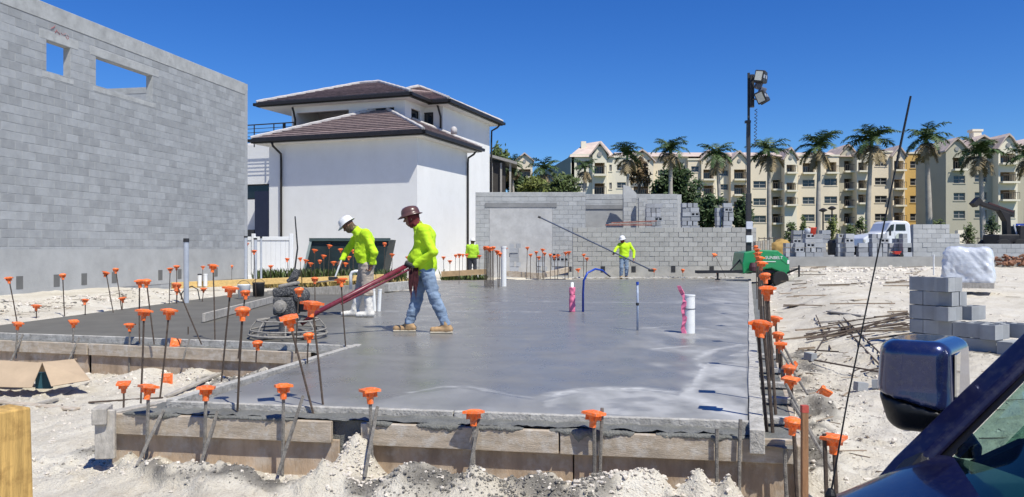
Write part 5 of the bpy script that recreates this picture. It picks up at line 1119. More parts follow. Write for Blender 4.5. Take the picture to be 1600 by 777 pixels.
for px, y0, lb_ in [(312, 430, 'short white pipe right of grey vent pipe, left of two'), (321, 430, 'short white pipe right of grey vent pipe, right of two')]:
    a = D(px, 447, 21.0); t_ = thing('pipe', lb_, 'pipe', a, 0, 'short white pipes'); MB().tube([(0, 0, 0), (0, 0, .3)], .05, 12).build('tube', PVC, t_); MB().tube([(0, 0, .3), (0, 0, .33)], .055, 12).build('end_cap', DARKMETAL if px == 312 else PVC, t_)
for px, y0, lb_ in [(384, 371, 'grey conduit before the vinyl fence, leftmost of three'), (399, 374, 'grey conduit before the vinyl fence, middle of three'), (408, 372, 'thin grey conduit before the vinyl fence, right of three')]:
    a = D(px, 446, 24); t_ = thing('pipe', lb_, 'pipe', a, 0, 'grey conduits'); hh_ = (446 - y0) / F * 24; MB().tube([(0, 0, -.2), (0, 0, hh_)], .05 if px < 405 else .03, 10).build('tube', GALV, t_); MB().tube([(0, 0, hh_), (0, 0, hh_ + .05)], .055 if px < 405 else .035, 10).build('end_cap', DARKMETAL, t_)
o = MB().tube([(0, 0, 0), (.12, 0, .9), (.04, 0, 1.9)], [.03, .025, .02], 8).build('black_pole', DARKMETAL); o.location = D(459, 432, 25); tag(o, 'slim black pole leaning below the left downspout of white house', 'pole')
# loop of black cable and white buckets near the vent pipe
o = MB().tube([D(283, 470, 18.2), D(284, 458, 18.2), D(290, 450, 18.2), D(300, 447, 18.2), D(309, 452, 18.2), D(312, 468, 18.2)], .014, 6).build('cable_loop', DARKMETAL); tag(o, 'loop of black cable standing by the grey vent pipe', 'cable')
for i, (px, py, Y_, lb_) in enumerate([(381, 466, 18.6, 'white bucket upside down near tall rebars by the vinyl fence'), (404, 462, 19.5, 'small dark bucket beside the white bucket')]):
    p = D(px, py, Y_); t_ = thing('bucket', lb_, 'bucket', p); MB().lathe([(.13, 0), (.145, .3), (.15, .31), (.15, .33)], 16).build('shell', PVC if i == 0 else DARKMETAL, t_, smooth=True); MB().tube([(.15 * math.cos(q / 8 * math.pi), .0, .3 + .12 * math.sin(q / 8 * math.pi)) for q in range(9)], .006, 5).build('bail', DARKMETAL, t_)
# ---------------- timbers
o = MB().beam(D(268, 446, 20.6), D(470, 437, 23.0), .06, .17).build('timber', YELLOWWOOD, bevel=.006); tag(o, 'long yellow timber on edge at the back of left bay', 'timber')
o = MB().beam(D(472, 438, 23.2), D(600, 432, 24.6), .06, .16).build('timber', YELLOWWOOD, bevel=.006); tag(o, 'yellow timber on edge continuing behind the machine', 'timber')
o = MB().beam(D(690, 428, 30.5), D(760, 424, 30.5), .3, .2).build('timber', M('tan_timber', (.42, .29, .16), .85, .3, 4, .3, 30)); tag(o, 'tan timber lying before the right corner of white house', 'timber')
o = MB().beam(G(318, 503, .01) + Vector((0, 0, .07)), G(425, 473, .01) + Vector((0, 0, .07)), .045, .14).build('screed_board', GREYWOOD, bevel=.005); tag(o, 'pale grey board standing on edge on the left bay', 'board')
o = MB().beam(D(418, 462, 20.5), D(600, 450, 20.5), .05, .28).build('edge_form', GREYWOOD, bevel=.006); tag(o, 'grey edge board behind the white-booted worker', 'form board')
o = MB().beam(D(600, 449, 21.2), D(660, 443, 23.5), .25, .22).build('curb_piece', DRYC); tag(o, 'pale concrete curb piece behind the hanging rag', 'curb')
u_b = thing('pipe', 'white bent pipe stub behind the bending worker', 'pipe', D(548, 452, 17.5)); MB().tube([(0, 0, 0), (0, 0, .32), (.03, 0, .38), (.1, 0, .40), (.22, 0, .40)], .035, 10).build('tube', PVC, u_b, smooth=True)
for i, px in enumerate((585, 592)):
    a = G(px, 486); t_ = thing('pipe', ['white pipe stub behind the white boots, left of two', 'white pipe stub behind the white boots, right of two'][i], 'pipe', a); MB().tube([(0, 0, 0), (.02 * (i * 2 - 1), 0, .40)], .035, 12).build('tube', PVC, t_); MB().tube([(.02 * (i * 2 - 1), 0, .40), (.02 * (i * 2 - 1), 0, .42)], .04, 12).build('end_cap', PVC, t_)
# ---------------- dark green bin behind the bending worker
Yb = 27.0; gb = thing('waste_bin', 'dark green slant-sided bin with pale rim behind the bending worker', 'bin', D(535, 436, Yb)); k = Yb / F
P_ = lambda px, py, dy=0: Vector(((px - 535) * k, dy, (436 - py) * k))
BING = M('dark_green_steel', (.018, .032, .034), .55, .3, 2, .2, 10); RIM = M('pale_green_rim', (.32, .38, .36), .6)
MB().prism([P_(474, 432), P_(596, 432), P_(608, 374), P_(486, 374)], (0, 1.6, 0)).build('body', BING, gb)
MB().beam(P_(473, 433, -.03), P_(487, 373, -.03), .08, .09, (0, 1, 0)).build('corner_post', RIM, gb); MB().beam(P_(484, 374, -.03), P_(610, 374, -.03), .12, .10).build('top_rail', M('dark_green_rail', (.06, .09, .09), .5), gb)
for px in (515, 545, 575): MB().beam(P_(px - 11, 432, -.04), P_(px + 1, 378, -.04), .05, .05, (0, 1, 0)).build('rib', BING, gb)
# ---------------- cardboard box, fence post, scraps
cb = thing('cardboard_box', 'opened brown cardboard box slumped on the sand at left', 'box', (-5.3, 9.0, -.45)); CARD = M('cardboard', (.44, .33, .22), .85, .12, 4, .1, 40)
def flap(a, b, c, d, nm): 
    o = MB().add([a, b, c, d], [(0, 1, 2, 3)]).build(nm, CARD, cb, world=True); q = o.modifiers.new('t', 'SOLIDIFY'); q.thickness = .008
flap(D(-30, 562, 9.1), D(66, 567, 9.0), D(50, 606, 8.7), D(-30, 604, 8.8), 'flap'); flap(D(66, 567, 9.0), D(116, 562, 9.3), D(141, 594, 9.0), D(80, 604, 8.75), 'flap')
flap(D(40, 568, 9.1), D(120, 560, 9.45), D(112, 580, 9.6), D(40, 580, 9.5), 'side'); flap(D(-30, 563, 9.15), D(42, 568, 9.1), D(42, 590, 9.5), D(-30, 590, 9.5), 'side')
MB().box2((D(55, 0, 9.05).x, 9.05, -.42), (D(79, 0, 9.05).x, 9.1, D(0, 582, 9.05).z)).build('blue_content', M('blue_packing', (.03, .10, .14), .6), cb, world=True)
fp_ = thing('fence_post', 'yellow square timber post at the lower left corner', 'post', (D(16, 777, 3.3).x, 3.3, -.55)); ym = M('treated_pine_post', (.56, .35, .11), .8, .45, 5, .5, 14, stretch=(7, 7, .45), dirt=(.22, .11, .03), dirt_amt=.6)
o = MB().prism([(-.07, -.07, 0), (.075, -.07, 0), (.075, .075, 0), (-.07, .075, 0)], (-.03, .0, 1.07)).build('post_shaft', ym, fp_, bevel=.008, seg=2); fp_.rotation_euler = (0, 0, R(62))
SCR = [((-10, 627), (120, 635), -.43, .10, .02, LUMBER, 'flat tan board lying in sand below the cardboard box'), ((15, 640), (90, 620), -.43, .04, .03, GREYWOOD, 'grey stick lying in sand below the cardboard box'), ((95, 612), (142, 590), -.42, .02, .02, GREYWOOD, 'thin stick sloping beside the cardboard box'), ((138, 622), (255, 618), -.40, .018, .018, REBAR, 'dark bar lying in the sand behind the left end of front form'), ((260, 610), (345, 585), -.38, .06, .03, GREYWOOD, 'grey board in the sand of the notch'), ((255, 625), (500, 556), -.02, .03, .03, GREYWOOD, 'thin pale stick along the near bay edge'),
       ((1233, 470), (1345, 478), -.1, .45, .03, LUMBER, 'tan plywood sheet lying on the sand right of slab'), ((1295, 483), (1350, 492), -.05, .12, .03, GREYWOOD, 'grey plank beyond the rebar pile'), ((1275, 495), (1420, 502), -.12, .10, .04, GREYWOOD, 'long grey plank along the rebar pile'), ((1240, 420), (1495, 405), .35, .25, .12, M('pale_plank', (.55, .5, .42), .9), 'long pale timber before the pallets of blocks')]
for a, b_, z_, w_, h_, m_, lb_ in SCR:
    A_ = G(*a, z_); B_ = G(*b_, z_); A_.z = gz1(A_.x, A_.y) + h_ * .6; B_.z = gz1(B_.x, B_.y) + h_ * .6
    o = MB().beam(A_, B_, w_, h_).build('board' if m_ is not REBAR else 'bar', m_, bevel=.004); tag(o, lb_, 'board' if m_ is not REBAR else 'bar')
# rebar pile on the right sand
for i in range(16):
    px0, px1 = 1285 + rr.uniform(-30, 40), 1420 + rr.uniform(-20, 12); py0, py1 = 508 + rr.uniform(-5, 16), 506 + rr.uniform(-6, 14); A_ = G(px0, py0, -.15); B_ = G(px1, py1, -.15)
    A_.z = gz1(A_.x, A_.y) + rr.uniform(.02, .07); B_.z = gz1(B_.x, B_.y) + rr.uniform(.02, .1); o = rod(MB(), A_, B_, .012).build('rebar', REBAR); tag(o, 'loose rusty bar in the flat pile left of the near block stack', 'rebar', 'flat pile of bars')
for i, (a, b_) in enumerate([((1262, 540), (1310, 548)), ((1310, 512), (1400, 590)), ((1318, 508), (1395, 575)), ((1272, 565), (1390, 583)), ((1296, 520), (1270, 560)), ((1345, 575), (1420, 572)), ((1275, 500), (1298, 540))]):
    A_ = G(*a, -.25); B_ = G(*b_, -.25); A_.z = gz1(A_.x, A_.y) + .05; B_.z = gz1(B_.x, B_.y) + .04; o = rod(MB(), A_, B_, .011).build('rebar', REBAR); tag(o, ['stray bar lying nearly level left of the scattered bars', 'long stray bar slanting down towards the mirror', 'stray bar parallel above the longest slanting one', 'stray bar lying lowest, nearly level towards the mirror', 'short stray bar slanting down left below the flat pile', 'stray bar lying level right beside the mirror', 'short steep stray bar at the left tip of the flat pile'][i], 'rebar', 'scattered bars')

o = MB().beam(D(790, 427, 31.4), D(846, 431, 31.2), .08, .22).build('form_board', LUMBER, bevel=.006); tag(o, 'brown board on edge behind the far slab edge, left of two', 'form board')
o = MB().beam(D(848, 430, 31.2), D(892, 420, 34.0), .08, .22).build('form_board', LUMBER, bevel=.006); tag(o, 'brown board on edge behind the far slab edge, slanting right one', 'form board')
crust('rubble_edge', (2.0, 31.1), (9.2, 31.35), (0, 1), .0, .9, .02, DRYC, .05, .08)
def fontmesh(o):
    bpy.context.view_layer.update(); dg = bpy.context.evaluated_depsgraph_get(); me_ = bpy.data.meshes.new_from_object(o.evaluated_get(dg)); n = bpy.data.objects.new('lettering', me_); COL.objects.link(n); n.parent = o.parent; n.location = o.location; n.rotation_euler = o.rotation_euler; bpy.data.objects.remove(o); n.name = 'lettering'; return n
# ================================================================ light tower with generator
Yg = 28.5; kg = Yg / F; gx0 = (1195 - CX) * kg; zg = D(0, 448, Yg).z
lt = thing('light_tower', 'green towable light tower with tall black mast and floodlights', 'light tower', (gx0, Yg, zg))
Pg = lambda px, py, dy=0: Vector(((px - 1195) * kg, dy, (448 - py) * kg))
GREEN = M('green_enamel', (.015, .24, .085), .3, .08, 2, .03, 30, coat=.4); TYRE = M('tyre_rubber', (.02, .02, .021), .85, .2, 20, .3, 60)
MB().prism([Pg(1161, 428), Pg(1188, 421), Pg(1206, 419), Pg(1216, 424), Pg(1228, 431), Pg(1234, 425), Pg(1234, 406), Pg(1215, 391), Pg(1188, 390), Pg(1163, 394), Pg(1160, 412)], (0, 1.35, 0)).build('housing', GREEN, lt, bevel=.04, seg=2)
MB().prism([Pg(1205, 397, -.012), Pg(1216, 397, -.012), Pg(1230, 409, -.012), Pg(1230, 413, -.012), Pg(1214, 401, -.012)], (0, .02, 0)).build('hood_crease', GREEN, lt, bevel=.005)
MB().box2(Pg(1186, 408, -.015), Pg(1212, 409, .01)).build('trim_line', PVC, lt)
MB().box2(Pg(1230, 406, -.012), Pg(1233, 412, .01)).build('side_sticker', PVC, lt)
cu = bpy.data.curves.new('lettering', 'FONT'); cu.body = 'SUNBELT'; cu.size = .155; cu.extrude = .004; o = bpy.data.objects.new('lettering', cu); COL.objects.link(o); o.parent = lt; o.location = Pg(1195.5, 404.5, -.014); o.rotation_euler = (R(90), 0, 0); cu.materials.append(PVC); fontmesh(o)
def wheel(parent, c, r, w, ax='Y'):
    m_ = Matrix.Rotation(R(90), 3, 'X'); wh = MB().lathe([(r * .62, -w / 2), (r * .92, -w / 2), (r, -w / 3), (r, w / 3), (r * .92, w / 2), (r * .62, w / 2)], 22, m_, c).build('wheel', TYRE, parent, smooth=False)
    MB().lathe([(r * .2, -w * .35), (r * .5, -w * .4), (r * .615, -w * .5), (r * .615, w * .45)], 16, m_, c).build('rim', PVC if False else GALV, wh); return wh
wheel(lt, Pg(1218, 436, -.06), .29, .2); wheel(lt, Pg(1218, 436, 1.4), .29, .2)
MB().beam(Pg(1236, 424, .1), Pg(1092, 425, .6), .12, .1).build('tow_bar', DARKMETAL, lt); MB().beam(Pg(1163, 424, .05), Pg(1095, 426, .55), .08, .08).build('tow_bar', DARKMETAL, lt)
MB().beam(Pg(1145, 424, .4), Pg(1164, 403, .4), .05, .05, (0, 1, 0)).build('mast_brace', DARKMETAL, lt)
MB().tube([Pg(1127, 425, .5), Pg(1127, 437, .5)], .04, 8).build('jack_leg', DARKMETAL, lt); MB().lathe([(.1, 0), (.1, .03), (.03, .05)], 12, None, Pg(1127, 438, .5)).build('jack_foot', DARKMETAL, lt)
MB().beam(Pg(1228, 428, .1), Pg(1244, 418, -.35), .06, .06).build('outrigger', DARKMETAL, lt); MB().tube([Pg(1243, 414, -.35), Pg(1243, 441, -.35)], .035, 8).build('outrigger_leg', DARKMETAL, lt)
MB().lathe([(.12, 0), (.15, .15), (.1, .3)], 12, None, Pg(1174, 423, -.2)).build('hose_reel', M('dark_plum', (.08, .03, .04), .6), lt)
MB().box2(Pg(1173.5, 428, .5), Pg(1181, 300, .66)).build('mast', DARKMETAL, lt, bevel=.01); MB().box2(Pg(1174.7, 300, .53), Pg(1179.8, 185, .64)).build('mast', DARKMETAL, lt); MB().box2(Pg(1175.7, 185, .55), Pg(1179, 108, .62)).build('mast', DARKMETAL, lt)
MB().box2(Pg(1172, 367, .44), Pg(1182, 378, .5)).build('mast_sign', PVC, lt); MB().box2(Pg(1172, 345, .44), Pg(1182, 357, .5)).build('mast_sign', M('grey_sign', (.5, .52, .58), .5), lt)
MB().box2(Pg(1172, 184, .5), Pg(1180, 188, .68)).build('mast_clamp', DARKMETAL, lt); MB().tube([Pg(1173, 186, .5), Pg(1171, 300, .5)], .008, 5).build('mast_cable', DARKMETAL, lt)
MB().box2(Pg(1178, 112, .4), Pg(1184, 164, .5)).build('light_bracket', DARKMETAL, lt); MB().tube([Pg(1180, 117, .3), Pg(1200, 112, .7)], .03, 6).build('cross_bar', DARKMETAL, lt); MB().tube([Pg(1180, 152, .3), Pg(1202, 150, .7)], .03, 6).build('cross_bar', DARKMETAL, lt)
BLKG = M('grey_blue_box', (.10, .11, .15), .5); LENS = M('floodlight_lens', (.50, .50, .44), .15, .1, 3); 
for (px, py, ry, dy, s_) in [(1188, 119, 12, .05, 1), (1198, 116, 6, .55, .95), (1190, 151, -24, .05, 1), (1200, 148, -30, .55, .95)]:
    m_ = Matrix.Rotation(R(ry), 3, 'Y') @ Matrix.Rotation(R(-30), 3, 'Z'); c = Pg(px, py, dy)
    fl_ = MB().box(c, (.36 * s_, .22, .44 * s_), m_).build('floodlight', DARKMETAL, lt, bevel=.03, seg=2); MB().box(c + m_ @ Vector((-.02, -.115, 0)), (.24 * s_, .012, .33 * s_), m_).build('lens', LENS, fl_)
    MB().box(c + m_ @ Vector((.08, .15, -.02)), (.16, .12, .26), m_).build('ballast', DARKMETAL, fl_, bevel=.01); MB().box(c + m_ @ Vector((.17, -.06, .0)), (.03, .1, .12), m_).build('bracket_plate', GALV, fl_)
for px, py in ((1189, 131), (1195, 139)): MB().box(Pg(px, py, .3), (.22, .3, .2), Matrix.Rotation(R(20), 3, 'Y')).build('junction_box', BLKG, lt, bevel=.02)
hx = [Pg(1188 - 1.5 * q / 60 + 0, 166 + q * 1.0, .5) + Vector((.045 * math.cos(q * 1.1), .045 * math.sin(q * 1.1), 0)) for q in range(62)]
MB().tube(hx, .012, 5).build('coiled_cable', DARKMETAL, lt)
pk = thing('plank_bundle', 'bundle of pale planks stacked behind the green generator', 'plank bundle', (gx0, Yg + 2.2, zg))
k2 = (Yg + 2.2) / F
for i in range(7): MB().box2(((1181 + i * 3.6 - CX) * k2 - gx0, 0, D(0, 396, Yg + 2.2).z - zg), ((1184 + i * 3.6 - CX) * k2 - gx0, .35, D(0, 377 - .4 * i, Yg + 2.2).z - zg)).build('plank', GREYWOOD if i % 2 else LUMBER, pk)
# ================================================================ blocks
hb = MB().wall(.39, .39, [], .19); hb = MB().wall(.39, .19, [(.035, .18, .035, .155), (.21, .355, .035, .155)], .19, (-.195, -.095, -.095))   # cores run along y
HOLLOW = hb.mesh('block_body'); HOLLOW.materials.append(BLOCK)
hv = MB(); hv.v = [(x, -z, y) for x, y, z in hb.v]; hv.f = list(hb.f); HOLLOWV = hv.mesh('block_body'); HOLLOWV.materials.append(BLOCK)   # cores vertical
sb = MB().box((0, 0, 0), (.39, .19, .19)); SOLIDB = sb.mesh('block_body'); SOLIDB.materials.append(BLOCK); hf = MB().box((0, 0, 0), (.19, .19, .19)); HALFB = hf.mesh('block_body'); HALFB.materials.append(BLOCK)
for me_ in (HOLLOW, HOLLOWV, SOLIDB, HALFB): pass
rzb = math.atan2(-.823, .568); ox = D(1420, 541, 11.3); ux = Vector((.568, -.823, 0)); uy = Vector((.823, .568, 0)); zb0 = ox.z
def blk(lb, x, y, row, half=False, turn=False, mesh=None):
    p = ox + ux * x + uy * y + Vector((0, 0, .1 + row * .2)); o = link('concrete_block', mesh or (HALFB if half else HOLLOWV), None, p, (0, 0, rzb + (R(90) if turn else 0) + rng.uniform(-.015, .015))); tag(o, lb, 'block', 'near block stack')
    b_ = o.modifiers.new('bevel', 'BEVEL'); b_.width = .006; b_.segments = 1
for q in [('topmost block of the near stack, left of the top row', .2, .1, 4), ('topmost half block of near stack, right end of the top row', .5, .1, 4, False, True), ('small end block second row from top of near stack', .1, .1, 3, True), ('long block second row from top of near stack', .4, .1, 3), ('block behind the second row from top of near stack', .4, .32, 3),
          ('left block of the third row from top of near stack', .2, .1, 2), ('right end block of the third row from top of near stack', .5, .1, 2, False, True), ('pale block standing behind the third row of near stack', .62, .5, 2, False, True),
          ('small end block of the fourth row of near stack', .1, .1, 1, True), ('first long block of the fourth row of near stack', .4, .1, 1), ('second long block of the fourth row of near stack', .8, .1, 1), ('end block of the fourth row of near stack', 1.1, .1, 1, False, True), ('block lying behind the fourth row of near stack', .9, .33, 1), ('second block lying behind the fourth row of near stack', 1.15, .52, 1),
          ('left block of the bottom row of near stack', .2, .1, 0), ('middle block of the bottom row of near stack', .6, .1, 0), ('right block of the bottom row of near stack', .97, .1, 0, False, False, SOLIDB), ('rear block of the bottom row of near stack', .4, .33, 0), ('rear right block of the bottom row of near stack', .85, .35, 0)]: blk(*q)
blk('cored block with its holes showing at the foot of near stack', 1.3, .12, 0, mesh=HOLLOW, turn=True); blk('single block lying right of the near stack', 1.62, .62, 0, turn=False, mesh=SOLIDB); blk('single block beyond the right foot of the near stack', 1.9, 1.0, 0, mesh=SOLIDB)
# pad with pallets
pad = MB().box2((D(1232, 0, 34).x, 34, .2), (D(1600, 0, 34).x + 3, 60, D(0, 401, 34).z)).build('concrete_pad', M('grey_pad', (.30, .295, .28), .9, .2, 2, .4, 20)); tag(pad, kind='structure'); ZP = D(0, 401, 34).z
BF = M('pallet_block', (.34, .35, .365), .95, .12, 3, .3, 40, rand=.22)
PB = MB().wall(.39, .19, [(.05, .17, .05, .14), (.22, .34, .05, .14)], .19, (-.195, -.095, -.095)).mesh('block'); PB.materials.append(BF); PBS = MB().box((0, 0, 0), (.19, .39, .19)).mesh('block'); PBS.materials.append(BF); PBX = MB().box((0, 0, 0), (.385, .19, .188)).mesh('block'); PBX.materials.append(BF)
def pallet(lb, px0, px1, ytop, Y, tilt=0.0, depth=2, wood=False, base=None):
    k = Y / F; x0 = (px0 - CX) * k; w_ = (px1 - px0) * k; zb = ZP if base is None else base; h_ = D(0, ytop, Y).z - zb; nz = max(1, round(h_ / .2)); nx = max(1, round(w_ / .4)); rr_ = random.Random(int(px0))
    t = thing('block_pile', lb, 'block pile', (x0, Y, zb), R(tilt), 'piles of concrete blocks')
    for kz in range(nz):
        turned = rr_.random() < .35
        for iy in range(depth):
            if turned:
                n2 = max(1, int(w_ / .2))
                if iy % 2 == 0:
                    for ix in range(n2): link('block', PBS, t, (.1 + ix * w_ / n2, .2 + iy * .2 + rr_.uniform(-.02, .02), .1 + kz * .2), (0, 0, rr_.uniform(-.03, .03)))
            else:
                for ix in range(nx):
                    if kz == nz - 1 and rr_.random() < .18: continue
                    link('block', PB if rr_.random() < .22 else PBX, t, (.2 + ix * w_ / nx + rr_.uniform(-.02, .02), .1 + iy * .2 + rr_.uniform(-.03, .02), .1 + kz * .2), (0, 0, rr_.uniform(-.04, .04)))
for q in [('short block pile at the left end of concrete pad', 1228, 1243, 380, 34.6), ('block pile left of and under the red bucket', 1243, 1258, 378, 34.4), ('block pile directly under the red bucket', 1259, 1285, 367, 34.4), ('tall narrow block pile behind the bucket pile', 1284, 1297, 356, 36.2), ('low back row of blocks behind the bucket pile', 1240, 1268, 357, 36.6), ('block pile right of the black gap on the pad', 1309, 1321, 368, 34.5),
          ('block pile left of the white truck bonnet', 1321, 1341, 366, 34.3, 4), ('lower ragged block pile before the white truck bonnet', 1342, 1361, 380, 34.4, -6), ('block pile in front of the white truck bonnet', 1363, 1388, 367, 34.6), ('block pile beneath the white truck cab', 1389, 1411, 371, 34.8), ('pale upright block pile left of the block wall on the pad', 1411, 1425, 364, 34.3)]: pallet(*q)
wj = thing('block_wall', 'block wall on the pad right of the white truck, stepped at top', 'wall', ((1427 - CX) / F * 35, 35, ZP)); block_wall(wj, 2.05, 0, 7, [(1.6, 2.1, 1.0, 2)], .2, 300, True, mm(FB), .01, core_holes=[(1.6, 2.05, 1.0, 2)])
wk = thing('block_wall', 'low block wall behind the plastic-wrapped pallet at right', 'wall', ((1488 - CX) / F * 35.6, 35.6, ZP - .25)); block_wall(wk, 4.6, 0, 4, [], .2, 300, True, mm(FB), .01)
for lb, a, b_, c_, d_ in [('leaning block pile on the far side of the low wall, right end', 1066, 1092, 319, 35.2), ('narrow block pile behind the low wall, left of the leaning one', 1010, 1033, 321, 35.6), ('block pile behind the low wall near the light mast, taller part', 1131, 1148, 319, 35.2), ('block pile behind the low wall near the light mast, lower part', 1120, 1131, 327, 35.4)]: pallet(lb, a, b_, c_, d_, 0, 2, base=1.6)
for lb, a, b_, c_, d_ in [('block pile before the pale plastered panel', 796, 817, 381, 34.2), ('small pink-grey block pile behind the rebars by the blue hose', 862, 886, 398, 34.6), ('block pile at the foot of the panel wall, behind rebars', 838, 858, 396, 34.8)]: pallet(lb, a, b_, c_, d_, 0, 2, base=.0)
# bucket, mixer hose, red tool, yellow pile, black barrel
bk = thing('bucket', 'red bucket standing on top of a block pile', 'bucket', D(1270, 367, 34.5)); MB().lathe([(.12, 0), (.155, .30), (.165, .31), (.165, .33), (.14, .33), (.12, .05)], 16).build('shell', M('red_bucket', (.72, .06, .03), .4), bk, smooth=True); MB().tube([(.16 * math.cos(q / 8 * math.pi), 0, .3 - .14 * math.sin(q / 8 * math.pi)) for q in range(9)], .01, 5).build('bail', DARKMETAL, bk)
bk = thing('bucket', 'grey bucket lying left of the red bucket', 'bucket', D(1262, 366, 34.5)); MB().lathe([(.1, 0), (.14, .26), (.12, .26)], 14).build('shell', GALV, bk, smooth=True); MB().tube([(.13 * math.cos(q / 8 * math.pi), 0, .25 + .1 * math.sin(q / 8 * math.pi)) for q in range(9)], .01, 5).build('bail', DARKMETAL, bk)
bk = thing('barrow', 'small red wheelbarrow before the white truck wheel', 'wheelbarrow', D(1401, 402, 34.3)); REDM = M('red_enamel', (.55, .04, .03), .45)
MB().prism([(-.25, -.2, .42), (.25, -.2, .42), (.15, -.15, .22), (-.15, -.15, .22)], (0, .4, 0)).build('tray', REDM, bk); MB().beam((-.5, 0, .4), (.3, 0, .18), .05, .05).build('handles', LUMBER, bk); wheel(bk, (.32, 0, .14), .14, .08); bk.scale = (.65, .65, .65)
YP = M('yellow_sand', (.42, .27, .09), .95, .2, 3, .6, 30)
def f_p(X, Y, Z): return np.maximum(sd_ell(X, Y, Z, (0, 0, 0), (.62, .5, .78)) + .16 * (vnoise3(X * 5, Y * 5, Z * 5) - .5), -Z)
o = surface(f_p, (-.9, -.8, -.05), (.9, .8, 1.0), .06).build('sand_pile', YP, smooth=True); o.location = (D(1221, 0, 37).x, 37, ZP); tag(o, 'yellow-brown sand pile left of the pads of blocks', 'sand pile')
o = thing('drum', 'black plastic drum in the gap between block piles', 'drum', D(1303, 398, 35)); MB().lathe([(.24, 0), (.26, .1), (.25, .3), (.265, .5), (.25, .62), (.2, .64)], 16).build('shell', DARKMETAL, o, smooth=True); MB().lathe([(.2, .64), (.2, .67), (.05, .68)], 14).build('lid', DARKMETAL, o)
# ---------------- white truck
Yt = 43.0; kt = Yt / F; wt = thing('truck', 'white bonneted work truck behind the block piles', 'truck', ((1385 - CX) * kt, Yt, gz1((1385 - CX) * kt, Yt)))
zt0 = wt.location.z; Pt = lambda px, py, dy=0: Vector(((px - 1385) * kt, dy, D(0, py, Yt).z - zt0)); WP = M('white_truck_paint', (.72, .73, .74), .35, .05, 2, 0, 1, coat=.4)
MB().prism([Pt(1347, 385), Pt(1425, 385), Pt(1423, 350), Pt(1418, 345), Pt(1396, 344), Pt(1391, 348), Pt(1384, 362), Pt(1360, 366), Pt(1349, 372)], (0, 2.1, 0)).build('cab', WP, wt, bevel=.1, seg=3)
MB().prism([Pt(1385, 361, -.02), Pt(1396, 360, -.02), Pt(1397, 350, -.02), Pt(1392, 351, -.02)], (0, .03, 0)).build('quarter_window', GLASSD, wt); MB().prism([Pt(1399, 360, -.02), Pt(1415, 360, -.02), Pt(1414, 350, -.02), Pt(1400, 350, -.02)], (0, .03, 0)).build('door_window', GLASSD, wt)
MB().box2(Pt(1398, 383, -.015), Pt(1416, 362, .01)).build('door', WP, wt, bevel=.02); MB().lathe([(.25, 0), (.25, .02)], 16, Matrix.Rotation(R(90), 3, 'X'), Pt(1406, 371, -.02)).build('door_emblem', M('faded_emblem', (.45, .48, .40), .5), wt)
MB().box2(Pt(1422, 392, .2), Pt(1470, 384, 1.9)).build('chassis', DARKMETAL, wt); MB().box2(Pt(1424, 384, .1), Pt(1436, 352, 2.0)).build('headboard', M('navy_paint', (.03, .035, .09), .5), wt)
for px in (1362, 1440): wheel(wt, Pt(px, 391, .1), .48, .28); wheel(wt, Pt(px, 391, 2.0), .48, .28)
MB().box2(Pt(1349, 378, -.05), Pt(1352, 374, .2)).build('headlight', LENS, wt); MB().box2(Pt(1387, 368, -.25), Pt(1389, 355, -.15)).build('side_mirror', DARKMETAL, wt)
# ---------------- loader with dark boom
Yl_ = 47.0; kl = Yl_ / F; ld_ = thing('loader', 'dark boom loader parked at the right behind the low wall', 'loader', ((1570 - CX) * kl, Yl_, gz1((1570 - CX) * kl, Yl_)))
zl0 = ld_.location.z; Pl = lambda px, py, dy=0: Vector(((px - 1570) * kl, dy, D(0, py, Yl_).z - zl0)); BLK = M('oily_black_steel', (.018, .016, .017), .55, .4, 3, .2, 20); DKRED = M('dark_red_steel', (.06, .025, .025), .5, .3, 3)
MB().beam(Pl(1533, 314, .6), Pl(1592, 334, .6), .3, .26).build('boom', BLK, ld_, bevel=.03); MB().beam(Pl(1552, 316, .5), Pl(1592, 330, .5), .12, .10).build('boom_top', DKRED, ld_)
MB().prism([Pl(1568, 326, .4), Pl(1586, 333, .4), Pl(1588, 380, .4), Pl(1580, 380, .4), Pl(1579, 345, .4)], (0, .5, 0)).build('mast', BLK, ld_, bevel=.03); MB().beam(Pl(1531, 312, .6), Pl(1537, 318, .6), .5, .5).build('boom_head', BLK, ld_)
MB().box2(Pl(1560, 382, 0), Pl(1594, 366, 1.6)).build('chassis', BLK, ld_, bevel=.05); MB().prism([Pl(1594, 380, .1), Pl(1606, 380, .1), Pl(1606, 352, .1), Pl(1596, 352, .1)], (0, 1.5, 0)).build('cab', BLK, ld_, bevel=.04); MB().beam(Pl(1590, 350, .35), Pl(1598, 380, .35), .08, .08).build('hydraulic_ram', GALV, ld_)
for px in (1566, 1592): wheel(ld_, Pl(px, 384, -.1), .42, .3); wheel(ld_, Pl(px, 384, 1.7), .42, .3)
sg = thing('sign_board', 'blue sign with white lettering at the right picture edge', 'sign', D(1597, 385, 52)); ks = 52 / F
MB().box2((-9 * ks, 0, 23 * ks), (30 * ks, .06, 36 * ks)).build('panel', M('sign_blue', (.02, .05, .30), .5), sg); 
for x in (-6, 26): MB().box2((x * ks, .07, -.5), (x * ks + .1, .15, 36 * ks)).build('post', GALV, sg)
cu = bpy.data.curves.new('lettering', 'FONT'); cu.body = 'P. A'; cu.size = .42; cu.extrude = .004; o = bpy.data.objects.new('lettering', cu); COL.objects.link(o); o.parent = sg; o.location = (-7 * ks, -.008, 26.5 * ks); o.rotation_euler = (R(90), 0, 0); cu.materials.append(PVC); fontmesh(o)
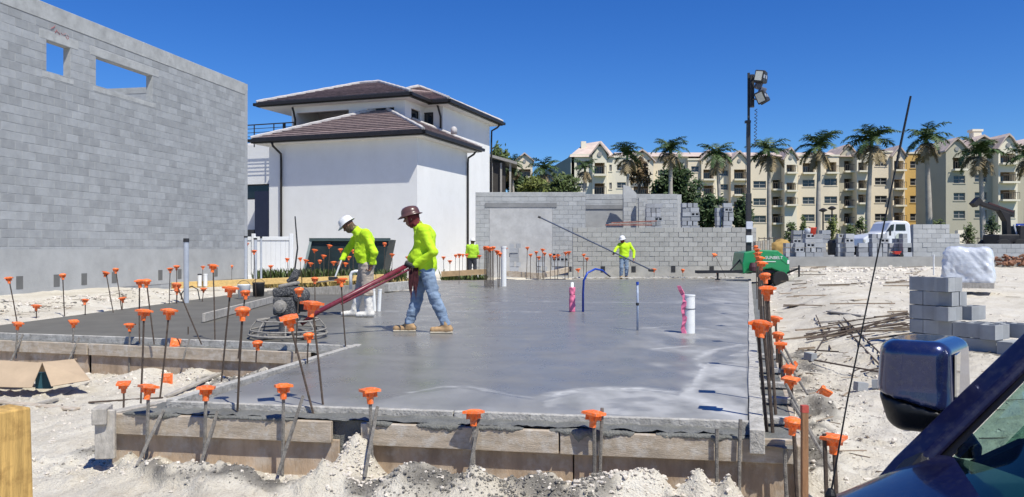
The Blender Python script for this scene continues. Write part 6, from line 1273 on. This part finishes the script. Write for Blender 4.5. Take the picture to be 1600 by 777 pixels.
# boundary fence of the apartments
fz = thing('boundary_fence', 'long dark rail fence on low wall in front of the apartments', 'fence', (D(1230, 0, 56).x, 56, gz1(D(1230, 0, 56).x, 56))); L_ = (1640 - 1170) / F * 56
MB().box2((-2, 0, -.3), (L_, .2, .55)).build('plinth', M('stained_plinth', (.20, .18, .15), .9), fz); MB().box2((-2, .05, 1.3), (L_, .1, 1.36)).build('rail', RAILM, fz); MB().box2((-2, .05, .75), (L_, .1, .8)).build('rail', RAILM, fz)
for i in range(60): MB().box2((-2 + i * (L_ + 2) / 60, .06, .55), (-1.96 + i * (L_ + 2) / 60, .09, 1.42)).build('picket', RAILM, fz)
for px in (1543, 1556, 1500): MB().box2((D(px, 0, 56).x - fz.location.x - .2, -.1, -.3), (D(px, 0, 56).x - fz.location.x + .2, .3, 1.9)).build('pillar', CREAM2, fz)
for px in (1286, 1300): 
    a = D(px, 372, 60); t_ = thing('lamp_post', ['slim garden lamp post left of the palm before the cream wall', 'garden lamp post with broad head right of the palm before cream wall'][px == 1300], 'lamp post', (a.x, 60, gz1(a.x, 60))); hz_ = D(0, 331 if px == 1286 else 328, 60).z - t_.location.z; MB().tube([(0, 0, 0), (0, 0, hz_)], .06, 8).build('post', BRONZE, t_); MB().lathe([(.1, 0), (.3, .1), (.32, .16), (.08, .3)], 12, None, (0, 0, hz_)).build('lamp_head', BRONZE, t_)
# ---------------- plastic-wrapped pallet
Yw = 19.0; kw = Yw / F; wz = D(0, 443, Yw).z; wr_ = thing('wrapped_pallet', 'bulky pallet load wrapped in white translucent plastic', 'pallet load', (D(1531, 0, Yw).x, Yw + .5, wz - .02), R(-32)); wr_.scale = (1.12, 1.12, 1.08)
def f_wrap(X, Y, Z):
    q = np.sqrt(np.maximum(np.abs(X) - .40 + .10 * Z, 0) ** 2 + np.maximum(np.abs(Y) - .36 + .08 * Z, 0) ** 2 + np.maximum(np.abs(Z - .40) - .30, 0) ** 2) - .13
    return q + .05 * (vnoise3(X * 4 + Z * 2, Y * 4, Z * 5) - .5) + .035 * (vnoise3(X * 9 + Z * 9, Y * 9, Z * 3 + X * 5) - .5) + .02 * (vnoise3(X * 19, Y * 19 + Z * 9, Z * 12) - .5)
WRAPM = M('plastic_wrap', (.60, .62, .65), .18, .22, 4, .5, 14, spec=.7)
surface(f_wrap, (-.65, -.62, -.1), (.65, .62, 1.0), .022).build('wrapping', WRAPM, wr_, smooth=True); MB().box2((-.5, -.5, -.08), (.5, .5, .04)).build('pallet', GREYWOOD, wr_)
o = thing('brick_pile', 'rusty brown pile of bricks right of the wrapped pallet', 'brick pile', (D(1585, 0, 33.5).x, 33.5, D(0, 412, 33.5).z - .1)); bm_ = MB().box((0, 0, 0), (.2, .1, .07)).mesh('brick'); bm_.materials.append(M('brown_brick', (.28, .14, .085), .9, .3, 6, .3, 40, rand=.3))
for i in range(70): link('brick', bm_, o, (rr.uniform(-.7, 1.6), rr.uniform(-.3, .5), .05 + rr.uniform(0, .42)), (rr.uniform(-.5, .5), rr.uniform(-.5, .5), rr.uniform(0, 3)))
o = thing('pvc_stake', 'thin white pipe standing upright left of the wrapped pallet', 'pipe', D(1459, 424, 21)); MB().tube([(0, 0, -.1), (0, 0, .42)], .02, 8).build('tube', PVC, o); MB().tube([(0, 0, .42), (0, 0, .45)], .025, 8).build('end_cap', PVC, o)
for i, (px, py) in enumerate([(1266, 562), (1345, 592), (1372, 590)]):
    p = G(px, py, -.25); p.z = gz1(p.x, p.y) + .05; o = link('concrete_block', HALFB, None, p, (.1, .05, .6 + i), (.6, .6, .5)); tag(o, ['broken block piece lying right of the outer stakes', 'broken block piece beside the whip antenna', 'broken block piece left of the mirror'][i], 'block')
# ================================================================ dark blue pickup at lower right
NAVY = M('navy_car_paint', (.006, .006, .036), .3, .12, 30, 0, 1, metal=.2, coat=.8, dirt=(.03, .03, .05), dirt_amt=.5); BLKP = M('black_plastic', (.012, .012, .013), .45, .2, 20, .1, 200); RUB = M('black_rubber', (.008, .008, .009), .55); DASH = M('dashboard', (.015, .016, .018), .7)
pu = thing('pickup', 'dark blue pickup with black mirror base at the lower right corner', 'pickup', (.6, 1.1, -.45))
YP_ = 1.95; PP = lambda px, py, Y=YP_: D(px, py, Y)
# bonnet and wings: lofted cross sections along x
secs = []
def edge_z(x): return np.interp(x, [-.45, .2, .6, .77, .95, 1.02], [.30, .43, .52, .568, .648, .675])
mb = MB(); xs_ = [-.5, -.42, -.2, .1, .4, .6, .75, .85, .95, 1.02]; ysn = [(1.99, -.35), (2.0, .0), (1.985, -.03), (1.95, .0), (1.85, .025), (1.6, .05), (1.1, .065), (.6, .05), (.35, .025), (.25, .0), (.215, -.03), (.2, .0), (.21, -.35)]
for x in xs_:
    ez = float(edge_z(x))
    for i, (yy, dz) in enumerate(ysn):
        zz = -.12 if i in (0, 12) else (ez - .12 if i in (1, 11) else ez + dz); mb.v.append((x, yy, zz))
n_ = len(ysn)
for i in range(len(xs_) - 1):
    for j in range(n_ - 1): mb.f.append((i * n_ + j, i * n_ + j + 1, (i + 1) * n_ + j + 1, (i + 1) * n_ + j))
mb.f.append(tuple(range(n_ - 1, -1, -1))); o = mb.build('bonnet', NAVY, pu, world=True, smooth=True); sdm = o.modifiers.new('sub', 'SUBSURF'); sdm.levels = 1; sdm.render_levels = 2
bm = bmesh.new(); bm.from_mesh(o.data); bmesh.ops.recalc_face_normals(bm, faces=bm.faces); bm.to_mesh(o.data); bm.free()
# a-pillars (far one in view), windscreen, trims
def pillar(sgn):
    yv = lambda Y: Y if sgn > 0 else 2.2 - Y
    base = PP(1412, 728); mid = PP(1520, 622); top = PP(1640, 508); end = Vector((1.78, 1.80, 1.44))
    a = MB(); pts = [Vector((p.x, yv(p.y), p.z)) for p in (base - Vector((.05, 0, .06)), base, mid, top, end)]
    w_ = [.022, .020, .019, .019, .020]; vs = []
    for p, w in zip(pts, w_):
        nrm = Vector((-.68, 0, .73)); 
        for c_ in ((nrm * w * 1.0, .03), (nrm * w * .55, -.05), (-nrm * w * .8, -.06), (-nrm * w * .9, .02)): vs.append(p + c_[0] + Vector((0, c_[1] * sgn, 0)))
    fs = []
    for i in range(len(pts) - 1):
        for e in range(4): e2 = (e + 1) % 4; fs.append((i * 4 + e, i * 4 + e2, i * 4 + 4 + e2, i * 4 + 4 + e))
    fs.append((0, 1, 2, 3)); fs.append((16, 17, 18, 19)); o = a.add(vs, fs).build('windscreen_pillar', M('pillar_paint', (.006, .006, .03), .38, .15, 20, 0, 1, metal=.1, coat=.35, dirt=(.05, .05, .06), dirt_amt=.4), pu, world=True, bevel=.012, seg=3)
    bm = bmesh.new(); bm.from_mesh(o.data); bmesh.ops.recalc_face_normals(bm, faces=bm.faces); bm.to_mesh(o.data); bm.free(); return o
pillar(1); pillar(-1)
# windscreen: sheet between the pillars; frit border; green tinted glass
GT = bpy.data.materials.new('green_tinted_glass'); GT.use_nodes = True; nt = GT.node_tree; nt.nodes.clear()
out = nt.nodes.new('ShaderNodeOutputMaterial'); tr = nn(nt, 'ShaderNodeBsdfTransparent'); tr.inputs[0].default_value = (.33, .52, .44, 1); gl = nn(nt, 'ShaderNodeBsdfGlossy'); gl.inputs['Roughness'].default_value = .03; gl.inputs[0].default_value = (.75, .95, .88, 1)
fr_ = nn(nt, 'ShaderNodeFresnel', i_IOR=1.5); ms = nt.nodes.new('ShaderNodeMixShader'); nt.links.new(fr_.outputs[0], ms.inputs[0]); nt.links.new(tr.outputs[0], ms.inputs[1]); nt.links.new(gl.outputs[0], ms.inputs[2]); nt.links.new(ms.outputs[0], out.inputs[0])
b0 = PP(1424, 742); t0 = Vector((1.775, 1.78, 1.425)); up = (t0 - Vector((b0.x, 1.86, b0.z)))
def ws(u, v):   # u 0..1 across from far to near, v 0..1 up
    y_ = 1.915 - 1.58 * u; bow = .16 * (1 - (2 * u - 1) ** 2); p = Vector((b0.x - .010, y_, b0.z - .005)) + Vector((up.x, 0, up.z)) * v; return p + Vector((-bow, 0, -.0))
def sheet(us, vs_, mat, nm, offz=0.0, mask=None, thick=.004):
    m_ = MB(); 
    for v in vs_:
        for u_ in us: m_.v.append(tuple(ws(u_, v) + Vector((-offz, 0, offz))))
    k_ = len(us)
    for i in range(len(vs_) - 1):
        for j_ in range(k_ - 1):
            if mask is None or mask((us[j_] + us[j_ + 1]) / 2, (vs_[i] + vs_[i + 1]) / 2): m_.f.append((i * k_ + j_, i * k_ + j_ + 1, (i + 1) * k_ + j_ + 1, (i + 1) * k_ + j_))
    o = m_.build(nm, mat, pu, world=True, smooth=True); return o
U = list(np.linspace(0, 1, 120)); V = list(np.linspace(0, 1, 80))
def inner(u_, v):
    a, b_ = (u_ - .5) * 1.54, (v - .5) * 1.08; hx_, hy_, r_ = .77 - .07, .54 - .06, .07; qx, qy = max(abs(a) - hx_ + r_, 0), max(abs(b_) - hy_ + r_, 0); return math.hypot(qx, qy) < r_
sheet(U, V, GT, 'windscreen', 0, inner); sheet(U, V, RUB, 'windscreen_border', .001, lambda a, b_: not inner(a, b_))
gk = MB(); gk.tube([ws(-.01, -.03), ws(-.01, .3), ws(-.01, .7), ws(-.01, 1)], .014, 8); gk.build('windscreen_seal', RUB, pu, world=True, smooth=True)
cw = MB(); cw.prism([PP(1378, 752, 1.93), PP(1424, 700, 1.96), PP(1446, 690, 1.96), PP(1418, 752, 1.90)], (0, -.05, 0)); cw.build('cowl_corner', BLKP, pu, world=True, bevel=.01, seg=2)
cb_ = MB(); cb_.prism([(.86, 1.86, .60), (1.0, 1.86, .64), (1.03, 1.86, .60), (.9, 1.86, .54)], (0, -1.5, 0)); cb_.build('cowl_panel', BLKP, pu, world=True)
# cab shell: roof, far door, dashboard, seats, rear wall
MB().prism([(1.74, .36, 1.44), (2.3, .36, 1.50), (2.9, .36, 1.46), (2.9, .36, 1.40), (1.74, .36, 1.38)], (0, 1.45, 0)).build('roof', NAVY, pu, world=True, bevel=.03, seg=3)
for sg_, yy in ((1, 1.93), (-1, .26)):
    MB().box2((1.0, yy - .04, -.12), (2.9, yy + .04, .60)).build('door', NAVY if sg_ < 0 else NAVY, pu, world=True, bevel=.03, seg=2)
    MB().prism([(1.0, yy - .05 * sg_, .5), (2.9, yy - .05 * sg_, .5), (2.9, yy - .05 * sg_, .75), (1.20, yy - .05 * sg_, .73), (1.0, yy - .05 * sg_, .64)], (0, -.03 * sg_, 0)).build('door_trim', RUB, pu, world=True)
    MB().beam((2.25, yy - .03 * sg_, .6), (2.25, yy - .11 * sg_, 1.42), .06, .10, (0, 1, 0)).build('door_pillar', RUB, pu, world=True)
    MB().add([(1.08, yy - .02 * sg_, .60), (2.9, yy - .02 * sg_, .60), (2.9, yy - .12 * sg_, 1.40), (1.78, yy - .12 * sg_, 1.40)], [(0, 1, 2, 3)]).build('door_glass', GT, pu, world=True)
MB().prism([(.93, .36, .56), (1.12, .36, .665), (1.42, .36, .66), (1.46, .36, .40), (.93, .36, .40)], (0, 1.48, 0)).build('dashboard', DASH, pu, world=True, bevel=.02, seg=2)
for y0_ in (.45, 1.2):
    MB().box2((2.0, y0_, .2), (2.15, y0_ + .52, .95)).build('seat', DASH, pu, world=True, bevel=.06, seg=3)
MB().box2((1.0, .34, -.1), (2.9, 1.86, .0)).build('cab_floor', DASH, pu, world=True); MB().box2((2.86, .34, 0), (2.9, 1.86, .75)).build('rear_wall', NAVY, pu, world=True)
for x_ in (.1, 2.6):
    for yy in (1.86, .34): wheel(pu, Vector((x_ - .6, yy - 1.1, .36)), .36, .24)
# mirror
mc = D(1452, 598, 2.14); mr_ = MB()
def f_mir(X, Y, Z):
    x, y, z = X + Z * .10 - .0, Y, Z; k_ = 1.0 + .55 * np.clip(-(z + .03), 0, .2)
    ca, sa = math.cos(-.62), math.sin(-.62); x2 = ca * x + sa * y; y2 = -sa * x + ca * y
    front = .085 - .045 * np.clip((np.abs(y2) / .12) ** 2, 0, 2) - .22 * np.clip(-z - .03, 0, 1) - .09 * np.clip(z, 0, 1)
    qx = np.maximum(np.maximum(-x2 - front, x2 - .055), -9); qy = np.abs(y2 + .10 * np.clip(-z, 0, 1)) - (.098 - .40 * np.clip(-z - .05, 0, 1)); qz = np.abs(z) - .100
    r_ = .028; qx, qy, qz = qx + r_, qy + r_, qz + r_
    return np.sqrt(np.maximum(qx, 0) ** 2 + np.maximum(qy, 0) ** 2 + np.maximum(qz, 0) ** 2) + np.minimum(np.maximum(qx, np.maximum(qy, qz)), 0) - r_
split = lambda X, Y, Z: -.030 - .25 * (X + .04) + .1 * Y - Z
hs_ = thing('x', None, None) if False else None
mo = surface(lambda X, Y, Z: np.maximum(f_mir(X, Y, Z), split(X, Y, Z) + .002), (-.2, -.2, -.16), (.2, .2, .16), .006)
MS = 1.22; mo.v = [(x * MS * 1.22 + z * .10 + mc.x, y * MS + mc.y, z * MS + mc.z) for x, y, z in mo.v]; mm_ = mo.build('door_mirror', M('mirror_cap_paint', (.022, .032, .11), .24, .1, 30, 0, 1, metal=.5, coat=1.0, dirt=(.09, .09, .11), dirt_amt=.4), pu, world=True, smooth=True)
ml = surface(lambda X, Y, Z: np.maximum(f_mir(X, Y, Z) + .003, -split(X, Y, Z) + .002), (-.2, -.2, -.16), (.2, .2, .16), .006); ml.v = [(x * MS * 1.22 + z * .10 + mc.x, y * MS + mc.y, z * MS + mc.z) for x, y, z in ml.v]; ml.build('lower_shell', BLKP, mm_, world=True, smooth=True)
MB().beam(mc + Vector((.03, -.05, -.10)), mc + Vector((.0, -.19, -.14)), .06, .04).build('mirror_arm', BLKP, mm_, world=True, bevel=.01, seg=2)
ca, sa = math.cos(-.62), math.sin(-.62); m_ = Matrix.Rotation(-.62, 3, 'Z'); MB().box(mc + m_ @ Vector((.072, 0, .0)), (.004, .17, .18), m_).build('mirror_glass', M('mirror_silver', (.5, .5, .5), .03, 0, 1, 0, 1, metal=1.0), mm_, world=True)
# whip antenna
ab = D(1298, 772, 1.72); at_ = D(1423, 150, 1.78); am_ = D(1357, 480, 1.74) + Vector((-.004, 0, 0))
pts = [ab, ab.lerp(am_, .5) + Vector((-.003, 0, 0)), am_, am_.lerp(at_, .3), am_.lerp(at_, .66), at_]
MB().tube(pts[:5], [.0022, .0018, .0017, .0017, .0018], 7).build('antenna', RUB, pu, world=True); MB().tube([pts[4], pts[5]], [.0028, .0023], 7).build('antenna_tip', RUB, pu, world=True); MB().lathe([(.012, -.14), (.012, 0), (.006, .012)], 10, None, ab).build('antenna_base', RUB, pu, world=True)
# ================================================================ clods, crumbs and litter on the sand
def clods(name, spots, mat, seed):
    rs = np.random.RandomState(seed); mb = MB(); ico = bmesh.new(); bmesh.ops.create_icosphere(ico, subdivisions=1, radius=1); base = np.array([v.co[:] for v in ico.verts]); fs = [tuple(v.index for v in f.verts) for f in ico.faces]; ico.free()
    P = []
    for (x0, y0, x1, y1, n, s0, s1, spread) in spots:
        t = rs.rand(n); px = x0 + (x1 - x0) * t + rs.normal(size=n) * spread; py = y0 + (y1 - y0) * t + rs.normal(size=n) * spread; s = s0 * (s1 / s0) ** (rs.rand(n) ** 2.2)
        P.append(np.stack([px, py, s], 1))
    P = np.concatenate(P); ok = ~in_poly(P[:, 0], P[:, 1], SLABPOLY); d = P[:, 1] - (5.693 - .169 * P[:, 0] - .30); ok &= ~((d > 0) & (d < .4) & (P[:, 0] > -3.0) & (P[:, 0] < 1.9)); P = P[ok]; z = gz(P[:, 0], P[:, 1])
    for (x, y, s), zz in zip(P, z):
        v = base * (1 + .5 * rs.uniform(-1, 1, (len(base), 1))) * s * rs.uniform(.7, 1.3, 3) * (1, 1, .7) + (x, y, zz + s * .12); mb.add([tuple(q) for q in v], fs)
    o = mb.build(name, mat); tag(o, kind='stuff'); return o
CS = M('sand_clod', (.66, .60, .52), .95, .2, 12, .6, 90, rand=.10); CMUD = M('mud_clod', (.22, .205, .18), .95, .4, 14, .7, 80, rand=.25)
o = clods('sand_clods', [(-3.6, 6.0, 1.9, 5.05, 1500, .004, .018, .22), (-2.9, 5.75, 1.6, 5.0, 800, .004, .018, .10), (-1.2, 5.5, -.9, 5.3, 200, .005, .022, .1), (.2, 5.1, 1.5, 5.0, 260, .005, .022, .09), (-5.5, 8.0, -2.5, 7.0, 900, .004, .02, .8), (-6, 10.2, -2.2, 9.2, 600, .006, .03, .3), (2.1, 5.4, 4.2, 11, 1300, .004, .022, .5), (3, 6, 8, 16, 900, .006, .026, 1.2), (-10, 12.5, -8.6, 20, 1100, .008, .045, .5), (9, 20, 14, 30, 400, .015, .06, 2), (10, 30, 17, 32, 260, .03, .12, .8), (8.5, 24, 14, 26, 160, .03, .09, 1.2)], CS, 5)
tag(o, 'loose pale sand clods and crumbs', 'sand')
o = clods('mud_clods', [(-2.3, 5.5, -1.6, 5.35, 220, .004, .014, .09), (-1.0, 5.22, -.3, 5.15, 420, .004, .016, .09), (-.25, 5.12, .05, 5.1, 300, .004, .015, .06), (.12, 5.05, .55, 5.0, 380, .004, .017, .08), (-3.4, 6.4, -2.6, 5.95, 400, .004, .014, .1), (-3.6, 9.6, -2.4, 9.2, 700, .005, .022, .2), (2.0, 5.5, 3.0, 7.6, 450, .004, .014, .2), (2.8, 7.0, 4.3, 12, 350, .005, .018, .3), (4.5, 9.5, 7.5, 11, 200, .005, .016, .4), (-9.2, 13, -8.3, 19, 250, .008, .03, .35)], CMUD, 6)
tag(o, 'grey crumbs of spilled wet cement', 'mud')
rs = random.Random(4); lt_ = MB()
for i in range(420):
    rgn = rs.choice([(2.2, 5.5, 5, 12), (3, 8, 9, 18), (-9.5, 12.5, -8.4, 20), (6, 14, 14, 30)]); x = rs.uniform(rgn[0], rgn[2]); y = rs.uniform(rgn[1], rgn[3])
    if in_poly(np.array([x]), np.array([y]), SLABPOLY)[0] or (x - .298 * y < .45 and x > -2 ): continue
    a = rs.uniform(0, 3.14); l = rs.uniform(.05, .3); z = gz1(x, y) + .012; lt_.beam((x - math.cos(a) * l / 2, y - math.sin(a) * l / 2, z), (x + math.cos(a) * l / 2, y + math.sin(a) * l / 2, z + rs.uniform(-.01, .02)), rs.uniform(.006, .02), .006)
for i in range(52):
    px = rs.uniform(1225, 1490); py = rs.uniform(414, 470) if i < 38 else rs.uniform(470, 520); p = G(px, py, .15 if py < 450 else -.05); l = rs.uniform(.2, 1.6); a = rs.gauss(.15, .35); z = gz1(p.x, p.y) + .03
    lt_.beam((p.x - math.cos(a) * l / 2, p.y - math.sin(a) * l / 2, z), (p.x + math.cos(a) * l / 2, p.y + math.sin(a) * l / 2, z + .02), rs.uniform(.02, .06), .025)
o = lt_.build('wood_litter', M('litter_wood', (.20, .155, .11), .9, .4, 8, 0, 1, rand=.5)); tag(o, 'scattered splinters and twigs on the sand', 'litter', None, 'stuff')
# weeds at the foot of the house
def weeds(name, lb, px0, px1, Y, h, n, mat, seed):
    rs_ = random.Random(seed); mb = MB()
    for i in range(n):
        px = rs_.uniform(px0, px1); y = Y + rs_.uniform(-.8, .8); x = (px - CX) / F * y; z = gz1(x, y)
        for q in range(3):
            a = rs_.uniform(0, 6.28); l = h * rs_.uniform(.4, 1.1); t_ = Vector((x + math.cos(a) * l * .4, y + math.sin(a) * l * .4, z + l)); w_ = Vector((-math.sin(a), math.cos(a), 0)) * .05; m0 = Vector((x, y, z)).lerp(t_, .55); mb.add([Vector((x, y, z)), m0 + w_, t_, m0 - w_], [(0, 1, 2, 3)])
    o = mb.build(name, mat); tag(o, lb, 'weeds', None, 'stuff')
weeds('weeds', 'green weeds along the foot of the white house', 400, 630, 26.0, .55, 700, LEAFM, 1); weeds('weeds', 'dry yellowish weeds before the weeds of the house', 400, 640, 25.2, .3, 500, M('dry_weed', (.33, .26, .10), .9, .3, 3, 0, 1, rand=.3), 2); weeds('weeds', 'sparse weeds at the right corner of the white house', 690, 760, 31.5, .4, 120, LEAFM, 3)

# cement spilled over the top of the front form boards
def drip(x0, x1, o_, ztop, drop, seed):
    rs_ = random.Random(seed); n_ = int((x1 - x0) / .012); vs = []; fs = []
    for i in range(n_ + 1):
        x = x0 + (x1 - x0) * i / n_; e = max(0.0, math.sin(math.pi * i / n_)) ** .5; d = drop * e * (.25 + .75 * abs(mnoise.noise((x * 9, seed, 0))) * 1.8) * rs_.uniform(.8, 1.1); p = fp(x)
        for off_, z in ((.10, ztop + .012 * e), (o_ + .010 * e + .002, ztop + .010 * e + .002), (o_ + .012 * e + .003, ztop - d * .6), (o_ + .002, ztop - d)):
            q = off2(p, fn, off_ + rs_.uniform(-.003, .003)); vs.append((q[0], q[1], z + rs_.uniform(-.003, .003)))
    for i in range(n_):
        for k_ in range(3): fs.append((i * 4 + k_, i * 4 + k_ + 1, i * 4 + 5 + k_, i * 4 + 4 + k_))
    o = MB().add(vs, fs).build('cement_spill', WETC, smooth=True); tag(o, kind='stuff')
    tag(o, 'grey cement spilled over the front form boards', 'cement')
    bm = bmesh.new(); bm.from_mesh(o.data); bmesh.ops.recalc_face_normals(bm, faces=bm.faces); bm.to_mesh(o.data); bm.free()
drip(-.62, -.28, .277, -.05, .10, 1); drip(.30, .86, .276, -.05, .10, 2); drip(-2.2, -1.5, .277, -.048, .035, 3); drip(-.98, -.80, .277, -.05, .06, 4); drip(1.0, 1.6, .274, -.052, .05, 5); drip(-.2, .12, .277, -.05, .05, 6); drip(-2.85, -2.4, .277, -.048, .05, 7)
